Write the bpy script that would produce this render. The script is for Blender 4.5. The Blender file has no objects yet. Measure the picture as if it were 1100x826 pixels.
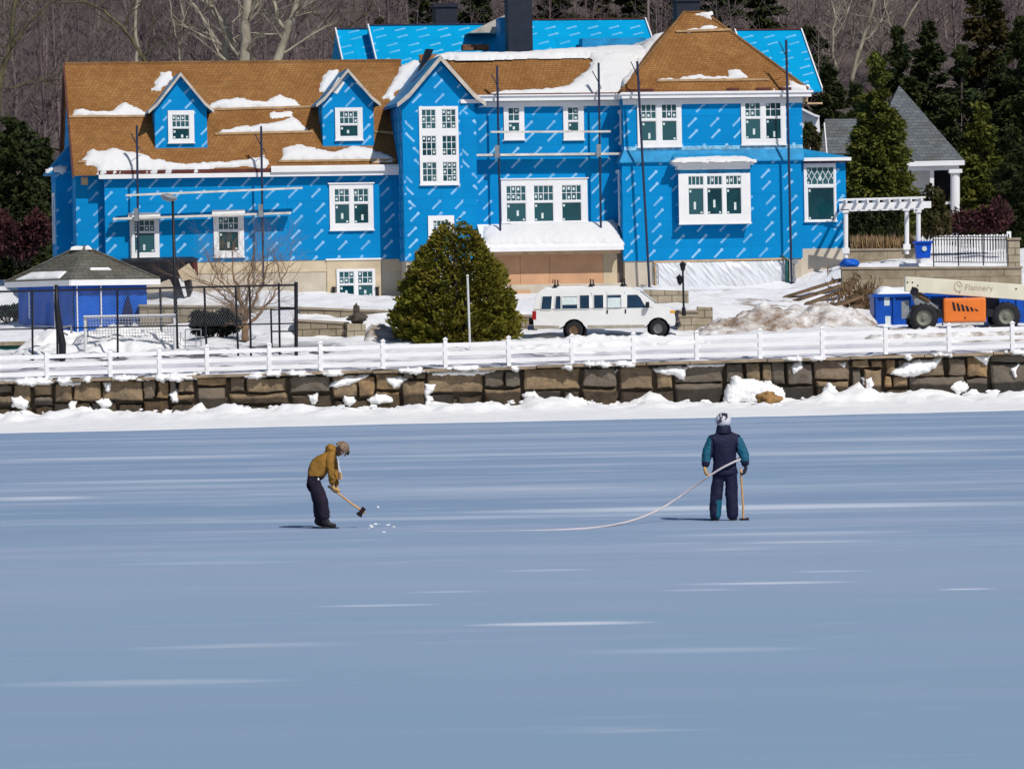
import bpy, bmesh, math, random
import numpy as np
from mathutils import Vector, Matrix, noise as mnoise

random.seed(7); RNG = np.random.default_rng(11)
SC = bpy.context.scene
COL = SC.collection
# ------------------------------------------------------------------ camera frame
F = 4960.0; CAM_H = 3.5; ROLL = 0.019; PITCH = math.atan(66.5 / F)
_f0 = Vector((0, math.cos(PITCH), -math.sin(PITCH))); _u0 = Vector((0, math.sin(PITCH), math.cos(PITCH))); _x0 = Vector((1, 0, 0))
FWD = _f0; UP = _u0 * math.cos(ROLL) + _x0 * math.sin(ROLL); RIGHT = _x0 * math.cos(ROLL) - _u0 * math.sin(ROLL)
CAM = Vector((0, 0, CAM_H))
def ray(px, py):
    return FWD + RIGHT * ((px - 550) / F) + UP * ((413 - py) / F)
def P(px, py, Y):
    """world point seen at photo pixel (px, py), Y metres from the camera"""
    d = ray(px, py); return CAM + d * (Y / d.y)
# ------------------------------------------------------------------ mesh helpers
def link(o, parent=None):
    COL.objects.link(o)
    if parent is not None: o.parent = parent
    return o
def tag(o, label=None, cat=None, group=None, kind=None):
    if label: o['label'] = label
    if cat: o['category'] = cat
    if group: o['group'] = group
    if kind: o['kind'] = kind
    return o
def thing(name, label, cat, loc=(0, 0, 0), rz=0.0, group=None):
    o = bpy.data.objects.new(name, None); o.location = loc; o.rotation_euler = (0, 0, rz); o.empty_display_size = .2
    link(o); return tag(o, label, cat, group)
class MB:
    def __init__(s): s.v = []; s.f = []; s.m = []
    def add(s, vs, fs, mi=0):
        n = len(s.v); s.v += [tuple(v) for v in vs]; s.f += [tuple(i + n for i in f) for f in fs]; s.m += [mi] * len(fs); return s
    def box(s, a, b, mi=0):
        (x0, y0, z0), (x1, y1, z1) = a, b
        x0, x1 = min(x0, x1), max(x0, x1); y0, y1 = min(y0, y1), max(y0, y1); z0, z1 = min(z0, z1), max(z0, z1)
        return s.add([(x0, y0, z0), (x1, y0, z0), (x1, y1, z0), (x0, y1, z0), (x0, y0, z1), (x1, y0, z1), (x1, y1, z1), (x0, y1, z1)],
                     [(0, 3, 2, 1), (4, 5, 6, 7), (0, 1, 5, 4), (1, 2, 6, 5), (2, 3, 7, 6), (3, 0, 4, 7)], mi)
    def prism(s, poly, d, mi=0):
        """closed polygon (3D points) swept by vector d"""
        n = len(poly); d = Vector(d); vs = [Vector(p) for p in poly] + [Vector(p) + d for p in poly]
        return s.add(vs, [tuple(range(n - 1, -1, -1)), tuple(range(n, 2 * n))] + [(i, (i + 1) % n, n + (i + 1) % n, n + i) for i in range(n)], mi)
    def tube(s, pts, rad, n=8, mi=0, cap=True):
        pts = [Vector(p) for p in pts]
        if not hasattr(rad, '__len__'): rad = [rad] * len(pts)
        vs = []; fs = []; a = None
        for i, p in enumerate(pts):
            t = (pts[min(i + 1, len(pts) - 1)] - pts[max(i - 1, 0)]).normalized()
            if a is None:
                a = t.orthogonal().normalized()
            else:
                a = (a - t * a.dot(t)).normalized()
            b = t.cross(a)
            for k in range(n):
                w = 2 * math.pi * k / n; vs.append(p + (a * math.cos(w) + b * math.sin(w)) * rad[i])
        for i in range(len(pts) - 1):
            for k in range(n):
                fs.append((i * n + k, i * n + (k + 1) % n, (i + 1) * n + (k + 1) % n, (i + 1) * n + k))
        if cap:
            fs.append(tuple(range(n - 1, -1, -1))); fs.append(tuple((len(pts) - 1) * n + k for k in range(n)))
        return s.add(vs, fs, mi)
    def bar(s, a, b, w, h, mi=0):
        """rectangular bar from a to b; w across (horizontal), h the other way"""
        a = Vector(a); b = Vector(b); t = (b - a).normalized(); up = Vector((0, 0, 1))
        if abs(t.z) > .95: up = Vector((0, 1, 0))
        x = t.cross(up).normalized(); y = x.cross(t)
        vs = []
        for p in (a, b):
            for sx, sy in ((-1, -1), (1, -1), (1, 1), (-1, 1)): vs.append(p + x * (sx * w / 2) + y * (sy * h / 2))
        return s.add(vs, [(3, 2, 1, 0), (4, 5, 6, 7), (0, 1, 5, 4), (1, 2, 6, 5), (2, 3, 7, 6), (3, 0, 4, 7)], mi)
    def lathe(s, prof, c=(0, 0, 0), n=20, axis='z', mi=0):
        """prof: list of (radius, height) turned about an axis through c"""
        vs = []; fs = []; c = Vector(c)
        for r, h in prof:
            for k in range(n):
                w = 2 * math.pi * k / n; u, v = r * math.cos(w), r * math.sin(w)
                vs.append(c + (Vector((u, v, h)) if axis == 'z' else Vector((u, h, v)) if axis == 'y' else Vector((h, u, v))))
        for i in range(len(prof) - 1):
            for k in range(n): fs.append((i * n + k, i * n + (k + 1) % n, (i + 1) * n + (k + 1) % n, (i + 1) * n + k))
        return s.add(vs, fs, mi)
    def build(s, name, mats, parent=None, smooth=False, bevel=0, loc=None):
        me = bpy.data.meshes.new(name); me.from_pydata(s.v, [], s.f)
        mats = mats if isinstance(mats, (list, tuple)) else [mats]
        for m in mats: me.materials.append(m)
        me.polygons.foreach_set('material_index', s.m)
        bm = bmesh.new(); bm.from_mesh(me); bmesh.ops.recalc_face_normals(bm, faces=bm.faces[:])
        if bevel:
            bmesh.ops.remove_doubles(bm, verts=bm.verts[:], dist=1e-5)
            bmesh.ops.bevel(bm, geom=[e for e in bm.edges if len(e.link_faces) == 2 and e.calc_face_angle(0) > .5], offset=bevel, segments=2, profile=.6, affect='EDGES', clamp_overlap=True)
        bm.to_mesh(me); bm.free()
        if smooth: me.polygons.foreach_set('use_smooth', [True] * len(me.polygons))
        o = bpy.data.objects.new(name, me); link(o, parent)
        if loc is not None: o.location = loc
        return o
def np_mesh(name, V, Q, mats, parent=None, smooth=False, mi=None):
    me = bpy.data.meshes.new(name); V = np.asarray(V, np.float32); Q = np.asarray(Q, np.int32)
    me.vertices.add(len(V)); me.vertices.foreach_set('co', V.ravel())
    k = Q.shape[1]; me.loops.add(Q.size); me.loops.foreach_set('vertex_index', Q.ravel())
    me.polygons.add(len(Q)); me.polygons.foreach_set('loop_start', np.arange(0, Q.size, k, dtype=np.int32))
    for m in (mats if isinstance(mats, (list, tuple)) else [mats]): me.materials.append(m)
    if mi is not None: me.polygons.foreach_set('material_index', np.asarray(mi, np.int32))
    if smooth: me.polygons.foreach_set('use_smooth', np.ones(len(Q), bool))
    me.update(calc_edges=True); me.validate()
    o = bpy.data.objects.new(name, me); return link(o, parent)
def segs(name, p0, p1, r0, r1, mat, parent=None, n=3):
    """many tapered twigs at once"""
    p0, p1 = np.asarray(p0, float), np.asarray(p1, float); r0, r1 = np.asarray(r0, float), np.asarray(r1, float)
    t = p1 - p0; t /= np.linalg.norm(t, axis=1, keepdims=True) + 1e-9
    ref = np.where(np.abs(t[:, 2:3]) > .9, np.array([[1., 0, 0]]), np.array([[0., 0, 1]]))
    a = np.cross(t, ref); a /= np.linalg.norm(a, axis=1, keepdims=True) + 1e-9; b = np.cross(t, a)
    N = len(p0); V = np.zeros((N, 2 * n, 3))
    for k in range(n):
        w = 2 * math.pi * k / n; d = a * math.cos(w) + b * math.sin(w)
        V[:, k] = p0 + d * r0[:, None]; V[:, n + k] = p1 + d * r1[:, None]
    base = (np.arange(N) * 2 * n)[:, None]
    Q = np.concatenate([base + np.array([[k, (k + 1) % n, n + (k + 1) % n, n + k]]) for k in range(n)], 0)
    return np_mesh(name, V.reshape(-1, 3), Q, mat, parent)
def cards(name, C, D, L, W, mat, parent=None):
    """foliage sprays: thin folded diamonds at C pointing along D"""
    N = len(C); D = D / (np.linalg.norm(D, axis=1, keepdims=True) + 1e-9)
    R = RNG.normal(size=(N, 3)); A = np.cross(D, R); A /= np.linalg.norm(A, axis=1, keepdims=True) + 1e-9
    L = np.broadcast_to(L, (N,))[:, None] * RNG.uniform(.6, 1.4, (N, 1)); W = np.broadcast_to(W, (N,))[:, None] * RNG.uniform(.6, 1.4, (N, 1))
    V = np.stack([C - D * L * .5, C + A * W * .5 - D * L * .1, C + D * L * .5, C - A * W * .5 + D * L * .05], 1)
    Q = (np.arange(N) * 4)[:, None] + np.array([[0, 1, 2, 3]])
    return np_mesh(name, V.reshape(-1, 3), Q, mat, parent)
def vnoise(x, y, seed=0):
    x = np.asarray(x, float); y = np.asarray(y, float)
    xi = np.floor(x); yi = np.floor(y); xf = x - xi; yf = y - yi
    def h(a, b):
        s = np.sin(a * 127.1 + b * 311.7 + seed * 74.7) * 43758.5453; return s - np.floor(s)
    u = xf * xf * (3 - 2 * xf); v = yf * yf * (3 - 2 * yf)
    return (h(xi, yi) * (1 - u) + h(xi + 1, yi) * u) * (1 - v) + (h(xi, yi + 1) * (1 - u) + h(xi + 1, yi + 1) * u) * v
def fbm(x, y, seed=0, o=4):
    s = 0; a = .5
    for i in range(o): s = s + a * vnoise(x * 2 ** i, y * 2 ** i, seed + i); a *= .5
    return s
def poly_sdf(pts, x, y):
    n = len(pts); d = np.full(x.shape, 1e9); ins = np.zeros(x.shape, bool)
    for i in range(n):
        ax, ay = pts[i]; bx_, by_ = pts[(i + 1) % n]; ex, ey = bx_ - ax, by_ - ay; wx, wy = x - ax, y - ay; h = np.clip((wx * ex + wy * ey) / (ex * ex + ey * ey + 1e-12), 0, 1)
        d = np.minimum(d, np.hypot(wx - ex * h, wy - ey * h)); c = ((ay > y) != (by_ > y)) & (x < (bx_ - ax) * (y - ay) / (by_ - ay + 1e-12) + ax); ins ^= c
    return np.where(ins, d, -d)
def rough_blob(mb, c, r, seed=0, sub=2, amt=.3, mi=0, squash=None):
    bm = bmesh.new(); bmesh.ops.create_icosphere(bm, subdivisions=sub, radius=1)
    r = Vector(r) if hasattr(r, '__len__') else Vector((r, r, r)); vs = []
    for v in bm.verts:
        k = 1 + amt * mnoise.noise(v.co * 1.6 + Vector((seed * 3.1, seed * 1.7, seed * .9))) + amt * .5 * mnoise.noise(v.co * 4 + Vector((seed, 0, seed)))
        vs.append(Vector(c) + Vector((v.co.x * r.x, v.co.y * r.y, v.co.z * r.z)) * k)
    mb.add(vs, [tuple(v.index for v in f.verts) for f in bm.faces], mi); bm.free()
# ------------------------------------------------------------------ materials
class NT:
    def __init__(s, name):
        s.mat = bpy.data.materials.new(name); s.mat.use_nodes = True; s.t = s.mat.node_tree; s.n = s.t.nodes
        s.b = s.n['Principled BSDF']
    def new(s, ty, **kw):
        n = s.n.new(ty)
        for k, v in kw.items(): setattr(n, k, v)
        return n
    def l(s, a, b): s.t.links.new(a, b)
    def setv(s, sock, v):
        if isinstance(v, bpy.types.NodeSocket): s.l(v, sock)
        else: sock.default_value = v
    def m(s, op, a, b=0.0, c=0.0):
        n = s.new('ShaderNodeMath', operation=op); s.setv(n.inputs[0], a); s.setv(n.inputs[1], b)
        if op in ('MULTIPLY_ADD', 'WRAP', 'COMPARE'): s.setv(n.inputs[2], c)
        return n.outputs[0]
    def mix(s, fac, a, b, blend='MIX'):
        n = s.new('ShaderNodeMix', data_type='RGBA', blend_type=blend); s.setv(n.inputs[0], fac)
        s.setv(n.inputs[6], (*a, 1) if isinstance(a, tuple) and len(a) == 3 else a); s.setv(n.inputs[7], (*b, 1) if isinstance(b, tuple) and len(b) == 3 else b)
        return n.outputs[2]
    def obj(s, scale=(1, 1, 1), coord='Object', rot=(0, 0, 0)):
        tc = s.new('ShaderNodeTexCoord'); mp = s.new('ShaderNodeMapping'); mp.inputs['Scale'].default_value = scale; mp.inputs['Rotation'].default_value = rot
        s.l(tc.outputs[coord], mp.inputs[0]); return mp.outputs[0]
    def noise(s, scale, vec=None, detail=4, rough=.55):
        n = s.new('ShaderNodeTexNoise'); n.inputs['Scale'].default_value = scale; n.inputs['Detail'].default_value = detail; n.inputs['Roughness'].default_value = rough
        s.l(vec if vec is not None else s.obj(), n.inputs['Vector']); return n.outputs['Fac']
    def ramp(s, fac, a, b):
        n = s.new('ShaderNodeMapRange'); n.inputs[1].default_value = a; n.inputs[2].default_value = b; s.l(fac, n.inputs[0]); return n.outputs[0]
    def bump(s, h, strength=.3, dist=.05):
        n = s.new('ShaderNodeBump'); n.inputs['Strength'].default_value = strength; n.inputs['Distance'].default_value = dist
        s.l(h, n.inputs['Height']); s.l(n.outputs[0], s.b.inputs['Normal'])
    def out(s, col, rough=.6, spec=.3, metal=0):
        s.setv(s.b.inputs['Base Color'], (*col, 1) if isinstance(col, tuple) and len(col) == 3 else col)
        s.setv(s.b.inputs['Roughness'], rough); s.b.inputs['Specular IOR Level'].default_value = spec; s.b.inputs['Metallic'].default_value = metal
        return s.mat
def plain(name, c, rough=.6, var=.25, scale=3.0, spec=.3, metal=0, bump=0):
    t = NT(name); f = t.noise(scale, detail=5); d = tuple(x * (1 - var) for x in c); e = tuple(min(1, x * (1 + var * .6)) for x in c)
    col = t.mix(t.ramp(f, .3, .7), d, e)
    if bump: t.bump(t.noise(scale * 4), bump, .03)
    return t.out(col, rough, spec, metal)
M = {}
def wrap_mat(name, base, mark, flip=False, zscale=1.0, roof=False, amount=1.0):
    """blue weather barrier printed with diagonal white marks"""
    t = NT(name); tc = t.new('ShaderNodeTexCoord'); sp = t.new('ShaderNodeSeparateXYZ'); t.l(tc.outputs['Object'], sp.inputs[0])
    x, y, z = sp.outputs
    if roof: u = x; w0 = t.m('MULTIPLY', z, zscale)
    else: u = t.m('ADD', x, y); w0 = z
    per = 1.18
    st = t.m('FLOOR', t.m('DIVIDE', w0, per)); w = t.m('SUBTRACT', w0, t.m('MULTIPLY', st, per))
    rnd = t.new('ShaderNodeTexWhiteNoise', noise_dimensions='1D'); t.l(st, rnd.inputs['W'])
    row = t.m('GREATER_THAN', w, per * .5); cen = t.m('MULTIPLY_ADD', row, .53, .31)
    uu = t.m('ADD', t.m('ADD', t.m('MULTIPLY', u, .97), rnd.outputs[0]), t.m('MULTIPLY', row, .04))
    dx = t.m('SUBTRACT', t.m('FRACT', uu), .5); dz = t.m('SUBTRACT', w, cen)
    if flip: dx = t.m('MULTIPLY', dx, -1.0)
    c, s_ = (.70, .714) if not roof else (.93, .36)
    a = t.m('ADD', t.m('MULTIPLY', dx, c), t.m('MULTIPLY', dz, s_)); b = t.m('SUBTRACT', t.m('MULTIPLY', dz, c), t.m('MULTIPLY', dx, s_))
    bar = t.m('MULTIPLY', t.m('LESS_THAN', t.m('ABSOLUTE', a), .25), t.m('LESS_THAN', t.m('ABSOLUTE', b), .044))
    # letters: the bar is broken into strokes
    let = t.m('GREATER_THAN', t.m('SINE', t.m('MULTIPLY', a, 95.0)), -.55)
    bar = t.m('MULTIPLY', bar, t.m('MULTIPLY_ADD', let, .35, .5))
    a2 = t.m('SUBTRACT', a, .235); dot = t.m('LESS_THAN', t.m('ADD', t.m('MULTIPLY', a2, a2), t.m('MULTIPLY', b, b)), .0046)
    mk = t.m('MULTIPLY', t.m('MAXIMUM', bar, t.m('MULTIPLY', dot, .8)), t.m('MULTIPLY_ADD', t.ramp(t.noise(.9, detail=3), .38, .62), amount * .38, amount * .48))
    seam = t.m('LESS_THAN', t.m('ABSOLUTE', t.m('SUBTRACT', w, 1.15)), .012)
    nz = t.ramp(t.noise(.5, detail=5), .3, .7)
    col = t.mix(nz, tuple(k * .88 for k in base), tuple(k * 1.08 for k in base))
    rn2 = t.new('ShaderNodeTexWhiteNoise', noise_dimensions='2D'); cb2 = t.new('ShaderNodeCombineXYZ'); t.l(st, cb2.inputs[0]); t.l(t.m('FLOOR', t.m('MULTIPLY', u, .21)), cb2.inputs[1]); t.l(cb2.outputs[0], rn2.inputs['Vector'])
    col = t.mix(t.m('MULTIPLY', rn2.outputs['Value'], .28), col, tuple(k * .72 for k in base))      # sheets differ a little
    vs2 = t.m('LESS_THAN', t.m('FRACT', t.m('MULTIPLY', u, .21)), .006); seam = t.m('MAXIMUM', seam, vs2)
    col = t.mix(t.m('MULTIPLY', seam, .45), col, tuple(k * .55 for k in base))
    col = t.mix(mk, col, mark)
    t.bump(t.noise(1.6, detail=6), .3, .07)
    return t.out(col, .6, .08)
BLUE = (.0, .225, .545)
M['wrap'] = wrap_mat('house_wrap', BLUE, (.42, .66, .88))
M['wrap_flip'] = wrap_mat('house_wrap_turned', BLUE, (.42, .66, .88), flip=True)
M['wrap_roof'] = wrap_mat('roof_underlay', (.0, .31, .62), (.36, .62, .78), roof=True, zscale=1.5, amount=.7)
M['wrap_plain'] = plain('blue_membrane', (.01, .24, .50), .5, .3, 2.5, bump=.3)
M['tarp'] = plain('blue_tarp', (.0, .09, .47), .5, .25, 1.2, bump=.4)
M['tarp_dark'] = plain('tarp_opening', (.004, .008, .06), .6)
def shingle_mat(name, c1, c2, mortar, w, h, zs):
    t = NT(name); tc = t.new('ShaderNodeTexCoord'); sp = t.new('ShaderNodeSeparateXYZ'); t.l(tc.outputs['Object'], sp.inputs[0])
    cb = t.new('ShaderNodeCombineXYZ'); t.l(t.m('ADD', sp.outputs[0], t.m('MULTIPLY', sp.outputs[1], .3)), cb.inputs[0]); t.l(t.m('MULTIPLY', sp.outputs[2], zs), cb.inputs[1])
    br = t.new('ShaderNodeTexBrick'); t.l(cb.outputs[0], br.inputs['Vector'])
    br.inputs['Color1'].default_value = (*c1, 1); br.inputs['Color2'].default_value = (*c2, 1); br.inputs['Mortar'].default_value = (*mortar, 1)
    br.inputs['Scale'].default_value = 1; br.inputs['Brick Width'].default_value = w; br.inputs['Row Height'].default_value = h
    br.inputs['Mortar Size'].default_value = .013; br.inputs['Bias'].default_value = -.1
    n = t.ramp(t.noise(.55, detail=6, rough=.7), .35, .68); n2 = t.ramp(t.noise(1.5, t.obj((1, 1, 2.6)), detail=6, rough=.7), .54, .68)
    col = t.mix(n, br.outputs['Color'], t.mix(1.0, br.outputs['Color'], (.72, .62, .5), 'MULTIPLY'))
    col = t.mix(t.m('MULTIPLY', n2, .55), col, tuple(k * .38 for k in c1))
    t.bump(br.outputs['Fac'], -.35, .03)
    return t.out(col, .8, .2)
M['cedar'] = shingle_mat('cedar_shingles', (.33, .165, .055), (.25, .118, .037), (.155, .075, .026), .19, .14, 1.4)
M['cedar_c'] = shingle_mat('cedar_shingles_weathered', (.31, .17, .07), (.23, .12, .045), (.15, .08, .03), .19, .14, 1.6)
M['slate'] = shingle_mat('grey_shingles', (.15, .17, .19), (.10, .115, .135), (.045, .05, .06), .4, .22, 1.3)
M['greenslate'] = shingle_mat('grey_green_shingles', (.135, .135, .12), (.10, .10, .09), (.05, .05, .04), .5, .26, 1.9)
M['white'] = plain('white_paint', (.74, .74, .755), .45, .05, 1.5)
M['vinyl'] = plain('white_vinyl', (.84, .84, .87), .4, .04, 2)
M['glass'] = plain('window_glass', (.003, .040, .056), .12, .55, .8, spec=.22)
t = NT('window_glass'); g_ = t.new('ShaderNodeNewGeometry'); M['glass'] = t.out(t.mix(t.ramp(t.m('FRACT', t.m('MULTIPLY', g_.outputs['Random Per Island'], 5.1)), .2, 1.0), t.mix(t.ramp(t.noise(1.4, detail=3), .4, .65), (.002, .030, .045), (.006, .055, .07)), (.028, .095, .115)), .12, .22)  # random pane tints; lighter ones carry reflection brightness in the base colour
M['sticker'] = plain('white_sticker', (.6, .68, .68), .5, .15, 6)
M['muntin'] = plain('white_sash', (.74, .77, .80), .45, .05)
M['concrete'] = plain('concrete', (.50, .44, .36), .85, .16, 1.3, bump=.2)
M['concrete_tan'] = plain('insulation_board', (.56, .46, .32), .85, .2, 1.0, bump=.2)
M['ply'] = plain('plywood', (.55, .32, .19), .75, .18, .9)
M['wood'] = plain('raw_lumber', (.52, .36, .22), .75, .25, 2)
M['wood_dark'] = plain('old_boards', (.15, .095, .055), .85, .6, 2)
M['flash'] = plain('red_drip_edge', (.10, .022, .018), .6, .4, 2)
M['chim'] = plain('dark_slate_chimney', (.012, .016, .032), .55, .35, 3)
M['black'] = plain('black_metal', (.010, .010, .016), .5, .3, 4)
M['darkblue'] = plain('navy_metal', (.02, .03, .07), .5, .3, 4)
M['alu'] = plain('aluminium_plank', (.60, .58, .54), .45, .3, 2.5)
M['grey'] = plain('grey_steel', (.22, .24, .26), .45, .25, 3)
M['rubber'] = plain('tyre_rubber', (.014, .014, .018), .8, .3, 5)
M['poly'] = plain('plastic_sheet', (.62, .64, .68), .25, .12, 1.3, spec=.5)
def snow_mat(name, dirt=0.0, tone=1.0):
    t = NT(name); n = t.ramp(t.noise(.35, detail=6), .3, .7); col = t.mix(n, tuple(k * tone for k in (.80, .80, .82)), tuple(k * tone for k in (.87, .87, .875)))
    if dirt:
        g = t.ramp(t.noise(.9, detail=8, rough=.7), .5 - .12 * dirt, .62); col = t.mix(t.m('MULTIPLY', g, min(1, dirt)), col, (.22, .15, .10))
    t.bump(t.noise(2.5, detail=8, rough=.65), .5, .12)
    return t.out(col, .7, .25)
M['snow'] = snow_mat('snow', tone=.97); M['roof_snow'] = snow_mat('dimmed_roof_snow', tone=.78); M['snow_dirty'] = snow_mat('dirty_snow', .85)  # roof snow colour dimmed against the stronger sun on tilted slopes
def bark(name, a, b, sc=6): 
    t = NT(name); n = t.ramp(t.noise(sc, t.obj((1, 1, .35)), detail=5), .35, .65); t.bump(t.noise(sc * 2), .5, .03); return t.out(t.mix(n, a, b), .85, .15)
M['pale_bark'] = bark('pale_bark', (.42, .38, .30), (.20, .17, .13), 2.2)
M['dark_bark'] = bark('dark_bark', (.055, .045, .04), (.10, .085, .07))
M['tan_bark'] = bark('tan_bark', (.30, .19, .11), (.17, .11, .07))
M['mossy_bark'] = bark('mossy_bark', (.13, .12, .06), (.055, .045, .035))
def leaf_mat(name, a, b, c, scale=.9):
    t = NT(name); g = t.new('ShaderNodeNewGeometry'); n = t.ramp(t.noise(scale, detail=3), .35, .65)
    col = t.mix(g.outputs['Random Per Island'], a, b); col = t.mix(t.m('MULTIPLY', n, .7), col, c)
    return t.out(col, .75, .12)
M['yew'] = leaf_mat('yew_needles', (.130, .128, .014), (.075, .086, .009), (.155, .118, .018), 1.3)
M['conifer'] = leaf_mat('conifer_needles', (.085, .098, .016), (.038, .055, .010), (.11, .105, .018), .8)
M['conifer_dark'] = leaf_mat('dark_needles', (.026, .040, .013), (.011, .020, .009), (.044, .050, .014), .8)
M['conifer_brown'] = leaf_mat('brown_green_needles', (.035, .035, .010), (.02, .024, .008), (.065, .042, .015), .5)
M['shrub_dark'] = leaf_mat('dark_shrub_leaves', (.010, .018, .018), (.006, .011, .012), (.018, .026, .02), 1.5)
M['shrub_red'] = leaf_mat('red_twigs', (.06, .022, .024), (.035, .014, .018), (.08, .03, .03), .9)
M['shrub_olive'] = leaf_mat('olive_leaves', (.05, .055, .015), (.03, .036, .012), (.09, .06, .03), 1.2)
def ice_mat():
    t = NT('lake_ice'); v = t.obj((1, 1, 1))
    # wind-drawn drifts of dry snow over blue ice: long across the view
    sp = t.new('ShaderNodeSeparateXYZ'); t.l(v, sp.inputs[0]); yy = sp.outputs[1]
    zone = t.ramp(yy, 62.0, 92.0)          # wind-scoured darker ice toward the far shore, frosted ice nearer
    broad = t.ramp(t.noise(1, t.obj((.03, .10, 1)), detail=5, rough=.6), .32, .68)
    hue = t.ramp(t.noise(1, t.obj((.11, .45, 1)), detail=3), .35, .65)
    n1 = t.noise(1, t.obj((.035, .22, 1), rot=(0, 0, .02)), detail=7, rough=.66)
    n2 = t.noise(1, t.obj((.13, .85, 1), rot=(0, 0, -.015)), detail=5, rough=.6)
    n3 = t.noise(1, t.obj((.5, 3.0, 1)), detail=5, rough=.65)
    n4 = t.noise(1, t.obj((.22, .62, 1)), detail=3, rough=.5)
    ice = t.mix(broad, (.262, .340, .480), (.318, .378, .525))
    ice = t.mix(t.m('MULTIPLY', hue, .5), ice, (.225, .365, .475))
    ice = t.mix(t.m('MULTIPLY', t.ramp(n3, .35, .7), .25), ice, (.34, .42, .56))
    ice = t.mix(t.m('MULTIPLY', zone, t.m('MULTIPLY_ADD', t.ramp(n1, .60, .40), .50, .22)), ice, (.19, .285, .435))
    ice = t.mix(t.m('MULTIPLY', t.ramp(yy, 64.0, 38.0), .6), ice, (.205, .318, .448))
    band = t.m('MULTIPLY', t.ramp(n1, .50, .66), t.m('MULTIPLY_ADD', t.ramp(n3, .40, .60), .5, .5))
    thin = t.m('MULTIPLY', t.ramp(n2, .56, .68), t.ramp(n3, .36, .56))
    s = t.m('MULTIPLY', t.m('MAXIMUM', t.m('MULTIPLY', band, .75), thin), t.m('MULTIPLY_ADD', zone, .70, .12))
    col = t.mix(t.m('MULTIPLY', s, .85), ice, (.50, .55, .67))
    wisp = t.m('MULTIPLY', t.ramp(n4, .64, .74), t.m('MULTIPLY_ADD', t.ramp(n3, .38, .6), .3, .12))   # small drifts of dry snow
    col = t.mix(wisp, col, (.58, .63, .72))
    # individual drifts of dry snow lying on the ice: (left, right, row) as seen, width in metres, strength
    acc = None
    for l_, r_, py, wd, st in ((470, 1130, 549, 1.5, .85), (-40, 340, 494, 1.6, .6), (-30, 430, 519, 1.2, .5), (690, 1010, 575, .7, .45), (490, 715, 671, .40, .85), (715, 940, 627.5, .30, .85), (705, 800, 634, .22, .6), (1003, 1075, 633, .2, .8), (770, 955, 583, .45, .5), (845, 945, 614, .25, .55), (330, 480, 651, .26, .6), (-30, 110, 536, 1.3, .7), (580, 1150, 490, 2.4, .45), (840, 1140, 473, 3.0, .35), (290, 770, 491, 1.6, .4), (-30, 330, 735, .5, .3), (530, 645, 613, .3, .45), (430, 530, 636, .25, .4), (-30, 1130, 562, 1.0, .35), (100, 360, 606, .6, .25), (600, 900, 700, .5, .22), (380, 720, 527, 1.2, .4)):
        a_ = ray(l_, py + (550 - l_) * 0); b_ = ray(r_, py - (r_ - l_) * .012); A_ = CAM + a_ * (CAM_H / -a_.z); B_ = CAM + b_ * (CAM_H / -b_.z); cx, cy = (A_.x + B_.x) / 2, (A_.y + B_.y) / 2; hw = abs(B_.x - A_.x) / 2; sl_ = (B_.y - A_.y) / max(.1, B_.x - A_.x)
        ex = t.m('MULTIPLY', t.m('SUBTRACT', sp.outputs[0], cx), 1 / hw); ey = t.m('MULTIPLY', t.m('SUBTRACT', t.m('SUBTRACT', yy, cy), t.m('MULTIPLY', t.m('SUBTRACT', sp.outputs[0], cx), sl_ * .3)), 1 / wd)
        e = t.m('SUBTRACT', 1.0, t.m('ADD', t.m('MULTIPLY', ex, ex), t.m('MULTIPLY', ey, ey))); e = t.m('MULTIPLY', t.m('MAXIMUM', e, 0.0), st * 1.3); acc = e if acc is None else t.m('MAXIMUM', acc, e)
    acc = t.m('MULTIPLY', acc, t.m('MULTIPLY_ADD', t.ramp(n3, .34, .58), .6, .4))
    col = t.mix(t.m('MINIMUM', acc, .95), col, (.60, .65, .75))
    t.bump(n3, .06, .02)
    return t.out(col, .6, .10)
M['ice'] = ice_mat()
def stone_mat():
    t = NT('seawall_stone'); g = t.new('ShaderNodeNewGeometry'); tc = t.new('ShaderNodeTexCoord'); sp = t.new('ShaderNodeSeparateXYZ'); t.l(tc.outputs['Object'], sp.inputs[0])
    r = g.outputs['Random Per Island']
    rr_ = t.m('FRACT', t.m('MULTIPLY', r, 7.3)); c = t.mix(t.ramp(rr_, .55, .75), t.mix(r, (.36, .225, .11), (.27, .20, .125)), (.155, .135, .115)); c2 = t.mix(t.ramp(t.noise(2.5, detail=8, rough=.7), .35, .7), c, (.11, .085, .06))
    z = t.m('ADD', sp.outputs[2], t.m('MULTIPLY', t.noise(.9), .30))
    wet = t.ramp(z, 1.02, .93)                        # tide stain: the lower stones are darker
    col = t.mix(wet, c2, t.mix(1.0, c2, (.27, .28, .30), 'MULTIPLY'))
    t.bump(t.noise(5, detail=8, rough=.7), .8, .06); return t.out(col, .85, .2)
M['stone'] = stone_mat()
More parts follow.
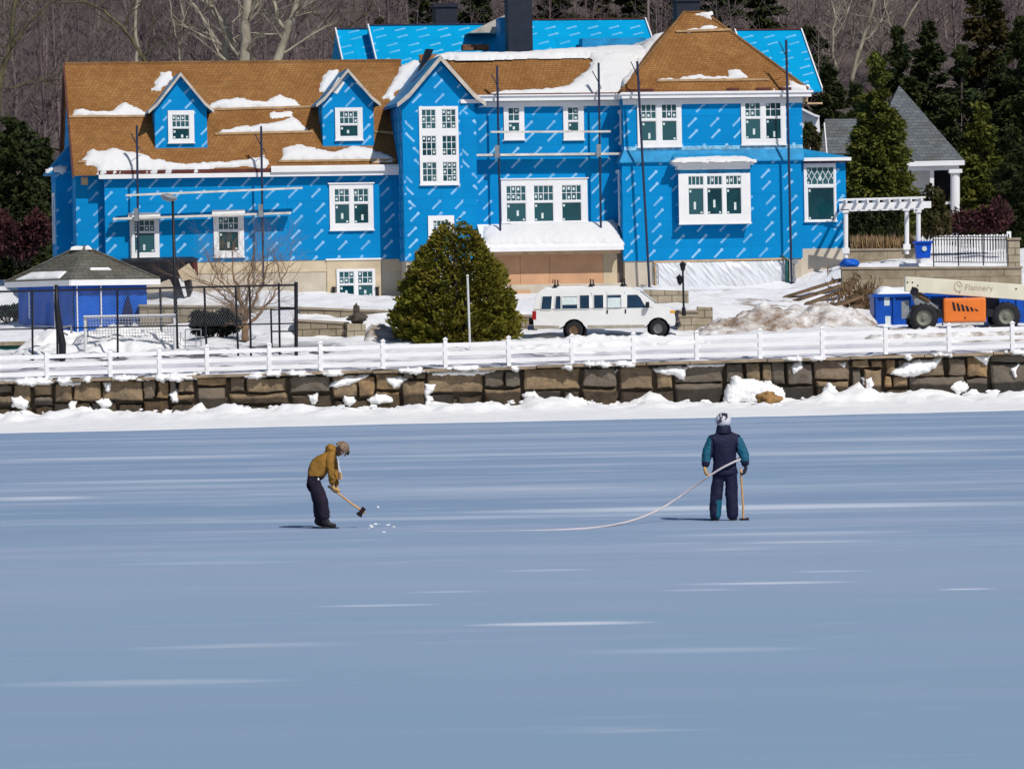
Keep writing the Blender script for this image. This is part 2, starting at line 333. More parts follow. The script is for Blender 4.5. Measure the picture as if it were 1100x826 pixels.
def block_mat(name, c1, c2, mo, w, h):
    t = NT(name); tc = t.new('ShaderNodeTexCoord'); sp = t.new('ShaderNodeSeparateXYZ'); t.l(tc.outputs['Object'], sp.inputs[0]); cb = t.new('ShaderNodeCombineXYZ')
    t.l(t.m('ADD', sp.outputs[0], sp.outputs[1]), cb.inputs[0]); t.l(sp.outputs[2], cb.inputs[1])
    br = t.new('ShaderNodeTexBrick'); t.l(cb.outputs[0], br.inputs['Vector']); br.inputs['Color1'].default_value = (*c1, 1); br.inputs['Color2'].default_value = (*c2, 1); br.inputs['Mortar'].default_value = (*mo, 1)
    br.inputs['Scale'].default_value = 1; br.inputs['Brick Width'].default_value = w; br.inputs['Row Height'].default_value = h; br.inputs['Mortar Size'].default_value = .02
    col = t.mix(t.ramp(t.noise(2, detail=6), .3, .7), br.outputs['Color'], t.mix(1.0, br.outputs['Color'], (.6, .58, .52), 'MULTIPLY'))
    t.bump(br.outputs['Fac'], -.6, .05); return t.out(col, .85, .2)
M['block'] = block_mat('stone_blocks', (.46, .40, .31), (.36, .31, .23), (.17, .14, .10), .6, .32)
M['block_old'] = block_mat('grey_stone_blocks', (.33, .28, .21), (.24, .20, .15), (.09, .07, .05), .7, .3)
M['terrace'] = block_mat('weathered_retaining_wall', (.37, .31, .23), (.30, .25, .18), (.22, .175, .125), 1.3, .55)
# ------------------------------------------------------------------ world, sun, camera
SUN_AZ = math.radians(33); SUN_EL = math.radians(45)      # behind the camera, to its right
W = bpy.data.worlds.new('World'); SC.world = W; W.use_nodes = True
sky = W.node_tree.nodes.new('ShaderNodeTexSky'); sky.sky_type = 'NISHITA'; sky.sun_disc = False
sky.sun_elevation = SUN_EL; sky.sun_rotation = math.pi - SUN_AZ; sky.air_density = 1.0; sky.dust_density = .6; sky.ozone_density = 1.5
bg = W.node_tree.nodes['Background']; bg.inputs[1].default_value = .066; W.node_tree.links.new(sky.outputs[0], bg.inputs[0])
sl = bpy.data.lights.new('sun', 'SUN'); sl.energy = 3.8; sl.angle = math.radians(.5); sl.color = (1.0, .955, .89)
so = bpy.data.objects.new('sun', sl); link(so); so.location = (30, -30, 60)
sdir = Vector((math.sin(SUN_AZ) * math.cos(SUN_EL), -math.cos(SUN_AZ) * math.cos(SUN_EL), math.sin(SUN_EL)))
so.rotation_euler = sdir.to_track_quat('Z', 'Y').to_euler()
cd = bpy.data.cameras.new('camera'); cd.sensor_width = 36; cd.sensor_fit = 'HORIZONTAL'; cd.lens = 36 * F / 1100; cd.clip_start = 1; cd.clip_end = 5000
co = bpy.data.objects.new('camera', cd); link(co)
mw = Matrix.Identity(4)
for i, v in enumerate((RIGHT, UP, -FWD)):
    for j in range(3): mw[j][i] = v[j]
mw.translation = CAM; co.matrix_world = mw; SC.camera = co
vs = SC.view_settings; vs.view_transform = 'Standard'; vs.look = 'None'; vs.exposure = 0.0; vs.gamma = 1.0; vs.use_curve_mapping = False
SC.cycles.max_bounces = 6; SC.cycles.use_denoising = True
# ------------------------------------------------------------------ ground, ice, snow
def terrain_points():
    pts = []
    for px, py in ((-150, 0), (0, 0), (223, 0), (412, 0), (615, 0), (749, 0), (884, 0), (1100, 0), (1250, 0)):
        pts += [(px, 409 - px * .0288 - .5, 178.2), (px, 409 - px * .0288 - 2.5, 179.6)]
    pts += [(20, 386, 183), (100, 380, 184), (190, 379, 184), (260, 376, 184), (318, 375, 184), (440, 367, 186), (500, 367, 186), (555, 366, 187),
            (575, 364, 189), (650, 363, 189), (730, 361.5, 189), (600, 369, 184.5), (700, 367, 184.5),
            (800, 361, 186), (870, 360, 186), (940, 355, 187), (990, 356, 187.5), (1080, 353, 187.5), (1200, 350, 187.5),
            (20, 362, 197), (90, 365, 196), (157, 362, 198), (-60, 362, 198), (210, 351, 199), (240, 363, 191), (300, 366, 189), (330, 364, 191), (382, 364, 191.5), (410, 366, 191), (322, 364, 192.3), (345, 364, 192.3), (368, 364.5, 192.3), (322, 347, 193.3), (345, 347, 193.3), (368, 348, 193.3), (330, 342, 196.7), (380, 342, 196.7), (425, 344, 196.7), (330, 331, 197.8), (380, 333, 197.8), (425, 335, 197.8),
            (330, 344, 193.5), (380, 341, 194), (330, 331, 197.5), (420, 334, 197), (400, 321, 204), (440, 319, 206), (300, 317, 205), (200, 321, 203), (100, 320, 205),
            (560, 350, 196), (640, 349, 196), (690, 330, 197), (755, 330, 197), (745, 357, 191), (765, 348, 194), (600, 318, 205), (710, 309, 204), (770, 311, 206), (850, 309, 207),
            (850, 335, 197), (900, 345, 193), (870, 318, 203), (905, 316, 203.5), (940, 331, 201), (1000, 327, 201), (1100, 323, 201), (1200, 320, 201),
            (925, 285, 207), (940, 281, 211), (1000, 277, 212), (1090, 282, 211), (1200, 280, 211), (0, 303, 214), (-60, 300, 214), (40, 306, 218), (0, 346, 205)]
    q = [P(*p) for p in pts]
    q += [Vector((x, y, z)) for x in (-70, -45, 50, 75) for y, z in ((178, 1.7), (190, 3), (205, 5))]
    q += [Vector((x, y, z)) for x in (-70, -35, -12, 12, 35, 75) for y, z in ((228, 6.3), (240, 7.2))]
    return np.array([tuple(v) for v in q])
_TP = terrain_points()
_D = np.linalg.norm(_TP[:, None, :2] - _TP[None, :, :2], axis=2); _W = np.linalg.solve(_D + np.eye(len(_TP)) * .05, _TP[:, 2] - 3.5)
def ground_z(x, y):
    x = np.atleast_1d(np.asarray(x, float)); y = np.atleast_1d(np.asarray(y, float)); out = np.zeros(x.shape)
    for i in range(len(_TP)): out += _W[i] * np.hypot(x - _TP[i, 0], y - _TP[i, 1])
    return out + 3.5
def gz(x, y): return float(ground_z(x, y)[0])
def grid_mesh(name, xs, ys, zf, mats, smooth=True, mif=None, parent=None):
    X, Y = np.meshgrid(xs, ys); Z = zf(X, Y); nx = len(xs); ny = len(ys)
    V = np.stack([X.ravel(), Y.ravel(), Z.ravel()], 1); i = np.arange(ny - 1)[:, None] * nx + np.arange(nx - 1)[None, :]; i = i.ravel()
    Q = np.stack([i, i + 1, i + nx + 1, i + nx], 1)
    return np_mesh(name, V, Q, mats, parent, smooth, None if mif is None else mif(X, Y))
# the lake: one sheet to the horizon
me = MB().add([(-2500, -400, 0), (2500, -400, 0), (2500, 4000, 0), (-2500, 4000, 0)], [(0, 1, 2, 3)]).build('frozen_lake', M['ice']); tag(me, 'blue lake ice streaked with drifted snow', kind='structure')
# snow covered ground behind the seawall
t = NT('yard_snow')
nz = t.ramp(t.noise(.35, detail=6), .3, .7); scol = t.mix(nz, (.70, .70, .74), (.80, .80, .81))
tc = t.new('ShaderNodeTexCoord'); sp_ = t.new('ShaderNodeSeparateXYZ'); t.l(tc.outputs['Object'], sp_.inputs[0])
pt = t.ramp(t.noise(1, t.obj((.22, .5, 1)), detail=6, rough=.65), .535, .56)
band = t.m('MULTIPLY', t.ramp(sp_.outputs[1], 178.8, 179.6), t.ramp(sp_.outputs[1], 186.5, 184.5))
lft = t.m('MAXIMUM', t.ramp(sp_.outputs[0], 6.0, 3.0), .0)
scol = t.mix(t.m('MULTIPLY', t.m('MULTIPLY', pt, band), lft), scol, (.05, .04, .05))
scol = t.mix(t.m('MULTIPLY', t.m('MULTIPLY', t.ramp(sp_.outputs[1], 183.6, 181.0), t.ramp(t.noise(1, t.obj((.35, 1.1, 1)), detail=5), .30, .55)), .75), scol, (.50, .495, .56))  # grey-violet band behind the fence: shade painted into the trampled snow colour
pt2 = t.ramp(t.noise(1, t.obj((.30, .7, 1)), detail=8, rough=.7), .55, .62)
b2 = t.m('MULTIPLY', t.ramp(sp_.outputs[1], 192, 196), t.ramp(sp_.outputs[1], 207, 204)); rgt = t.ramp(sp_.outputs[0], 7.0, 10.0)
scol = t.mix(t.m('MULTIPLY', t.m('MULTIPLY', pt2, b2), t.m('MULTIPLY_ADD', rgt, .6, .25)), scol, (.24, .17, .11))
t.bump(t.noise(1.5, detail=9, rough=.68), .7, .18)
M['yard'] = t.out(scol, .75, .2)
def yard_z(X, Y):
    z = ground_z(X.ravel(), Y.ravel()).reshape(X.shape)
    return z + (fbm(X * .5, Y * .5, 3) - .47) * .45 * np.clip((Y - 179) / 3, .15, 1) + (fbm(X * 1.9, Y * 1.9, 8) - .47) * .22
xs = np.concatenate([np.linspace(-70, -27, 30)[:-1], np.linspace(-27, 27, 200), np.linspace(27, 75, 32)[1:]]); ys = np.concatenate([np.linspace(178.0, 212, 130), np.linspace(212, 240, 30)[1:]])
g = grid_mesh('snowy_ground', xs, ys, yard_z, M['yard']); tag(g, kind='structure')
# wooded hill behind
t = NT('leaf_litter'); M['hill'] = t.out(t.mix(t.ramp(t.noise(.25, detail=8), .4, .65), (.072, .056, .056), (.118, .095, .09)), .9, .1)
def hill_base(x, y): return 6.0 + np.clip((np.asarray(y) - 300) / 30, 0, 1) * 1.3 + np.clip((np.asarray(y) - 232) / 80, 0, 1) ** 1.15 * 19 + np.clip((np.asarray(y) - 312) / 200, 0, 1) * 14 + (fbm(np.asarray(x) * .05, np.asarray(y) * .05, 5) - .47) * 3
g = grid_mesh('wooded_hill', np.linspace(-220, 220, 90), np.concatenate([np.linspace(230, 330, 40), np.linspace(345, 600, 10)]), lambda X, Y: hill_base(X, Y), M['hill']); tag(g, kind='structure')
# shoreline: snow heaped on the ice edge against the wall
def wall_y(x): return 177.6 + 0 * np.asarray(x)
def edge_y(x):
    x = np.asarray(x, float); return 162.6 + x * .19 * np.clip(1 - np.abs(x) / 90, .4, 1) + (fbm(x * .12, x * 0, 4) - .47) * 4.0
def bank_z(X, T):
    return np.zeros_like(X)
bx = np.linspace(-62, 66, 640); bt = np.linspace(0, 1, 60)
BX, BT = np.meshgrid(bx, bt); e = edge_y(BX); BY = e + (178.0 - e) * BT
chunk = np.maximum(0, fbm(BX * .75, BY * .55, 21) - .44) * 2.2 + np.maximum(0, fbm(BX * 2.1, BY * 1.4, 22) - .5) * .9
prof = .05 + .25 * BT ** 2.2
mounds = np.maximum(0, fbm(BX * .27 + 4.0, BX * 0, 31) - .47) * 1.7
BZ = prof * (1 - np.exp(-BT * 25)) + chunk * np.clip((BT - .45) / .4, 0, 1) ** 1.5 * .62 + mounds * np.clip((BT - .6) / .35, 0, 1) ** 1.6 + (fbm(BX * .9, BY * .5, 24) - .47) * .12 * np.clip(BT * 5, 0, 1) + (fbm(BX * 3.2, BY * 2.2, 27) - .47) * .16 * np.clip((BT - .3) * 2, 0, 1) - .03 * (BT < .01)
i = (np.arange(59)[:, None] * 640 + np.arange(639)[None, :]).ravel()
g = np_mesh('shore_snow', np.stack([BX.ravel(), BY.ravel(), BZ.ravel()], 1), np.stack([i, i + 1, i + 641, i + 640], 1), M['snow'], None, True); tag(g, kind='structure')
# ------------------------------------------------------------------ seawall of boulders
def coping_z(x): # top of the wall follows the photo: a little higher to the right
    return P(550 + x * 27.8, 409 - (550 + x * 27.8) * .0288, 178.35).z
def rock(mb, x0, x1, z0, z1, y, seed, mi=0):
    bm = bmesh.new(); bmesh.ops.create_cube(bm, size=2); bmesh.ops.subdivide_edges(bm, edges=bm.edges[:], cuts=4, use_grid_fill=True)
    cx, cz = (x0 + x1) / 2, (z0 + z1) / 2; hx, hz = (x1 - x0) / 2, (z1 - z0) / 2; hy = .42; r_ = random.Random(seed)
    k1, k2, sh = r_.uniform(-.12, .12), r_.uniform(-.15, .15), r_.uniform(-.12, .12); vs_ = []
    for v in bm.verts:
        c = v.co.copy(); n = c.normalized(); m = max(abs(c.x), abs(c.y), abs(c.z)); q = c * (.80 + .20 * (1 / (n.length * max(.6, (n * 1.0).length)))) if False else c.lerp(n * 1.28, .30)
        d = 1 + .10 * mnoise.noise(c * 1.1 + Vector((seed, seed * .7, 3))) + .05 * mnoise.noise(c * 3 + Vector((seed, 9, seed)))
        vs_.append((cx + (q.x * hx * (1 + k1 * q.z) + sh * hz * q.z) * d, y + q.y * hy * d + k2 * .3 * q.x, cz + q.z * hz * (1 + k2 * q.x) * d))
    mb.add(vs_, [tuple(v.index for v in f.verts) for f in bm.faces], mi); bm.free()
wall = thing('seawall', 'long low seawall of brown boulders with a thin stone coping above the lake ice', 'stone wall', (0, 177.6, 0))
def clip(poly, px_, pz_, nx_, nz_):
    out = []
    for i in range(len(poly)):
        a_, b_ = poly[i], poly[(i + 1) % len(poly)]; da = (a_[0] - px_) * nx_ + (a_[1] - pz_) * nz_; db_ = (b_[0] - px_) * nx_ + (b_[1] - pz_) * nz_
        if da <= 0: out.append(a_)
        if da * db_ < 0: t_ = da / (da - db_); out.append((a_[0] + (b_[0] - a_[0]) * t_, a_[1] + (b_[1] - a_[1]) * t_))
    return out
rw = random.Random(4); polys = []
def block(x0, x1, z0, z1, jx=.10, jz=.07):
    """one boulder's outline: a rough quadrilateral with bent sides"""
    J = lambda v, j: v + rw.uniform(-j, j); w_ = x1 - x0; h_ = z1 - z0; jx = min(jx, w_ * .14); jz = min(jz, h_ * .16)
    c_ = [(x0 + rw.uniform(0, jx), z0 + rw.uniform(0, jz)), (x1 - rw.uniform(0, jx), z0 + rw.uniform(0, jz)), (x1 - rw.uniform(0, jx * 1.3), z1 - rw.uniform(0, jz)), (x0 + rw.uniform(0, jx * 1.3), z1 - rw.uniform(0, jz))]
    out = []
    for q in range(4):
        a_, b_ = c_[q], c_[(q + 1) % 4]; out.append(a_)
        if math.hypot(b_[0] - a_[0], b_[1] - a_[1]) > .5: k_ = rw.uniform(.3, .7); mx_, mz_ = a_[0] + (b_[0] - a_[0]) * k_, a_[1] + (b_[1] - a_[1]) * k_; out.append((mx_ + (rw.uniform(-.04, .05) if q % 2 else 0), mz_ + (0 if q % 2 else rw.uniform(-.05, .05))))
    cut = rw.random()
    if cut < .35: i_ = rw.randrange(len(out)); p0_, p1_, p2_ = out[i_ - 1], out[i_], out[(i_ + 1) % len(out)]; out[i_:i_ + 1] = [(p1_[0] * .75 + p0_[0] * .25, p1_[1] * .75 + p0_[1] * .25), (p1_[0] * .78 + p2_[0] * .22, p1_[1] * .78 + p2_[1] * .22)]
    polys.append(out)
x = -62.5
while x < 65:
    w = rw.choice([rw.uniform(.7, 1.1), rw.uniform(1.1, 1.7), rw.uniform(1.6, 2.4)]); top = coping_z(x + w / 2) - .10; md = rw.random(); zb = -.2
    def row(xa_, xb_, za_, zb_, pr):
        if rw.random() < pr and xb_ - xa_ > .8: k_ = xa_ + (xb_ - xa_) * rw.uniform(.3, .7); block(xa_, k_, za_, zb_); block(k_, xb_, za_, zb_ - rw.uniform(0, .08))
        else: block(xa_, xb_, za_, zb_)
    if md < .22 and w > .9: zm = top - rw.uniform(.16, .34); row(x, x + w, zb, zm, .1); row(x, x + w, zm, top, .6)
    elif md < .72: zm = top * rw.uniform(.42, .62); row(x, x + w, zb, zm, .35); row(x, x + w, zm, top, .55)
    else:
        z1_, z2_ = top * rw.uniform(.32, .44), top * rw.uniform(.62, .78); row(x, x + w, zb, z1_, .3); row(x, x + w, z1_, z2_, .4); row(x, x + w, z2_, top, .5)
    x += w
mb = MB()
for i, poly in enumerate(polys):
    cx_ = sum(p[0] for p in poly) / len(poly); cz_ = sum(p[1] for p in poly) / len(poly); ring = []
    for q in range(len(poly)):
        a_, b_ = poly[q], poly[(q + 1) % len(poly)]; L_ = math.hypot(b_[0] - a_[0], b_[1] - a_[1]); n_ = max(1, int(L_ / .11))
        for e_ in range(n_): ring.append((a_[0] + (b_[0] - a_[0]) * e_ / n_, a_[1] + (b_[1] - a_[1]) * e_ / n_))
    gap = rw.uniform(-.025, .012); tilt = rw.uniform(-.10, .10); tilt2 = rw.uniform(-.14, .08); pro = rw.uniform(-.02, .14); V = []; R_ = len(ring)
    for lev, (sc_, yy_) in enumerate(((1.0, .45), (1.0, .06), (.97, -.05), (.88, -.12), (.55, -.15), (.18, -.155))):
        for (x_, z_) in ring:
            dx_, dz_ = x_ - cx_, z_ - cz_; r_ = math.hypot(dx_, dz_) + 1e-6; k_ = max(.2, (r_ - gap - .07 * abs(mnoise.noise(Vector((x_ * 2.6, z_ * 2.6, i))))) / r_) * sc_
            xx, zz = cx_ + dx_ * k_, cz_ + dz_ * k_; n3 = mnoise.noise(Vector((xx * 1.7, zz * 1.7, i * 3.7))); n4_ = mnoise.noise(Vector((xx * 5, zz * 5, i * 1.3)))
            V.append((xx, yy_ - (pro + tilt * (xx - cx_) + tilt2 * (zz - cz_) + .07 * n3 + .03 * n4_ if lev > 0 else 0), zz))
    F_ = [(l * R_ + q, l * R_ + (q + 1) % R_, (l + 1) * R_ + (q + 1) % R_, (l + 1) * R_ + q) for l in range(5) for q in range(R_)] + [tuple(5 * R_ + q for q in range(R_))]
    mb.add(V, F_)
st_ = mb.build('boulders', M['stone'], wall, smooth=False)
mb = MB()
for a in range(-62, 64, 2): mb.prism([(a, .16, -.3), (a + 2, .16, -.3), (a + 2, .16, coping_z(a + 2) - .22), (a, .16, coping_z(a) - .22)], (0, 1.2, 0))
M['mortar'] = plain('wall_core', (.11, .085, .06), .9, .4, 1.5, bump=.6)
mb.build('core', M['mortar'], wall)
a = -62.0; M['coping'] = plain('coping_stone', (.27, .21, .145), .85, .5, 1.5, bump=.3); mb = None
def end_run():
    if mb is not None: mb.build('coping', M['coping'], wall, bevel=.02)
while a < 63:
    w = random.uniform(1.6, 3.4); dz = random.uniform(-.03, .02)
    if mb is None: mb = MB()
    mb.prism([(a, -.5, coping_z(a) - .11 + dz), (a + w - .03, -.5, coping_z(a + w) - .11 + dz), (a + w - .03, -.5, coping_z(a + w) + dz), (a, -.5, coping_z(a) + dz)], (0, 1.0, 0))
    a += w
end_run()
# snow lodged in the wall's joints and ledges
mb = MB()
WP = [[(348, 414), (360, 408), (372, 404), (398, 401), (391, 407), (376, 414), (360, 417)], [(412, 402), (428, 404), (438, 407), (430, 415), (423, 417), (414, 410)], [(395, 429), (405, 423), (421, 425), (423, 431), (408, 435), (397, 434)], [(369, 424), (380, 425), (384, 432), (375, 437), (369, 431)], [(331, 425), (341, 422), (343, 431), (335, 435)],
      [(455, 412), (469, 412), (467, 419), (460, 424), (467, 430), (457, 434)], [(462, 399), (500, 396), (532, 398), (520, 403), (490, 403), (465, 403)], [(702, 396), (722, 391), (739, 394), (735, 408), (724, 403), (706, 400)], [(738, 391), (780, 389), (778, 394), (740, 394)], [(11, 427), (22, 424), (33, 430), (31, 437), (24, 441), (12, 436)], [(60, 410), (90, 409), (87, 414), (64, 415)],
      [(111, 411), (121, 409), (119, 422), (112, 421)], [(102, 430), (118, 425), (120, 436), (110, 438)], [(71, 432), (83, 430), (83, 444), (73, 445)], [(220, 441), (240, 437), (268, 436), (256, 443), (228, 445)], [(181, 424), (189, 418), (191, 430), (184, 433)], [(956, 401), (975, 388), (1013, 383), (1006, 396), (985, 404), (970, 406)], [(847, 393), (860, 388), (863, 394), (852, 403)],
      [(1044, 381), (1067, 378), (1060, 393), (1050, 388)], [(1018, 412), (1032, 408), (1042, 414), (1039, 422), (1028, 425), (1019, 418)], [(1085, 396), (1095, 390), (1091, 403), (1093, 409)], [(924, 405), (938, 401), (941, 413), (933, 421)], [(776, 432), (782, 416), (790, 403), (798, 408), (812, 409), (828, 411), (840, 417), (844, 434)], [(882, 434), (886, 420), (891, 411), (903, 424), (897, 435)], [(893, 388), (912, 388), (907, 396)],
      [(150, 407), (180, 403), (215, 401), (205, 405), (170, 408)], [(268, 402), (300, 399), (296, 404), (270, 405)], [(600, 436), (612, 424), (625, 428), (632, 436)], [(560, 424), (574, 419), (580, 427), (566, 430)], [(640, 400), (664, 397), (660, 402), (642, 403)]]
rq = random.Random(9)
for k_ in range(26):
    c_ = rq.uniform(0, 1100); y_ = 409 - c_ * .0288 + rq.uniform(.5, 1.5); w_ = rq.uniform(5, 22); WP.append([(c_ - w_, y_ + 1.6 - rq.random()), (c_ - w_ * .4, y_ - 1.6), (c_ + w_ * .5, y_ - 1.8), (c_ + w_, y_ + 1.4), (c_ + w_ * .3, y_ + rq.uniform(2, 6))])
WV, WQ, wo = [], [], 0
for j, poly in enumerate(WP):
    yq = 177.40 if j not in (22, 23, 27) else 176.9
    if j >= 30: yq = 177.08
    q = np.array([(lambda v: (v.x, v.z))(P(a_, b_, yq)) for a_, b_ in poly]); st = .045; x_ = np.arange(q[:, 0].min() - st * 2, q[:, 0].max() + 3 * st, st); z_ = np.arange(q[:, 1].min() - st * 2, q[:, 1].max() + 3 * st, st); X, Z = np.meshgrid(x_, z_)
    sd = poly_sdf([tuple(v) for v in q], X, Z) + (fbm(X * 4.5 + j, Z * 4.5, 71) - .47) * .20; h = np.where(sd > 0, .30 * (1 - np.exp(-np.maximum(sd, 0) / .10)) * (.7 + .8 * (fbm(X * 5, Z * 5, 73) - .2)), -.25)
    V = np.stack([X, yq - h + .04, Z - np.maximum(h, 0) * .25], -1).reshape(-1, 3); ny, nx = X.shape; i = (np.arange(ny - 1)[:, None] * nx + np.arange(nx - 1)[None]).ravel(); Q_ = np.stack([i, i + 1, i + nx + 1, i + nx], 1); keep = (h.ravel()[Q_] > -.2).any(1); WV.append(V); WQ.append(Q_[keep] + wo); wo += nx * ny
o = np_mesh('wall_snow', np.concatenate(WV), np.concatenate(WQ), M['snow'], None, True); tag(o, 'snow packed into the joints and ledges of the boulder seawall', 'snow', kind='stuff')
# broken snow lumps fallen at the foot of the wall
mb = MB()
for j in range(420):
    x_ = random.uniform(-58, 60); r_ = random.uniform(.03, .13) * random.choice([.5, .8, 1, 1.5]); t_ = random.random() ** 2.2
    rough_blob(mb, (x_, 177.0 - t_ * 3.0, .12 + .30 * (1 - t_) ** 2 + random.uniform(-.08, .04)), (r_ * 1.5, r_, r_ * .8), seed=j, sub=2, amt=.9)
g = mb.build('snow_lumps', M['snow'], smooth=False); tag(g, 'broken lumps of snow fallen along the foot of the seawall', 'snow', kind='stuff')
# rusty orange boulder lying in the shore snow
mb = MB(); c = P(826, 428, 175.5); rough_blob(mb, (0, 0, .05), (.40, .4, .30), seed=77, sub=3, amt=.7)
M['orange_rock'] = plain('orange_rock', (.30, .17, .065), .9, .45, 5, bump=.6)
g = mb.build('boulder', M['orange_rock'], smooth=True, loc=(c.x, c.y, c.z - .1)); tag(g, 'small orange brown boulder in the snow at the foot of the seawall', 'boulder')
# ------------------------------------------------------------------ white three rail fence
FY = 178.35
fpx = [(-131, 0), (-66, 0), (-2, 0), (51, 0), (119, 0), (172, 0), (223, 0), (290, 0), (345, 0), (412, 0), (479, 0), (547, 0), (615, 0), (681, 0), (749, 0), (817, 0), (884, 0), (952, 0), (1020, 0), (1088, 0), (1156, 0), (1224, 0)]
def fence_base(px): return P(px, 409 - px * .0288, FY)
b0 = fence_base(0)
fence = thing('rail_fence', 'long white three rail vinyl fence along the top of the seawall', 'fence', (b0.x, b0.y, b0.z))
mb = MB()
mb.box((-.075, -.075, -.1), (.075, .075, 1.09)); mb.box((-.10, -.10, 1.09), (.10, .10, 1.12)); mb.add([(-.09, -.09, 1.12), (.09, -.09, 1.12), (.09, .09, 1.12), (-.09, .09, 1.12), (0, 0, 1.19)], [(0, 1, 4), (1, 2, 4), (2, 3, 4), (3, 0, 4)])
p0 = mb.build('post', M['vinyl'], fence)
fpts = [fence_base(px) for px, _ in fpx]
for i, p in enumerate(fpts):
    o = p0 if i == 0 else p0.copy()
    if i: COL.objects.link(o); o.parent = fence
    o.location = p - b0
for h in (.22, .55, .88):
    mb = MB()
    for a, b in zip(fpts[:-1], fpts[1:]):
        mb.bar(a - b0 + Vector((.07, 0, h)), b - b0 + Vector((-.07, 0, h)), .05, .155)
    mb.build('rail', M['vinyl'], fence)
# ================================================================== the house under construction
TH = math.radians(9); HX = Vector((math.cos(TH), math.sin(TH), 0)); HY = Vector((-math.sin(TH), math.cos(TH), 0)); HZ0 = 4.4
_q = P(432, 300, 207); _d = ray(80, 300); _n = HY
_t = (_q - CAM).dot(_n) / _d.dot(_n); _o = CAM + _d * _t; HO = Vector((_o.x, _o.y, HZ0))
def hloc(v): v = v - HO; return Vector((v.dot(HX), v.dot(HY), v.z))
def hvec(v): return Vector((v.dot(HX), v.dot(HY), v.z))
HC = hloc(CAM)
def HL(px, py, ly):
    """house coordinates of the point seen at a photo pixel on the plane y = ly"""
    d = hvec(ray(px, py)); return HC + d * ((ly - HC.y) / d.y)
def HPl(px, py, pt, n):
    d = hvec(ray(px, py)); n = Vector(n); return HC + d * ((Vector(pt) - HC).dot(n) / d.dot(n))
def lx(px, py, ly): return HL(px, py, ly).x
def lz(px, py, ly): return HL(px, py, ly).z
house = thing('house', 'large house under construction wrapped in bright blue membrane with brown cedar shingle roofs', 'house', HO, TH)
def hpart(mb, name, mats, parent=None, **k): return mb.build(name, mats, parent or house, **k)
L0, LG, LB, LC, LT2, LT1, LA = 0.0, 0.6, -1.9, -0.3, -1.4, -1.65, -0.9   # front planes: wing, set back end, gable bay, centre, tower upper, tower lower, annex
EAVE = lz(250, 186, L0) ; BASE = lz(250, 281, L0); RIDGE = lz(250, 69.5, 4.8)
xa, xb, xc, xd = lx(82, 240, LG), lx(113, 240, L0), lx(434, 240, L0), lx(433.5, 200, LB)
xe = lx(511, 200, LB); xf = lx(663, 200, LC); xg = lx(671, 200, LT2); xh = lx(863, 200, LT2); xg1 = lx(669, 230, LT1); xh1 = lx(861.5, 230, LT1); xi = lx(909, 220, LA)
# --- main left wing: gabled body, front bay of the wall, roof slopes
mb = MB(); mb.prism([(xa, LG, BASE), (xa, 9.6, BASE), (xa, 9.6, EAVE), (xa, 4.8, RIDGE - .25), (xa, LG, EAVE + .3)], (xe + 1 - xa, 0, 0)); hpart(mb, 'wall', M['wrap'])
mb = MB(); mb.box((xb, L0, BASE), (xc + .2, LG + .02, EAVE)); hpart(mb, 'wall', M['wrap'])
rs = (RIDGE - EAVE) / 5.1
def roof_z(y): return EAVE + .12 + (y + .3) * rs
mb = MB(); mb.prism([(xa - .12, -.3, roof_z(-.3) - .16), (xa - .12, -.3, roof_z(-.3)), (xa - .12, 4.8, roof_z(4.8)), (xa - .12, 9.9, roof_z(-.3)), (xa - .12, 9.9, roof_z(-.3) - .16), (xa - .12, 4.8, roof_z(4.8) - .2)], (xd + 1.0 - xa, 0, 0)); hpart(mb, 'roof', M['cedar'])
mb = MB(); mb.box((xa - .10, 4.72, roof_z(4.8) - .06), (xd + .9, 4.88, roof_z(4.8) + .05)); hpart(mb, 'ridge_cap', M['cedar_c'])
# rake boards on the left gable
mb = MB(); M['rake'] = plain('brown_rake_board', (.10, .035, .028), .7, .3, 2)
for y0, y1 in ((-.3, 4.8), (9.9, 4.8)): mb.prism([(xa - .20, y0, roof_z(-.3) - .26), (xa - .20, y0, roof_z(-.3) - .02), (xa - .20, y1, roof_z(4.8) - .02), (xa - .20, y1, roof_z(4.8) - .26)], (.075, 0, 0))
hpart(mb, 'rake_board', M['rake'])
# fascia, two steps toward the gable bay, and red drip edge
x1, x2, x3 = lx(106, 190, -.3), lx(291, 186, -.3), lx(431, 180, -.3)
mb = MB(); mb.box((x1, -.36, EAVE - .20), (x3, -.302, EAVE - .01)); mb.box((x2, -.47, EAVE - .01), (x3, -.31, EAVE + .20)); mb.box((x2, -.42, EAVE + .20), (x3 - .02, -.30, EAVE + .27)); mb.box((xa - .1, .22, EAVE + .06), (x1 - .06, .28, EAVE + .22)); hpart(mb, 'fascia', M['white'])
mb = MB(); mb.box((x1, -.345, EAVE + .0), (x2 - .03, -.303, EAVE + .17)); hpart(mb, 'drip_edge', M['flash'])
mb = MB(); mb.box((xa, .22, EAVE - .02), (x1 - .3, LG, EAVE + .06)); mb.box((x1, -.3, EAVE - .12), (x3, L0, EAVE - .02)); hpart(mb, 'soffit', M['wrap_plain'])
mb = MB(); mb.box((xa + .25, LG - .03, EAVE - .42), (xa + .55, LG, EAVE - .08)); hpart(mb, 'bracket_block', M['wood'])
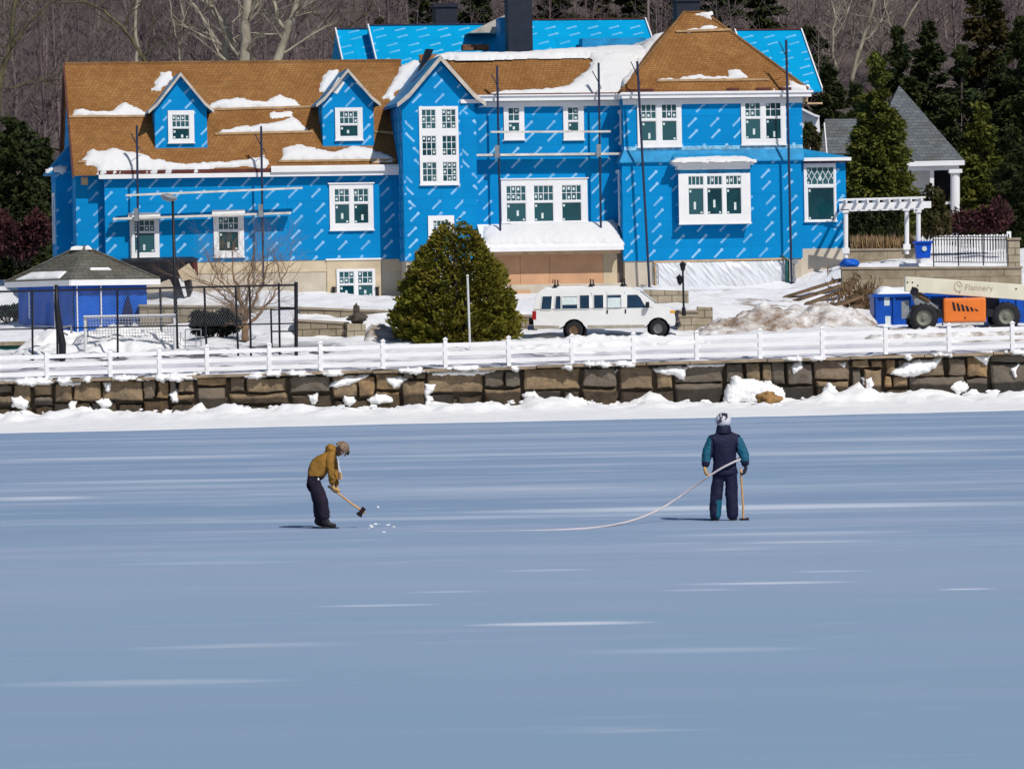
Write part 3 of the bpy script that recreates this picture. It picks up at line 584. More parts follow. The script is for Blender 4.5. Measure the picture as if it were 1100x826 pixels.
# --- projecting bay on the left gable end, with its little hip roof
bz = lz(60, 184, 3.0); bx0 = xa - .72
mb = MB(); mb.box((bx0, 3.4, BASE), (xa + .02, 6.6, bz)); hpart(mb, 'wall', M['wrap'])
mb = MB(); e0, e1, y0, y1 = bx0 - .35, xa + .01, 3.05, 6.95
mb.add([(e0, y0, bz), (e1, y0, bz), (e1, y1, bz), (e0, y1, bz), (e1, y0 + 1.0, bz + 1.25), (e1, y1 - 1.0, bz + 1.25), (e0, y0, bz - .1), (e1, y0, bz - .1), (e1, y1, bz - .1), (e0, y1, bz - .1)],
       [(0, 1, 4), (0, 4, 5, 3), (2, 3, 5), (6, 7, 1, 0), (9, 6, 0, 3), (8, 9, 3, 2), (6, 9, 8, 7), (1, 7, 8, 2), (1, 2, 5, 4)]); hpart(mb, 'bay_roof', M['wrap_plain'])
mb = MB(); mb.box((bx0 - .05, 4.1, BASE + 1.0), (bx0 - .005, 4.28, BASE + 3.3)); mb.box((bx0 - .05, 5.5, BASE + 1.0), (bx0 - .005, 5.68, BASE + 3.3)); mb.box((bx0 - .05, 4.28, BASE + 3.15), (bx0 - .005, 5.5, BASE + 3.3)); hpart(mb, 'casing', M['white'])
# --- dormers
def gable_roof(mb, xm, hw, y0, y1, ze, zp, th, ov, mi=0, flare=0):
    for s in (-1, 1):
        a = Vector((xm, y0, zp)); b = Vector((xm + s * (hw + ov), y0, ze)); m = b * .72 + a * .28 - Vector((0, 0, flare))
        poly = [a, m, b, b - Vector((0, 0, th)), m - Vector((0, 0, th)), a - Vector((0, 0, th))]
        mb.prism(poly, (0, y1 - y0, 0), mi)
def dormer(pxl, pxr, pyb, pye, pyp, ly, back):
    zb, ze = lz(pxl, pyb, ly), lz(pxl, pye, ly); xl, xr = lx(pxl, (pyb + pye) / 2, ly), lx(pxr, (pyb + pye) / 2, ly); xm = (xl + xr) / 2; zp = lz((pxl + pxr) / 2, pyp, ly)
    d = MB().prism([(xl, ly, zb - .4), (xr, ly, zb - .4), (xr, ly, ze), (xm, ly, zp - .12), (xl, ly, ze)], (0, back - ly, 0)); dm = hpart(d, 'dormer', M['wrap'])
    r = MB(); gable_roof(r, xm, (xr - xl) / 2, ly - .28, back, ze - .12, zp + .05, .1, .28, flare=.10); hpart(r, 'dormer_roof', M['wrap_plain'], dm)
    r = MB()
    for s in (-1, 1):
        a = Vector((xm, ly - .34, zp + .05)); b = Vector((xm + s * ((xr - xl) / 2 + .30), ly - .34, ze - .13)); m = b * .72 + a * .28 - Vector((0, 0, .10))
        t_ = Vector((0, 0, .17)); r.prism([a, m, b, b - t_ * .9, m - t_, a - t_], (0, .055, 0))
    hpart(r, 'rake_trim', M['raketrim'], dm)
    r = MB(); r.box((xl - .02, ly - .05, zb - .02), (xr + .02, ly - .004, zb + .03)); hpart(r, 'sill_flashing', M['alu'], dm)
    return xl, xr, zb, ze, zp
M['raketrim'] = plain('primed_rake_trim', (.50, .45, .40), .6, .3, 2)
D1 = dormer(166.5, 222.5, 164, 116, 79.5, .75, 4.5); D2 = dormer(346.5, 401.5, 159, 109, 75.5, .75, 4.5)
# tar paper patches of white on the second dormer
mb = MB(); 
for (a, b, c, d_) in ((357, 96, 366, 84.5), (383, 86, 394, 99)):
    p_, q_ = HL(a, b, .74), HL(c, d_, .74); mb.prism([p_ + Vector((-.12, 0, -.1)), p_ + Vector((.22, 0, -.22)), q_ + Vector((.18, 0, -.2)), q_ + Vector((-.1, 0, .06))], (0, -.006, 0))
hpart(mb, 'tape_patch', M['white'])
# --- gable bay
zbE = lz(470, 108, LB); zbP = lz(472, 62, LB); xm = lx(472, 62, LB); BB = lz(470, 280, LB)
mb = MB(); mb.prism([(xd, LB, BB), (xe, LB, BB), (xe, LB, zbE), (xm, LB, zbP - .15), (xd, LB, zbE)], (0, 6.5, 0)); hpart(mb, 'wall', M['wrap'])
mb = MB(); gable_roof(mb, xm, (xe - xd) / 2, LB - .35, 4.6, zbE - .1, zbP + .08, .14, .35, flare=.12); hpart(mb, 'roof', M['wrap_plain'])
mb = MB()
for s in (-1, 1):
    a = Vector((xm, LB - .43, zbP + .08)); b = Vector((xm + s * ((xe - xd) / 2 + .37), LB - .43, zbE - .12)); m = b * .72 + a * .28 - Vector((0, 0, .12)); t_ = Vector((0, 0, .24))
    mb.prism([a, m, b, b - t_ * .8, m - t_, a - t_], (0, .07, 0))
hpart(mb, 'rake_trim', M['raketrim'])
mb = MB(); mb.prism([(xm - .75, LB + 1.4, zbP - .55), (xm - .28, LB + .9, zbP + .05), (xm - .12, LB + .9, zbP + .42), (xm - .3, LB + 1.9, zbP + .5)], (.02, .6, .02)); hpart(mb, 'roof_paper_flap', M['black'])
mb = MB(); zt = lz(470, 118, LB)
for a in (436, 497): 
    x_ = lx(a, 160, LB); mb.box((x_ - .02, LB - .006, BB + 2.4), (x_ + .62, LB - .002, zt - .1))
hpart(mb, 'wrap_strip', M['wrap_flip'])
# --- centre block with its low front slope and flat snowy top
cE = lz(580, 102, LC - .3); cR = lz(560, 57.5, 2.4); cs = (cR - cE) / 2.7
mb = MB(); mb.prism([(xe - .3, LC, BASE - .6), (xe - .3, 8.5, BASE - .6), (xe - .3, 8.5, cR - .3), (xe - .3, 2.3, cR - .3), (xe - .3, LC, cE - .1)], (xf + 1.6 - xe, 0, 0)); hpart(mb, 'wall', M['wrap'])
cx0, cx1 = lx(455, 80, 1.0), xf + 1.9
mb = MB(); mb.prism([(cx0, LC - .3, cE - .14), (cx0, LC - .3, cE), (cx0, 2.4, cR), (cx0, 2.4, cR - .16)], (cx1 - cx0, 0, 0)); hpart(mb, 'roof', M['cedar'])
mb = MB(); mb.box((xm + .2, 2.3, cR - .35), (cx1 + .4, 9.2, cR - .06)); hpart(mb, 'flat_roof', M['wrap_plain'])
fx0, fx1 = lx(512, 106, LC - .35), lx(668, 106, LC - .35)
mb = MB(); mb.box((fx0, LC - .5, cE - .27), (fx1, LC - .32, cE - .015)); mb.box((fx0 - .05, LC - .58, cE - .06), (fx1, LC - .505, cE + .0)); mb.box((fx0 + .1, LC - .2, cE - .52), (fx1, LC - .006, cE - .28)); mb.box((lx(495, 109, LB - .1), LB - .1, zbE - .15), (xe + .45, LB - .02, zbE + .02)); hpart(mb, 'fascia', M['white'])
mb = MB(); mb.box((fx0 + .5, LC - .44, cE + .0), (fx1, LC - .302, cE + .06)); hpart(mb, 'drip_edge', M['flash'])
# --- tower: two storeys, skirt roof between them, tall hip roof
tE = lz(770, 98, LT2 - .3); tM = lz(770, 162, LT2); tS = lz(770, 172, LT1 - .1); tB = lz(770, 279, LT1)
mb = MB(); mb.box((xg, LT2, tM - .4), (xh, 6.2, tE)); hpart(mb, 'wall', M['wrap'])
mb = MB(); mb.box((xg1, LT1, tB), (xh1, 6.3, tS)); hpart(mb, 'wall', M['wrap'])
mb = MB(); zl = tS - .02; pts = [(xg1 - .12, LT1 - .14), (xh1 + .12, LT1 - .14), (xh1 + .12, 6.3), (xg1 - .12, 6.3)]; pu = [(xg - .01, LT2 - .01), (xh + .01, LT2 - .01), (xh + .01, 6.3), (xg - .01, 6.3)]
mb.add([(*p, zl - .06) for p in pts] + [(*p, zl) for p in pts] + [(*p, tM + .05) for p in pu], [(0, 1, 5, 4), (1, 2, 6, 5), (2, 3, 7, 6), (3, 0, 4, 7), (4, 5, 9, 8), (5, 6, 10, 9), (7, 4, 8, 11), (6, 7, 11, 10), (3, 2, 1, 0)]); hpart(mb, 'skirt_roof', M['wrap_plain'])
mb = MB(); mb.box((xg, LT2 - .025, tM + .05), (xh, LT2 - .004, tM + .22)); M['torn'] = plain('torn_wrap_edge', (.25, .52, .72), .5, .6, 5); hpart(mb, 'torn_edge', M['torn'])
hx0, hx1, hy0, hy1 = lx(668, 99, LT2 - .3), lx(868, 97, LT2 - .3), LT2 - .32, 6.0; ya = (hy0 + hy1) / 2; ax0, ax1 = lx(735, 14, ya), lx(757, 14, ya); aZ = lz(745, 14, ya)
mb = MB(); mb.add([(hx0, hy0, tE + .05), (hx1, hy0, tE + .05), (hx1, hy1, tE + .05), (hx0, hy1, tE + .05), (ax0, ya, aZ), (ax1, ya, aZ), (hx0, hy0, tE - .05), (hx1, hy0, tE - .05), (hx1, hy1, tE - .05), (hx0, hy1, tE - .05)],
                  [(0, 1, 5, 4), (1, 2, 5), (2, 3, 4, 5), (3, 0, 4), (6, 7, 1, 0), (7, 8, 2, 1), (8, 9, 3, 2), (9, 6, 0, 3), (9, 8, 7, 6)]); hpart(mb, 'hip_roof', M['cedar'])
mb = MB(); mb.tube([(hx0, hy0, tE + .07), (ax0, ya, aZ + .02), (ax1, ya, aZ + .02), (hx1, hy0, tE + .07)], .07, 5); hpart(mb, 'hip_cap', M['cedar_c'])
mb = MB()
mb.box((hx0 - .03, hy0 - .12, tE - .30), (hx1 + .12, hy0 - .01, tE - .06)); mb.box((hx0 - .08, hy0 - .19, tE - .12), (hx1 + .2, hy0 - .125, tE - .02)); mb.box((xg - .02, LT2 - .1, tE - .56), (xh + .02, LT2 - .004, tE - .31)); mb.box((hx1 + .02, hy0, tE - .3), (hx1 + .1, hy1, tE - .06)); mb.box((hx0 - .1, hy0, tE - .3), (hx0 - .02, hy1, tE - .06)); hpart(mb, 'fascia', M['white'])
for a, b in ((672, 702), (781, 794), (812, 828), (838, 850)): hpart(MB().box((lx(a, 96, hy0), hy0 - .05, tE + .02), (lx(b, 96, hy0), hy0 + .02, tE + .13)), 'drip_edge', M['flash'])
mb = MB(); mb.box((xh + .01, LT2 + .3, tE - .5), (xh + .35, LT2 + .5, tE - .3)); mb.box((xh + .3, LT2 + .2, tE - .62), (xh + 1.0, LT2 + .28, tE - .54)); hpart(mb, 'scaffold_bracket', M['wood'])
# white window trims in the shaded left faces of the tower
mb = MB()
for xx, z0, z1, y_ in ((xg, tM + .35, tE - .75, LT2 + .55), (xg1, tB + 1.6, tS - .35, LT1 + .65)): mb.box((xx - .05, y_, z0), (xx - .004, y_ + .16, z1)); mb.box((xx - .05, y_ + .9, z0), (xx - .004, y_ + 1.06, z1)); mb.box((xx - .05, y_ + .16, z1 - .16), (xx - .004, y_ + .9, z1)); mb.box((xx - .05, y_ + .16, z0), (xx - .004, y_ + .9, z0 + .14))
hpart(mb, 'casing', M['white'])
# --- annex at the right end
aT = lz(885, 170, LA - .3); aB = lz(885, 267, LA); ax_ = xh1 - .02
mb = MB(); mb.box((ax_, LA, aB), (xi, 3.8, aT)); hpart(mb, 'wall', M['wrap'])
mb = MB(); r0, r1 = lx(862, 170, LA - .35), lx(913, 169, LA - .35); zt2 = lz(862, 157, LA + 1.5)
mb.add([(r0, LA - .35, aT + .03), (r1, LA - .35, aT + .03), (r1, 4.1, aT + .03), (r0, 4.1, aT + .03), (xh1 - .1, LA + 1.5, zt2), (xh1 - .1, 3.0, zt2), (r0, LA - .35, aT - .05), (r1, LA - .35, aT - .05), (r1, 4.1, aT - .05), (r0, 4.1, aT - .05)],
       [(0, 1, 4), (1, 2, 5, 4), (2, 3, 5), (0, 4, 5, 3), (6, 7, 1, 0), (7, 8, 2, 1), (8, 9, 3, 2), (9, 8, 7, 6)]); hpart(mb, 'annex_roof', M['wrap_plain'])
mb = MB(); mb.box((lx(863, 172, LA - .38), LA - .42, aT - .13), (r1 + .02, LA - .355, aT + .02)); mb.box((r1 + .005, LA - .35, aT - .13), (r1 + .06, 4.1, aT + .02)); hpart(mb, 'fascia', M['white'])
mb = MB(); mb.box((lx(863, 174, LA - .3), LA - .34, aT - .20), (r1 - .15, LA - .30, aT - .135)); hpart(mb, 'drip_edge', M['flash'])
# --- foundations
for lo, hi in (((xa + .1, LG + .08, -1.5), (xb + .1, 9.4, BASE)), ((xb + .06, L0 + .06, -1.5), (xc + .3, 9.0, BASE)), ((xd + .06, LB + .06, -1.5), (xe - .06, 4, BB)), ((xg1 + .06, LT1 + .06, -1.5), (xh1 - .06, 6, tB)), ((ax_ - .25, LA - .12, -1.0), (xi + .02, 3.6, aB))): hpart(MB().box(lo, hi), 'foundation', M['concrete'])
mb = MB(); zz = BASE - .52; mb.box((lx(205, 285, L0), L0 + .03, zz), (lx(355, 285, L0), L0 + .055, BASE - .01)); mb.box((lx(412, 285, L0), L0 + .03, zz), (xc - .05, L0 + .055, BASE - .01)); hpart(mb, 'insulation_board', M['concrete_tan'])
mb = MB(); wx0, wx1 = lx(351, 280, L0), lx(409, 280, L0); mb.box((wx0, L0 + .0, BASE - .45), (wx1, L0 + .05, BASE - .02)); mb.box((wx0, L0, lz(380, 322, L0)), (lx(361, 300, L0), L0 + .05, BASE - .45)); mb.box((lx(403, 300, L0), L0, lz(380, 322, L0)), (wx1, L0 + .05, BASE - .45)); hpart(mb, 'window_surround', M['concrete_tan'])
mb = MB(); mb.box((wx0 - .05, L0 - .05, BASE - .03), (wx1 + .05, L0 - .002, BASE + .05)); hpart(mb, 'lintel_flashing', M['white'])
for a in (358.5, 405):
    c = HL(a, 314, L0); mb = MB().box((c.x - .07, L0 - .14, c.z - .2), (c.x + .07, L0 - .005, c.z + .2)); mb.box((c.x - .09, L0 - .17, c.z + .2), (c.x + .09, L0 - .005, c.z + .24)); hpart(mb, 'wall_lamp', M['black'])
# plastic sheet over the tower foundation
def blanket(name, mat, pos, nu, nv, parent):
    V = [pos(i / nu, j / nv) for j in range(nv + 1) for i in range(nu + 1)]; fs = [(j * (nu + 1) + i, j * (nu + 1) + i + 1, (j + 1) * (nu + 1) + i + 1, (j + 1) * (nu + 1) + i) for j in range(nv) for i in range(nu)]
    m = MB(); m.add(V, fs); return m.build(name, mat, parent, smooth=True)
px0, px1, pz0, pz1 = lx(705, 300, LT1), lx(846, 300, LT1), lz(770, 311, LT1), lz(770, 281.5, LT1)
def sheet(u, v):
    x_ = px0 + (px1 - px0) * u; z_ = pz0 + (pz1 - pz0) * v
    fold = mnoise.noise(Vector((x_ * 4 + z_ * 3.4, z_ * 1.1, 1))) * .10 + mnoise.noise(Vector((x_ * 9 + z_ * 6, z_ * 2, 5))) * .05
    return (x_, LT1 - .02 - abs(fold) - .14 * math.sin(math.pi * v) * (.5 + .5 * mnoise.noise(Vector((x_ * .8, 2, 3)))), z_ - .05 * (1 - v) * mnoise.noise(Vector((x_ * 2, 7, 7))))
blanket('plastic_sheet', M['poly'], sheet, 150, 26, house)
mb = MB(); mb.bar(HL(702, 281.5, LT1 - .02), HL(846, 278, LT1 - .02), .05, .09); mb.bar(HL(703.5, 283, LT1 - .02), HL(704.5, 310, LT1 - .02), .05, .14); mb.bar(HL(745, 312.5, LT1 - .2), HL(838, 311.5, LT1 - .2), .08, .06); hpart(mb, 'batten', M['wood'])
# --- porch: plywood front, roof under snow
pR0, pR1 = lx(519, 258, -2.0), lx(669, 258, -2.0); pzE = lz(600, 266, -2.0); pzT = lz(600, 240, LC); 
mb = MB(); mb.prism([(pR0, -2.05, pzE - .12), (pR0, -2.05, pzE), (pR0, LC, pzT), (pR0, LC, pzT - .15)], (pR1 - pR0 , 0, 0)); hpart(mb, 'porch_roof', M['white'])
mb = MB(); mb.box((pR0, -2.12, pzE - .15), (pR1 + .02, -2.055, pzE + .03)); hpart(mb, 'porch_fascia', M['white'])
mb = MB(); mb.box((pR0 + .3, -1.9, pzE - .30), (pR1 - .1, -1.75, pzE - .14)); hpart(mb, 'porch_beam', M['wood'])
yw = -1.2; zb_ = lz(600, 305, yw); edges = [xe - .4, lx(559, 290, yw), lx(590.5, 290, yw), lx(648, 290, yw), lx(663, 290, yw)]
mb = MB(); mb.box((edges[0], yw, zb_), (edges[1] - .012, yw + .06, pzE)); mb.box((edges[1], yw - .004, zb_), (edges[2] - .012, yw + .06, pzE)); mb.box((edges[2], yw, zb_), (edges[3] - .012, yw + .06, pzE)); mb.box((edges[3], yw - .002, zb_), (edges[4], yw + .06, pzE), 1); hpart(mb, 'plywood_wall', [M['ply'], M['concrete_tan']])
mb = MB(); mb.box((edges[0], yw - .5, -1.2), (xg1, yw + .3, zb_ - .004)); hpart(mb, 'porch_floor', M['concrete'])
mb = MB(); mb.box((edges[4] + .0, yw + .02, zb_), (xg1 + .1, yw + .2, pzE)); M['pierside'] = plain('grey_brown_pier', (.20, .15, .14), .8, .2, 2); hpart(mb, 'porch_pier', M['pierside'])
mb = MB(); mb.box((edges[0], yw - .56, lz(555, 349, -1.8)), (lx(570, 330, yw - .55), yw - .52, zb_ - .25)); hpart(mb, 'plywood_apron', M['ply'])
# --- back wings with blue roofs, chimneys
def back_roof(name, pl, pr, pyt, pye, yr, run, inset=.15):
    zt_, x0_, x1_ = lz((pl + pr) / 2, pyt, yr), lx(pl, pyt, yr), lx(pr, pyt, yr); ze_ = lz((pl + pr) / 2, pye, yr - run)
    m = MB(); m.prism([(x0_, yr - run, ze_ - .1), (x0_, yr - run, ze_), (x0_, yr, zt_), (x0_, yr + run, ze_), (x0_, yr + run, ze_ - .1)], (x1_ - x0_, 0, 0)); r = hpart(m, name, M['wrap_roof'])
    m = MB(); m.prism([(x0_ + .15, yr - run + .3, 0), (x0_ + .15, yr - run + .3, ze_), (x0_ + .15, yr, zt_ - .3), (x0_ + .15, yr + run - .3, ze_), (x0_ + .15, yr + run - .3, 0)], (x1_ - x0_ - .15 - inset, 0, 0)); hpart(m, 'wall', M['wrap'])
    for xq in (x1_ + .03, x0_ - .03): hpart(MB().bar((xq, yr - run, ze_), (xq, yr, zt_), .06, .18), 'rake_trim', M['white'])
    m = MB(); m.bar((x0_, yr, zt_ + .02), (x1_, yr, zt_ + .02), .2, .06); hpart(m, 'ridge_cap', M['darkblue'] if pl < 500 else M['flash'])
    return x0_, x1_, zt_, ze_
back_roof('back_roof', 396, 547, 27, 70, 13.5, 3.2); back_roof('back_roof', 547, 692.5, 21.5, 68, 13.5, 3.6); back_roof('back_roof', 361, 395, 31.5, 72, 14.5, 3.0)
R3 = back_roof('back_roof', 790, 860, 32.5, 97, 9.0, 4.2, 1.15)
mb = MB(); p_, q_ = HL(624, 42, 10.6), HL(692, 52, 10.6); mb.box((p_.x, 10.2, q_.z - .5), (q_.x, 11.2, p_.z)); hpart(mb, 'cricket', M['wrap_plain'])
mb = MB(); p_, q_ = HL(501, 30, 12.0), HL(541, 17, 12.0); mb.prism([(p_.x, 11.2, p_.z - .3), (q_.x, 11.2, q_.z), (q_.x, 11.2, p_.z - .3)], (0, 3.2, 0)); hpart(mb, 'cross_gable', M['raketrim'])
mb = MB(); p_ = HL(538, 22, 10.0); mb.box((p_.x - .1, 9.6, p_.z - 1.6), (p_.x + .55, 10.9, p_.z + .1)); hpart(mb, 'chimney_cricket', M['wrap_plain'])
def chimney(pl, pr, pyt, ly, depth, pots=0):
    x0_, x1_, zt_ = lx(pl, pyt, ly), lx(pr, pyt, ly), lz((pl + pr) / 2, pyt, ly); m = MB(); m.box((x0_, ly, cR - 4), (x1_, ly + depth, zt_)); c = hpart(m, 'chimney', M['chim'])
    m = MB(); m.box((x0_ - .08, ly - .08, zt_), (x1_ + .08, ly + depth + .08, zt_ + .18)); hpart(m, 'chimney_cap', M['chim'], c)
    m = MB(); m.box((x0_ - .06, ly - .06, cR - .2), (x1_ + .06, ly + depth + .06, cR + .12)); hpart(m, 'base_flashing', M['snow'], c)
chimney(545, 571, -26, 7.0, 1.0); chimney(468, 491, 8, 15.0, 1.2); chimney(727, 752, 2, 9.5, 1.0)
# stacked shingle bundles left on the roofs
def bundle(px, py, ly, w, d=.35, h=.22, rz=0):
    p_ = HL(px, py, ly); m = MB(); wv = w / 23.5
    for j in range(2): m.box((p_.x + (j - .5) * wv * .5 - wv * .24, ly, p_.z), (p_.x + (j - .5) * wv * .5 + wv * .24, ly + d, p_.z + h)); m.box((p_.x + (j - .5) * wv * .5 - .02, ly - .01, p_.z), (p_.x + (j - .5) * wv * .5 + .02, ly + d + .01, p_.z + h + .01))
    c = HO + HX * p_.x + HY * ly; o = m.build('shingle_bundle', M['bundle']); o.location = HO; o.rotation_euler = (0, 0, TH); return o
M['bundle'] = plain('cedar_bundle', (.20, .085, .045), .8, .5, 6)
tag(bundle(511.5, 54, 9.8, 30, .6, .26), 'reddish bundle of shingles lying on the blue back roof left of the tall chimney', 'shingle bundle')
# ------------------------------------------------------------------ windows
def window(rect, cells, ly, frame_out=.07, parent=None, sill=True, stick=True, mat='white', cut=None, head=0):
    """rect: trim outline in photo pixels; cells: glazed openings (l,t,r,b,cols,rows)"""
    l, t_, r, b = rect; cxp, cyp = (l + r) / 2, (t_ + b) / 2; c = HL(cxp, cyp, ly); k = (HL(cxp + 10, cyp, ly).x - c.x) / 10
    X = lambda px: c.x + (px - cxp) * k
    Z = lambda py: c.z - (py - cyp) * k
    cs_ = [(X(a), Z(d_), X(cc), Z(bb), co_, ro_, *rest) for a, bb, cc, d_, co_, ro_, *rest in cells]   # x0,z0,x1,z1
    us = sorted({X(l), X(r)} | {v for q in cs_ for v in (q[0], q[2])}); vs_ = sorted({Z(b), Z(t_)} | {v for q in cs_ for v in (q[1], q[3])})
    m = MB()
    for i in range(len(us) - 1):
        for j in range(len(vs_) - 1):
            mx, mz = (us[i] + us[i + 1]) / 2, (vs_[j] + vs_[j + 1]) / 2
            if not any(q[0] < mx < q[2] and q[1] < mz < q[3] for q in cs_): m.box((us[i], ly - frame_out, vs_[j]), (us[i + 1], ly - .003, vs_[j + 1]))
    if sill: m.box((X(l) - .03, ly - frame_out - .06, Z(b) - .0), (X(r) + .03, ly - frame_out - .001, Z(b) + .06))
    if head: m.box((X(l) - .06, ly - frame_out - .05, Z(t_)), (X(r) + .06, ly - .004, Z(t_) + head))
    w = m.build('window', M[mat], parent or house)
    m = MB(); s = MB(); rr = random.Random(int(l * 7 + t_))
    for q in cs_:
        x0, z0, x1, z1, co_, ro_ = q[:6]; y = ly - .012
        m.box((x0, y, z0), (x1, ly - .004, z1))
        f = .03
        s.box((x0, ly - frame_out * .75, z0), (x0 + f, y, z1)); s.box((x1 - f, ly - frame_out * .75, z0), (x1, y, z1)); s.box((x0 + f, ly - frame_out * .75, z0), (x1 - f, y, z0 + f)); s.box((x0 + f, ly - frame_out * .75, z1 - f), (x1 - f, y, z1))
        mw_ = .028
        if len(q) > 6:                                       # lattice of little diamonds
            n = 5; w_ = (x1 - x0) / n; zm_ = (z0 + z1) / 2; hd = (z1 - z0) * .27
            for i in range(1, n): s.box((x0 + w_ * i - mw_ / 2, y - .015, zm_ + hd), (x0 + w_ * i + mw_ / 2, y, z1)); s.box((x0 + w_ * i - mw_ / 2, y - .015, z0), (x0 + w_ * i + mw_ / 2, y, zm_ - hd))
            for i in range(n):
                xx = x0 + w_ * (i + .5)
                for sg in (-1, 1):
                    for sx in (-1, 1):
                        if (i == 0 and sx < 0) or (i == n - 1 and sx > 0): pass
                        s.bar((xx + sx * w_ / 2, y - .008, zm_ + sg * hd), (xx, y - .008, zm_), .014, .024)
        else:
            for i in range(1, co_): xx = x0 + (x1 - x0) * i / co_; s.box((xx - mw_ / 2, y - .02, z0 + f), (xx + mw_ / 2, y, z1 - f))
            for j in range(1, ro_): zz_ = z0 + (z1 - z0) * j / ro_; s.box((x0 + f, y - .022, zz_ - mw_ / 2), (x1 - f, y, zz_ + mw_ / 2))
        if stick:
            if co_ > 1 and len(q) == 6:
                for i in range(co_):
                    for j in range(ro_):
                        if rr.random() < .42:
                            cw, ch = (x1 - x0) / co_, (z1 - z0) / ro_; a = x0 + cw * (i + .5); bq = z0 + ch * (j + .5 + rr.uniform(-.1, .12)); m.box((a - cw * .2, y - .004, bq - ch * .18), (a + cw * .2, y - .0005, bq + ch * .18), 1)
            else:
                W_, H_ = x1 - x0, z1 - z0
                if rr.random() < .8: a = x0 + W_ * rr.uniform(.42, .6); bq = z0 + H_ * rr.uniform(.08, .35); m.box((a - .05, y - .004, bq), (a + .05, y - .0005, bq + H_ * .28), 1)
                m.box((x0 + .07, y - .004, z1 - .2), (x0 + .16, y - .0005, z1 - .1), 1)
                if rr.random() < .6: m.box((x0 + .06, y - .004, z0 + .06), (x0 + .15, y - .0005, z0 + .14), 1)
                if rr.random() < .4: m.box((x1 - .16, y - .004, z0 + .07), (x1 - .07, y - .0005, z0 + .15), 1)
    m.build('pane', [M['glass'], M['sticker']], w); s.build('sash', M['muntin'], w)
    return w
window((180.5, 119, 208.5, 154.5), [(184.5, 123.5, 203.5, 137, 4, 2), (184.5, 138, 203.5, 150, 1, 1)], .75)
window((360, 116, 389.5, 151.5), [(364.5, 119.5, 384.5, 133.5, 4, 2), (364.5, 134.5, 384.5, 147, 1, 1)], .75)
window((450.5, 115, 492.5, 199), [(a, t_, a + 15.6, b, 3, 3) for a in (453, 474.6) for t_, b in ((118, 139), (146, 167.5), (174, 195))], LB)
window((139.5, 234, 171, 279), [(144, 236.5, 166.5, 249, 4, 2), (144, 250, 166.5, 272, 1, 1)], L0, head=.22)
window((229.5, 231, 262, 277), [(234.5, 233, 256.5, 247, 4, 2), (234.5, 248.5, 256.5, 270, 1, 1)], L0, head=.22)
window((354, 198, 401, 248), [(359, 203, 375.5, 217.5, 3, 2), (359, 219, 375.5, 240.5, 1, 1), (379.5, 203, 396, 217.5, 3, 2), (379.5, 219, 396, 240.5, 1, 1)], L0, head=.06)
window((361.5, 289, 403, 321), [(364, 291.5, 380.5, 305, 3, 2), (364, 306, 380.5, 319.5, 1, 1), (384, 291.5, 400.5, 305, 3, 2), (384, 306, 400.5, 319.5, 1, 1)], L0, sill=False)
window((460, 232, 488, 276), [(465, 237, 482.5, 250, 4, 2), (465, 251.5, 482.5, 270, 1, 1)], LB)
window((541, 114, 563, 151), [(545.5, 116, 558, 130.5, 2, 2), (545.5, 131.5, 558, 143, 1, 1)], LC)
window((605, 113.5, 627, 151), [(609.5, 115.5, 621.5, 130, 2, 2), (609.5, 131, 621.5, 143, 1, 1)], LC)
window((538.5, 193, 631, 239.5), [(a, 199.5, a + 21.5, 216, 4, 2) for a in (543.5, 573, 603)] + [(a, 217.5, a + 21.5, 238, 1, 1) for a in (543.5, 573, 603)], LC, head=.05)
window((684.5, 111, 732, 158.5), [(a, 112.5, a + 16.5, 128, 3, 2) for a in (688.5, 710.5)] + [(a, 130, a + 16.5, 151.5, 1, 1) for a in (688.5, 710.5)], LT2)
window((796, 108, 844, 156), [(a, 110, a + 17, 126, 3, 2) for a in (800, 822)] + [(a, 127.5, a + 17, 149.5, 1, 1) for a in (800, 822)], LT2)
window((863.5, 176.5, 898, 238), [(866, 180, 896, 199, 5, 1, 'lattice'), (867, 201.5, 896, 236, 1, 1)], LA)
# box bay window on the tower
LY = LT1 - .45; m = MB(); p_, q_ = HL(729.5, 182, LY), HL(805.5, 241, LY); m.box((p_.x, LY, q_.z), (q_.x, LT1 + .01, p_.z)); bay = hpart(m, 'bay_window', M['wrap_plain'])
m = MB(); p1, q1 = HL(722, 172, LY - .2), HL(812, 182, LY - .2); zc0, zc1 = HL(767, 182, LY - .2).z, HL(767, 172, LY - .2).z
m.box((p1.x + .25, LY - .15, zc0), (q1.x - .25, LT1 - .003, zc0 + .18)); m.box((p1.x + .1, LY - .28, zc0 + .18), (q1.x - .1, LT1 - .003, zc0 + .27)); m.box((p1.x, LY - .38, zc0 + .27), (q1.x, LT1 - .003, zc1)); m.build('cornice', M['white'], bay)
m = MB(); m.add([(p1.x, LY - .38, zc1 + .003), (q1.x, LY - .38, zc1 + .003), (q1.x - .2, LT1 - .01, zc1 + .3), (p1.x + .2, LT1 - .01, zc1 + .3), (q1.x, LT1 - .01, zc1 + .003), (p1.x, LT1 - .01, zc1 + .003)], [(0, 1, 2, 3), (1, 4, 2), (0, 3, 5), (5, 4, 1, 0)]); m.build('roof_membrane', M['wrap_plain'], bay)
window((729, 187, 806, 240.5), [(a, 189.5, a + 17, 199.5, 4, 1) for a in (739, 759, 779.5)] + [(a, 202, a + 17, 230.5, 1, 1) for a in (739, 759, 779.5)], LY, sill=True)
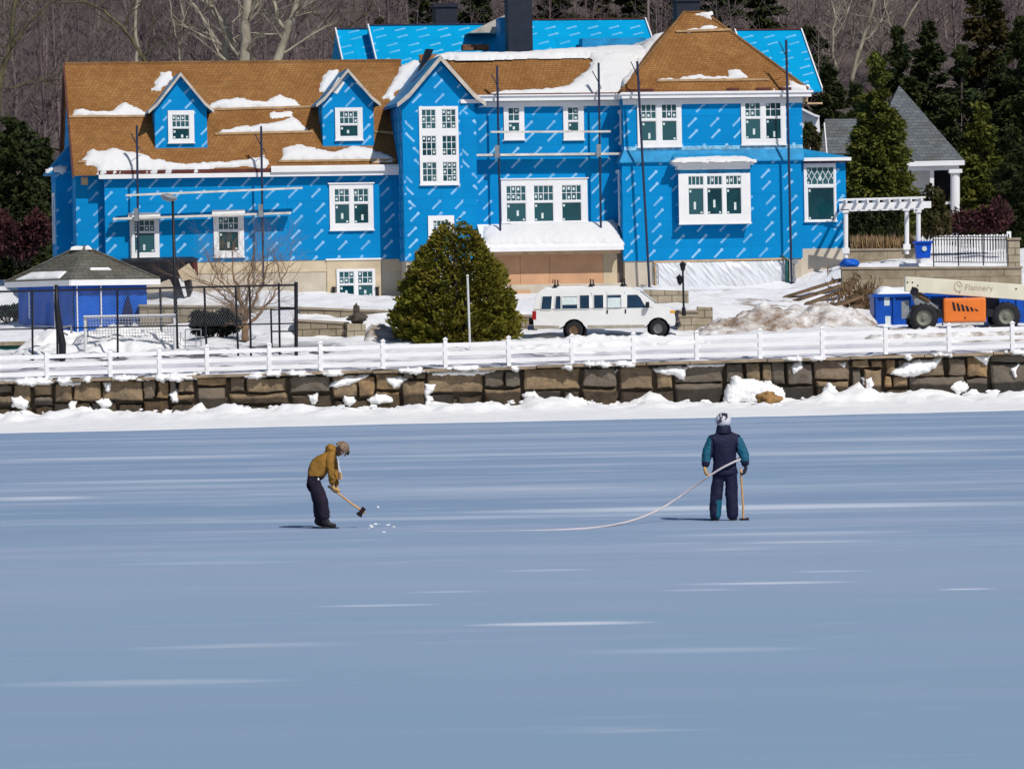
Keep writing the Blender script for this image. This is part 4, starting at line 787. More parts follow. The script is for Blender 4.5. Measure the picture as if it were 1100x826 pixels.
# ------------------------------------------------------------------ snow lying on the roofs
SNOWV, SNOWQ = [], []; _nsv = [0]
def snow_patch(poly, pt, n, thick=.22, step=.08, seed=1, soft=.35):
    n = Vector(n).normalized(); u = Vector((1, 0, 0)); u = (u - n * u.dot(n)).normalized(); v = n.cross(u); pt = Vector(pt)
    q = [HPl(a, b, pt, n) - pt for a, b in poly]; q = [(w.dot(u), w.dot(v)) for w in q]
    a = np.array(q); x = np.arange(a[:, 0].min() - step, a[:, 0].max() + 2 * step, step); y = np.arange(a[:, 1].min() - step, a[:, 1].max() + 2 * step, step)
    X, Y = np.meshgrid(x, y); s = poly_sdf(q, X, Y) + (fbm(X * 2.2, Y * 2.2, seed) - .47) * .24 + (fbm(X * 5.5, Y * 5.5, seed + 7) - .47) * .20
    h = np.where(s > 0, thick * (1 - np.exp(-np.maximum(s, 0) / soft * 1.6)) * (.65 + .75 * fbm(X * .9, Y * .9, seed + 3)), -.06)
    pos = np.array(pt)[None, None] + X[..., None] * np.array(u) + Y[..., None] * np.array(v) + h[..., None] * np.array(n)
    ny, nx = X.shape; i = (np.arange(ny - 1)[:, None] * nx + np.arange(nx - 1)[None]).ravel(); Q = np.stack([i, i + 1, i + nx + 1, i + nx], 1)
    keep = (h.ravel()[Q] > -.05).any(1); SNOWV.append(pos.reshape(-1, 3)); SNOWQ.append(Q[keep] + _nsv[0]); _nsv[0] += nx * ny
mp = (0, -.3, roof_z(-.3)); mn = (0, -rs, 1)
for j, poly in enumerate((
    [(76, 125), (80, 119), (88, 117), (97, 119), (113, 120), (122, 119), (128, 112), (136, 110), (148, 116), (157, 122), (157, 126)],
    [(223, 117), (225, 112), (240, 107), (262, 106), (285, 109), (293, 104), (301, 101), (306, 105), (318, 108), (324, 114), (322, 116), (300, 117)],
    [(231, 143.5), (250, 137), (283, 133), (300, 130), (315, 126), (330, 138), (335, 142), (300, 143)], [(290, 121), (314, 119), (316, 126), (292, 128)],
    [(87, 173), (91, 166), (99, 160), (104, 163), (113, 162), (120, 158), (128, 160), (140, 163), (152, 165), (165, 171), (196, 176), (230, 175), (262, 172), (284, 167), (289, 177), (285, 182), (262, 179), (240, 180), (215, 184), (106, 185), (104, 179), (92, 177)],
    [(300, 173), (305, 160), (318, 156), (330, 157), (340, 160), (358, 164), (370, 160), (380, 157), (398, 160), (414, 164), (424, 171), (423, 174)],
    [(163, 98), (168, 84), (174, 77), (183, 77), (186, 84), (172, 99)], [(342, 100), (346, 82), (354, 75), (364, 75), (362, 84), (350, 99)], [(410, 107), (416, 94), (424, 84), (431, 70), (446, 64), (452, 66), (436, 88), (420, 108)])):
    snow_patch(poly, mp, mn, .20 if j != 3 else .10, seed=j)
cp = (0, LC - .3, cE); cn = (0, -cs, 1)
snow_patch([(522, 103), (526, 100), (545, 97.5), (562, 96.5), (595, 95), (611, 91), (624, 82), (633, 74), (637, 64), (634, 56.5), (676, 56), (690, 70), (680, 102), (620, 103)], cp, cn, .16, seed=20)
hn = Vector((-(aZ - tE), 0, ax0 - hx0)); snow_patch([(672, 92), (680, 78), (692, 60), (703, 45), (712, 35), (704, 40), (696, 44), (680, 50), (660, 55), (650, 70), (655, 98)], (hx0, 0, tE + .05), hn, .24, seed=22)
snow_patch([(462, 62), (480, 58), (520, 58), (560, 57), (600, 54), (640, 52), (690, 50), (700, 58), (690, 62), (640, 61), (560, 62), (500, 64)], (0, 2.5, cR - .02), (0, -.32, 1), .2, seed=25)
tp = (hx0, hy0, tE + .05); tn = Vector((0, -(aZ - tE), ya - hy0))
snow_patch([(706, 87), (712, 84), (728, 83.5), (738, 83), (746, 80), (755, 79), (758, 82), (768, 83), (782, 82.5), (784, 76), (790, 74.5), (800, 79), (806, 84), (780, 85), (740, 86)], tp, tn, .15, seed=30)
snow_patch([(726, 34), (738, 31.5), (752, 30), (764, 26.5), (771, 29), (764, 32), (742, 34.5)], tp, tn, .14, seed=31, soft=.15); snow_patch([(748, 15), (765, 13), (764, 20), (758, 18)], tp, tn, .12, seed=32, soft=.15)
snow_patch([(830, 96), (842, 95), (853, 97), (868, 98), (868, 92), (858, 90), (845, 84), (850, 92)], tp, tn, .12, seed=33, soft=.2)
pp = (0, -2.05, pzE); pn = (0, -(pzT - pzE), LC + 2.05)
snow_patch([(519, 263), (519, 244), (545, 240), (600, 239), (640, 239), (661, 236), (668, 262)], pp, pn, .20, seed=40)
snow_patch([(100, 0), (101, 0), (101, 1)], mp, mn, .1, seed=41) if False else None
snow_patch([(51, 184), (56, 180), (66, 178), (72, 179), (72, 185)], (0, 3.05, bz), (0, -1.25, 1.0), .14, seed=42, soft=.15)
snow_patch([(722, 173), (726, 170), (760, 168), (800, 168), (810, 172)], (0, LY - .38, zc1), (0, -.4, 1), .08, seed=44, soft=.15)
o = np_mesh('roof_snow', np.concatenate(SNOWV), np.concatenate(SNOWQ), M['roof_snow'], None, True); o.location = HO; o.rotation_euler = (0, 0, TH); tag(o, 'patches of melting snow lying on the roofs of the blue house', 'snow', kind='stuff')
# roof brackets: long planks that hold the snow back
# ================================================================== scaffolding against the house
def at_house(px, py, ly): v = HL(px, py, ly); return HO + HX * v.x + HY * v.y + Vector((0, 0, v.z))
def root_at(name, label, cat, p, group=None, rz=0): return thing(name, label, cat, p, rz, group)
def pole_mesh(mb, a, b, r=.05): mb.tube([a, b], r, 8)
def scaffold(label, poles, rails, planks, ly, group='pump jack scaffolds on the house front'):
    a0 = at_house(*poles[0][2:], ly); s = thing('pump_jack_scaffold', label, 'scaffold', a0, 0, group)
    for x0_, y0_, x1_, y1_ in poles:
        m = MB(); a = at_house(x0_, y0_, ly) - a0; b = at_house(x1_, y1_, ly) - a0; m.tube([a, b], .05, 8); m.tube([a + Vector((0, 0, -.35)), a + Vector((.0, .0, .02))], .022, 6); m.build('pole', M['darkblue'], s)
        m = MB()                                     # top brace back to the wall
        c = at_house(x0_, y0_, ly) - a0 - Vector((0, 0, .9)); m.tube([c, c + Vector((-.28, .25, .55))], .022, 6); m.tube([c, c + Vector((.15, .9, -.25))], .02, 6); m.build('wall_brace', M['darkblue'], s)
    for x0_, y0_, x1_, y1_ in planks:
        m = MB(); a = at_house(x0_, y0_, ly + .33) - a0; b = at_house(x1_, y1_, ly + .33) - a0; m.bar(a, b, .52, .10); m.build('plank', M['alu'], s)
        for q in poles:
            k = (q[0] - x0_) / (x1_ - x0_); c = a.lerp(b, k); m = MB(); m.box((c.x - .10, c.y - .42, c.z - .14), (c.x + .10, c.y - .22, c.z + .42)); m.bar((c.x, c.y - .3, c.z - .08), (c.x, c.y + .28, c.z - .08), .07, .05); m.bar((c.x + .07, c.y - .34, c.z + .3), (c.x + .07, c.y - .34, c.z + 1.0), .04, .04); m.build('jack', M['grey'], s)
    for x0_, y0_, x1_, y1_ in rails:
        m = MB(); a = at_house(x0_, y0_, ly - .12) - a0; b = at_house(x1_, y1_, ly - .12) - a0; m.bar(a, b, .05, .09); m.build('guard_rail', M['alu'], s)
    return s
scaffold('scaffold whose plank crosses the two small lower windows of the left wing', [(147, 135, 149, 306), (280.5, 136, 283, 306)], [(135, 210, 325, 202)], [(121, 235.5, 312, 229)], L0 - .75)
scaffold('scaffold standing over the snowy porch roof, plank below two small upper windows', [(534, 71, 537.5, 252), (643, 68, 645.5, 249)], [(527, 142, 656, 141.5)], [(510, 167, 667, 165.5)], LC - .8)
def lone_pole(label, a, b, ly, extra=None):
    p_ = at_house(*b, ly); s = thing('scaffold_pole', label, 'scaffold pole', p_, 0, 'scaffold poles standing at the tower')
    m = MB(); q_ = at_house(*a, ly) - p_; m.tube([Vector((0, 0, -.4)), q_], .055, 8); m.build('pole', M['darkblue'], s)
    m = MB(); c = q_ * .93; m.tube([c, c + Vector((-.30, .3, .7))], .022, 6); m.tube([c, c + Vector((.1, .6, -.3))], .02, 6); m.build('wall_brace', M['darkblue'], s)
    return s, p_
s, p_ = lone_pole('tall leaning scaffold pole at the left corner of the hip roofed tower', (684.5, 66), (698, 309), LT1 - .75)
m = MB(); m.bar((.12, 0, .15), (.12, 0, 1.0), .05, .05); m.bar((.38, 0, .15), (.38, 0, 1.0), .05, .05); m.bar((.12, 0, 1.0), (.38, 0, 1.0), .05, .05); m.bar((.12, 0, .45), (.38, 0, .45), .05, .05); m.build('jack', M['grey'], s)
s, p_ = lone_pole('scaffold pole at the right corner of the hip roofed tower beside a green downpipe', (844.5, 43), (850.5, 306), LT1 - .6)
m = MB(); m.tube([(.12, 0, -.1), (.12, 0, 1.15)], .05, 8); m.box((.02, -.1, .95), (.28, .1, 1.1)); m.box((.06, -.07, .2), (.2, .07, .35)); m.build('jack', M['grey'], s)
p_ = at_house(846, 305, LT1 - .35); m = MB(); m.tube([(0, 0, -.2), (0, 0, 1.05)], .10, 10); m.tube([(0, 0, 1.05), (-.12, 0, 1.2), (-.3, .1, 1.25)], .04, 8)
M['green_pipe'] = plain('green_pipe', (.01, .10, .09), .5, .2, 3); tag(m.build('downpipe', M['green_pipe'], None, smooth=True, loc=p_), 'short green pipe standing at the right end of the plastic sheet on the tower base', 'pipe')
# roof jack planks holding snow on the cedar roof
M['cedar_plank'] = plain('cedar_plank', (.42, .27, .14), .8, .3, 2)
def roof_plank(x0_, y0_, x1_, y1_, label, pt=None, n=None):
    pt = pt or mp; n = n or mn; a = HPl(x0_, y0_, pt, n); b = HPl(x1_, y1_, pt, n); nn = Vector(n).normalized(); c = (a + b) / 2; w = HO + HX * c.x + HY * c.y + Vector((0, 0, c.z))
    m = MB(); m.bar(a - c + nn * .06, b - c + nn * .06, .06, .10); o = m.build('roof_plank', M['cedar_plank']); o.location = w; o.rotation_euler = (0, 0, TH); tag(o, label, 'plank', 'roof jack planks on the cedar roofs'); return o
roof_plank(224, 119, 339, 115.5, 'long plank under the upper snow between the two dormers'); roof_plank(231, 145, 336, 142.5, 'plank under the lower snow between the two dormers'); roof_plank(299, 174.5, 425, 173, 'long plank along the eave below the right dormer'); roof_plank(84, 175, 106, 174, 'short plank by the left eave corner of the cedar roof')
roof_plank(402, 142.5, 423, 144, 'short plank on the cedar roof between right dormer and gable bay'); roof_plank(74, 126.5, 156, 126, 'plank under the snow left of the left dormer'); roof_plank(706, 88, 826, 86.5, 'plank across the hip roof of the tower under a strip of snow', tp, tn); roof_plank(726, 35, 785, 33, 'small plank near the peak of the tower roof', tp, tn)
# ================================================================== pool house with blue tarps
pY = 198.0; pc = P(80, 362, pY); PG = pc.z - .1
pa = math.radians(-52)         # corner toward the viewer
cor = Vector((pc.x, pY, PG)); uL = Vector((-math.cos(math.radians(52)), math.sin(math.radians(52)), 0)); uR = Vector((math.sin(math.radians(52)), math.cos(math.radians(52)), 0))
sL, sR = 4.4, 3.72; H = (361 - 298) / 25.05
ph = thing('pool_house', 'small pavilion closed in with blue tarps under a low grey shingled hip roof', 'pavilion', cor)
def q3(a, b, z): v = uL * a + uR * b; return Vector((v.x, v.y, z))
def tarp(name, f0, f1, off, mat, holes=None):
    nu, nv = 40, 16; V = []
    for j in range(nv + 1):
        for i in range(nu + 1):
            u = i / nu; v = j / nv; p_ = f0 + (f1 - f0) * u; n_ = off * (.03 + .07 * mnoise.noise(Vector((u * 7, v * 1.2, off.x * 5 + 2)))  + .03 * math.sin(u * 37 + v * 3)) * (1 - v * .5); V.append(p_ + n_ + Vector((0, 0, .0 + v * (H - .02))))
    m = MB(); m.add(V, [(j * (nu + 1) + i, j * (nu + 1) + i + 1, (j + 1) * (nu + 1) + i + 1, (j + 1) * (nu + 1) + i) for j in range(nv) for i in range(nu)]); return m.build(name, mat, ph, smooth=True)
nL = -uR; nR = -uL
tarp('tarp_wall', q3(0, 0, 0), q3(sL, 0, 0), nL, M['tarp']); tarp('tarp_wall', q3(0, 0, 0), q3(0, sR, 0), nR, M['tarp'])
m = MB(); m.prism([q3(.05, .12, 0), q3(sL - .05, .12, 0), q3(sL - .05, sR - .05, 0), q3(.12, sR - .05, 0)], (0, 0, H - .05)); m.build('frame_core', M['tarp'], ph)
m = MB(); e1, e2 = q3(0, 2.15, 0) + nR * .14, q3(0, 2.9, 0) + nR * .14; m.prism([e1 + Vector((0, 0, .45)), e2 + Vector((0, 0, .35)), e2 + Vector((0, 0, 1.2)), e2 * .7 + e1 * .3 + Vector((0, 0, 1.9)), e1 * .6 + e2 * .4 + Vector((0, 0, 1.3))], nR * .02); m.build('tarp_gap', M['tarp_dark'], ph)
m = MB()
for b in (.08, 1.3): m.bar(q3(0, b, .3) + nR * .15, q3(0, b, 2.35) + nR * .15, .05, .05)
m.build('batten', M['white'], ph); m = MB()
for a, z0, z1 in ((1.3, .5, 2.3), (3.35, .95, 2.1)): m.bar(q3(a, 0, z0) + nL * .15, q3(a, 0, z1) + nL * .15, .05, .05)
m.bar(q3(3.3, 0, .62) + nL * .15, q3(.9, 0, .55) + nL * .15, .03, .03); m.build('batten', M['white'], ph)
ov = .42; zr = H; cr_ = [q3(-ov, -ov, zr), q3(sL + ov, -ov, zr), q3(sL + ov, sR + ov, zr), q3(-ov, sR + ov, zr)]; ap = q3(sL * .5 + .25, sR * .5, zr + 1.45); ap2 = q3(sL * .5 - .25, sR * .5, zr + 1.45)
m = MB(); m.add(cr_ + [ap, ap2], [(0, 1, 4, 5), (1, 2, 4), (2, 3, 5, 4), (3, 0, 5)]); rf = m.build('roof', M['greenslate'], ph)
m = MB(); m.tube([cr_[0] + Vector((0, 0, .03)), ap2 + Vector((0, 0, .03)), ap + Vector((0, 0, .03)), cr_[1] + Vector((0, 0, .03))], .07, 5); m.tube([cr_[3] + Vector((0, 0, .03)), ap2 + Vector((0, 0, .04))], .07, 5); m.build('hip_cap', M['greenslate'], rf)
m = MB()
for i in range(4): m.bar(cr_[i] + Vector((0, 0, -.10)), cr_[(i + 1) % 4] + Vector((0, 0, -.10)), .10, .24)
m.build('fascia', M['white'], ph); m = MB(); m.add([c + Vector((0, 0, -.14)) for c in cr_], [(3, 2, 1, 0)]); m.build('soffit', M['tarp'], ph)
# snow on the pavilion roof
def slab_snow(name, quad, th, seed, parent=None):
    a, b, c, d_ = quad; n_ = (b - a).cross(d_ - a).normalized(); 
    if n_.z < 0: n_ = -n_
    nu, nv = 26, 12
    V = []
    for j in range(nv + 1):
        for i in range(nu + 1):
            u, v = i / nu, j / nv; p_ = (a * (1 - u) + b * u) * (1 - v) + (d_ * (1 - u) + c * u) * v; e_ = min(u, 1 - u) * 12; e2_ = min(v, 1 - v) * 6; h_ = th * (1 - math.exp(-min(e_, e2_) * 1.6)) * (.8 + .5 * mnoise.noise(p_ * 1.2 + Vector((seed, 0, 0)))) - (.05 if min(e_, e2_) == 0 else 0); V.append(p_ + n_ * h_)
    m = MB(); m.add(V, [(j * (nu + 1) + i, j * (nu + 1) + i + 1, (j + 1) * (nu + 1) + i + 1, (j + 1) * (nu + 1) + i) for j in range(nv) for i in range(nu)]); o = m.build(name, M['snow'], parent, smooth=True); return o
c0, c1 = cr_[0], cr_[1]; 
def onL(k, s): e = c0.lerp(c1, k); top = ap2.lerp(ap, k); return e.lerp(top, s)
o = slab_snow('snow_slab', [onL(.18, .06), onL(.95, .06), onL(.88, .29), onL(.13, .29)], .09, 3); o.location = cor; tag(o, 'smooth slab of snow on the left slope of the pavilion roof', 'snow')
def onR(k, s): e = c0.lerp(cr_[3], k); return e.lerp(ap2, s)
o = slab_snow('snow_slab', [onR(.25, .30), onR(.6, .30), onR(.58, .36), onR(.24, .36)], .07, 5); o.location = cor; tag(o, 'thin strip of snow on the right slope of the pavilion roof', 'snow')
o = slab_snow('snow_slab', [ap + Vector((-.35, -.3, -.05)), ap2 + Vector((.35, -.3, -.05)), ap2 + Vector((.2, .2, .03)), ap + Vector((-.2, .2, .03))], .12, 6); o.location = cor; tag(o, 'little snow cap on the peak of the pavilion roof', 'snow')
# ================================================================== sports court: goal, fence, floodlight
gY = 184.0; ga, gb = P(92, 380, gY), P(188, 379, gY); gt = P(92, 340.5, gY).z
goal = thing('football_goal', 'white football goal with net standing in the snow of the fenced court', 'football goal', ga)
w_ = gb.x - ga.x; h_ = gt - ga.z
m = MB(); m.tube([(0, 0, 0), (0, 0, h_)], .055, 8); m.build('post', M['white'], goal); m = MB(); m.tube([(w_, 0, -.3), (w_, 0, h_)], .055, 8); m.build('post', M['white'], goal); m = MB(); m.tube([(-.05, 0, h_), (w_ + .05, 0, h_)], .055, 8); m.build('crossbar', M['white'], goal)
m = MB()
for xx in (0, w_): m.tube([(xx, 0, h_), (xx, .7, h_), (xx, 1.7, 0)], .03, 6)
m.tube([(0, 1.7, .02), (w_, 1.7, .02)], .03, 6); m.build('rear_frame', M['grey'], goal)
P0, P1 = [], []
for i in range(31): x_ = w_ * i / 30; P0 += [(x_, 0, h_), (x_, .7, h_)]; P1 += [(x_, .7, h_), (x_, 1.7, 0)]
for j in range(6): P0.append((0, .7 * j / 5, h_)); P1.append((w_, .7 * j / 5, h_))
for j in range(14): k = j / 13; P0.append((0, .7 + k, h_ * (1 - k))); P1.append((w_, .7 + k, h_ * (1 - k)))
for xx in (0, w_):
    for j in range(1, 9): k = j / 9; P0.append((xx, 0, h_ * k)); P1.append((xx, .7 + (1 - k), h_ * k))
r_ = np.full(len(P0), .011); M['net'] = plain('white_net', (.62, .62, .6), .8, .2); segs('net', P0, P1, r_, r_, M['net'], goal)
fcY = 183.0; f0 = P(318, 374, fcY)
cf = thing('court_fence', 'tall black metal court fence frame round the snowy sports court at left', 'fence', f0)
M['fence_black'] = M['black']
def fp(px, py, Y=fcY): return P(px, py, Y) - f0
posts = [((318, 303), (318, 376)), ((299.5, 304), (300.5, 377)), ((268, 307), (269.5, 377)), ((253, 308.5), (256, 379)), ((219.5, 309), (222, 377)), ((126, 312), (126.5, 389)), ((34.5, 312), (35, 386)), ((61, 340), (62, 392)), ((-30, 314), (-30, 388))]
for a, b in posts:
    m = MB(); m.tube([fp(*a), fp(*b) - Vector((0, 0, .3))], .043 if a[0] != 318 else .075, 8); m.build('post', M['black'], cf)
for (a, b) in (((318, 306.2), (-30, 314)),):
    m = MB(); m.tube([fp(*a), fp(*b)], .04, 8); m.build('rail', M['black'], cf)
m = MB(); m.tube([fp(318, 347.5), fp(0, 354)], .028, 6); m.build('rail', M['black'], cf)
m = MB(); m.tube([fp(318, 331), fp(299, 331)], .035, 6); m.tube([fp(318, 356), fp(291, 356)], .03, 6); m.tube([fp(291, 332), fp(292, 374)], .04, 6); m.tube([fp(318, 332), fp(291, 333)], .025, 6); m.build('gate_frame', M['black'], cf)
# back run of the court fence
for a, b in (((172, 311), (173.5, 345)), ((190, 310), (190, 300))): pass
m = MB(); m.tube([P(172, 309.5, 190) - f0, P(173.8, 368, 190) - f0], .05, 8); m.build('post', M['black'], cf)
m = MB()       # chain link mesh, very thin wires
P0, P1 = [], []
a, b = fp(-30, 314), fp(318, 306.2); c_, d_ = fp(-30, 354.6), fp(318, 347.5)
nx_ = 130
for i in range(nx_):
    k0, k1 = i / nx_, min(1, (i + 9) / nx_); k2 = max(0, (i - 9) / nx_); P0 += [tuple(a.lerp(b, k0)), tuple(a.lerp(b, k0))]; P1 += [tuple(c_.lerp(d_, k1)), tuple(c_.lerp(d_, k2))]
r_ = np.full(len(P0), .0035); segs('wire_mesh', P0, P1, r_, r_, M['grey'], cf)
# floodlight
lY = 184.5; lb = P(190, 381, lY); fl = thing('floodlight', 'court floodlight with a dished grey head on a tall black pole', 'floodlight', lb)
top = P(185.5, 216, lY) - lb; m = MB(); m.tube([(0, 0, -.3), top * .4, top], [.085, .075, .05], 10); m.build('pole', M['black'], fl, smooth=True)
m = MB(); hc = P(181.5, 212, lY) - lb; m.lathe([(.0, .14), (.10, .135), (.28, .07), (.34, 0), (.33, -.03), (.24, -.12), (.10, -.17), (0, -.18)], hc, 18); m.v = [tuple(hc + Matrix.Rotation(math.radians(12), 3, 'Y') @ (Vector(v) - hc)) for v in m.v]; m.build('lamp_head', M['lamphead'] if 'lamphead' in M else M['grey'], fl, smooth=True)
m = MB(); m.tube([top - Vector((0, 0, .1)), top + Vector((.02, 0, .05)), hc + Vector((.1, 0, -.02))], .05, 8); m.build('neck', M['black'], fl)
# basketball hoop pole, curved
bY = 182.4; bb = P(66, 392, bY); bp = thing('basketball_post', 'thick curved black post leaning in front of the blue tarp pavilion', 'post', bb)
pts = [P(60.5, 306, bY) - bb, P(61, 330, bY) - bb, P(63.5, 352, bY) - bb, P(67, 370, bY) - bb, P(67, 383, bY) - bb, P(66, 394, bY) - bb]
m = MB(); m.tube(pts, [.07, .11, .14, .15, .14, .12], 10); m.build('post', M['black'], bp, smooth=True)
m = MB(); m.tube([P(68, 352, bY) - bb, P(76, 350, bY) - bb, P(77, 358, bY) - bb], .05, 6); m.tube([P(67, 357, bY) - bb, P(73, 360, bY) - bb], .04, 6); m.build('bracket', M['grey'], bp)
# wire rack by the goal
rY = 185.5; rb = P(208, 381, rY); rk = thing('wire_rack', 'thin grey metal frame rack standing in the snow beside the goal', 'rack', rb)
m = MB(); pr = lambda x, y, d=0: P(x, y, rY + d) - rb
for x_ in (199, 216): m.tube([pr(x_, 382), pr(x_, 354)], .022, 6); m.tube([pr(x_ - 6, 381, 1), pr(x_ - 5, 357, 1)], .02, 6)
for y_ in (366, 372, 378): m.tube([pr(196, y_), pr(216, y_)], .018, 6)
m.tube([pr(199, 354), pr(216, 354)], .022, 6); m.build('frame', M['grey'], rk)
tag(slab_snow('snow_patch_turf', [Vector((0, 0, 0))] * 4, 0, 1), 'x', 'x') if False else None
# green pool cover corner at the far left, kerb
m = MB(); a = P(-40, 372, 190); b = P(21, 371, 190); m.prism([a, b, b + Vector((0, 6, .0)), a + Vector((0, 6, 0))], (0, 0, -.9)); M['green'] = plain('green_cover', (.0, .07, .06), .6, .3, 1)
o = m.build('pool_cover', M['green']); tag(o, 'dark green pool cover edge at the far left below the pavilion', 'pool cover')
m = MB(); m.prism([a + Vector((-.2, -.1, 0)), b + Vector((.9, -.1, 0)), b + Vector((.9, .5, 0)), a + Vector((-.2, .5, 0))], (0, 0, .16)); o = m.build('pool_kerb', M['terrace']); tag(o, 'pale concrete kerb along the green pool cover at far left', 'kerb')
# fallen tarp and leaning boards by the left foundation
tY = 203.0; tb = P(185, 322, tY); tt = thing('black_tarp', 'black tarp sagging over a stack beside the left foundation', 'tarp', tb)
m = MB(); poly = [(128, 281), (150, 280), (205, 279), (212, 281), (204, 300), (206, 316), (190, 316), (182, 300), (172, 304), (158, 300), (142, 290)]; m.prism([P(x, y, tY) - tb for x, y in poly], (0, 1.0, .15)); o = m.build('sheet', M['black'], tt, bevel=.05)
m = MB(); m.prism([P(x, y, tY - .1) - tb for x, y in ((191, 291), (203, 283), (211, 295), (212, 299), (196, 302))], (0, .06, .01)); m.build('plywood_piece', M['concrete_tan'], tt); m = MB(); m.prism([P(x, y, tY - .15) - tb for x, y in ((206, 283), (212, 281), (213, 298))], (0, .05, 0)); m.build('wood_scrap', M['flash'], tt)
m = MB(); m.prism([P(x, y, tY - .05) - tb for x, y in ((196, 296), (201, 318), (198, 319), (192, 300))], (0, .05, 0)); m.build('strip', M['white'], tt)
# ================================================================== garden walls, lamps, terrace
def stone_wall(label, name, x0, x1, yt0, yt1, yb, Y, d=.6, mat='block_old', cap=True, drop=.6):
    a, b = P(x0, yb, Y), P(x1, yb, Y); s = thing(name, label, 'stone wall', a); s['kind'] = 'thing'; zt0 = P(x0, yt0, Y).z - a.z; zt1 = P(x1, yt1, Y).z - a.z; w = b.x - a.x; zb = b.z - a.z
    m = MB(); m.prism([(0, 0, -drop), (w, 0, zb - drop), (w, 0, zt1 - .1), (0, 0, zt0 - .1)], (0, d, 0)); m.build('blocks', M[mat], s)
    if cap: m = MB(); m.prism([(-.05, -.06, zt0 - .1), (w + .05, -.06, zt1 - .1), (w + .05, -.06, zt1), (-.05, -.06, zt0)], (0, d + .1, 0)); m.build('cap', M['capstone'], s, bevel=.015)
    return s
M['capstone'] = plain('cap_stone', (.30, .25, .19), .85, .3, 1.5, bump=.3)
stone_wall('upper of two low stone garden walls left of the yew, below the basement window', 'garden_wall', 322, 447, 329.5, 334.5, 342, 197); stone_wall('lower of two low stone garden walls left of the big yew', 'garden_wall', 316, 373.5, 342.5, 346, 362, 192.5)
stone_wall('squat stone pier at the end of the lower garden wall left of the yew', 'stone_pier', 373, 392.5, 344.5, 345.5, 364, 192.1, .8, 'block', False)
stone_wall('long garden wall stretching behind the court fence at left', 'garden_wall', 150, 322, 327, 329.5, 340, 199.5); 
sY = 192.4; c = P(383, 345.5, sY); m = MB(); rough_blob(m, (0, 0, .12), (.38, .3, .22), 5, 3, .5); rough_blob(m, (.0, 0, .45), (.12, .12, .3), 8, 3, .4); rough_blob(m, (.22, 0, .2), (.2, .2, .14), 9, 3, .5); o = m.build('withered_plant', M['dark_bark'], None, smooth=True, loc=c); tag(o, 'dark withered plant on top of the squat stone pier', 'plant')
stone_wall('stone block wall behind the front of the white van', 'garden_wall', 692, 740, 308.5, 310, 334, 198, .6, 'block', False); stone_wall('stone pier just beyond the nose of the white van', 'stone_pier', 727.5, 750, 333, 333.5, 358, 192.2, .7, 'block'); stone_wall('stone pier second behind the lamp post, right of the van', 'stone_pier', 749.5, 766, 327, 327.5, 358, 193, .7, 'block', False)
stone_wall('stretch of old stone wall just behind the rear of the white van', 'garden_wall', 556, 577, 338, 338, 352, 195, .6, 'block_old')
# lamp post with two lanterns
lY = 191.8; lb = P(734.5, 334, lY); lp = thing('lamp_post', 'black garden lamp post with two lanterns near the front of the van', 'lamp post', lb)
hp = lb.z; top = P(733.5, 289, lY) - lb
m = MB(); m.tube([(0, 0, -.2), (0, 0, .12), (0, 0, .16), top], [.09, .08, .045, .04], 10); m.build('pole', M['black'], lp)
def lantern(c, k=1.0):
    m = MB(); m.lathe([(.03, -.22), (.08, -.18), (.13, .05), (.17, .06), (.06, .16), (.02, .17), (.02, .22)], c, 8); return m
lantern(top + Vector((0, 0, .12))).build('lantern', M['black'], lp)
c2 = P(730, 300, lY) - lb; lantern(c2).build('lantern', M['black'], lp); m = MB(); m.tube([top * .72, c2 + Vector((0, 0, -.26)), c2 + Vector((0, 0, -.2))], .025, 6); m.build('arm', M['black'], lp)
# thin white flag pole by the yew
fY = 183.2; fb = P(504.8, 368, fY); m = MB(); m.tube([(0, 0, -.2), P(502.2, 298, fY) - fb], .045, 8); m.lathe([(.0, 0), (.06, .03), (.05, .1), (0, .12)], P(502.2, 298, fY) - fb, 8); M['polegrey'] = plain('pale_grey_pole', (.55, .56, .56), .4, .15)
tag(m.build('flag_pole', M['polegrey'], None, loc=fb), 'thin pale pole standing in front of the big yew', 'pole')
# terrace retaining wall at the right
stone_wall('weathered concrete retaining wall below the terrace at right', 'retaining_wall', 905, 1098, 287, 286, 327, 203.3, .7, 'terrace', True, 1.0)
stone_wall('stone pier at the right end of the black terrace railing', 'stone_pier', 1083.5, 1096, 255.5, 255.5, 290, 203.6, .6, 'block', True)
stone_wall('low pale wall under the pergola at the back of the terrace', 'garden_wall', 908, 985, 267.5, 266.5, 280, 212.5, .5, 'terrace', True)
# black iron railing
iY = 204.0; ra, rb_ = P(1003, 284, iY), P(1084, 284.5, iY); ir = thing('iron_railing', 'black iron railing with thin bars along the terrace edge', 'railing', ra)
w_ = rb_.x - ra.x; h_ = P(1003, 254.5, iY).z - ra.z; m = MB(); n = 28
for i in range(n + 1): m.tube([(w_ * i / n, 0, .08), (w_ * i / n, 0, h_ - .02)], .014, 5)
m.build('bars', M['black'], ir)
for z_ in (.1, h_ - .12, h_): m = MB(); m.bar((0, 0, z_), (w_, 0, z_ + (rb_.z - ra.z)), .035, .035); m.build('rail', M['black'], ir)
for x_ in (0, w_ * .33, w_ * .66, w_): m = MB(); m.bar((x_, 0, -.1), (x_, 0, h_ + .06), .05, .05); m.build('post', M['black'], ir)
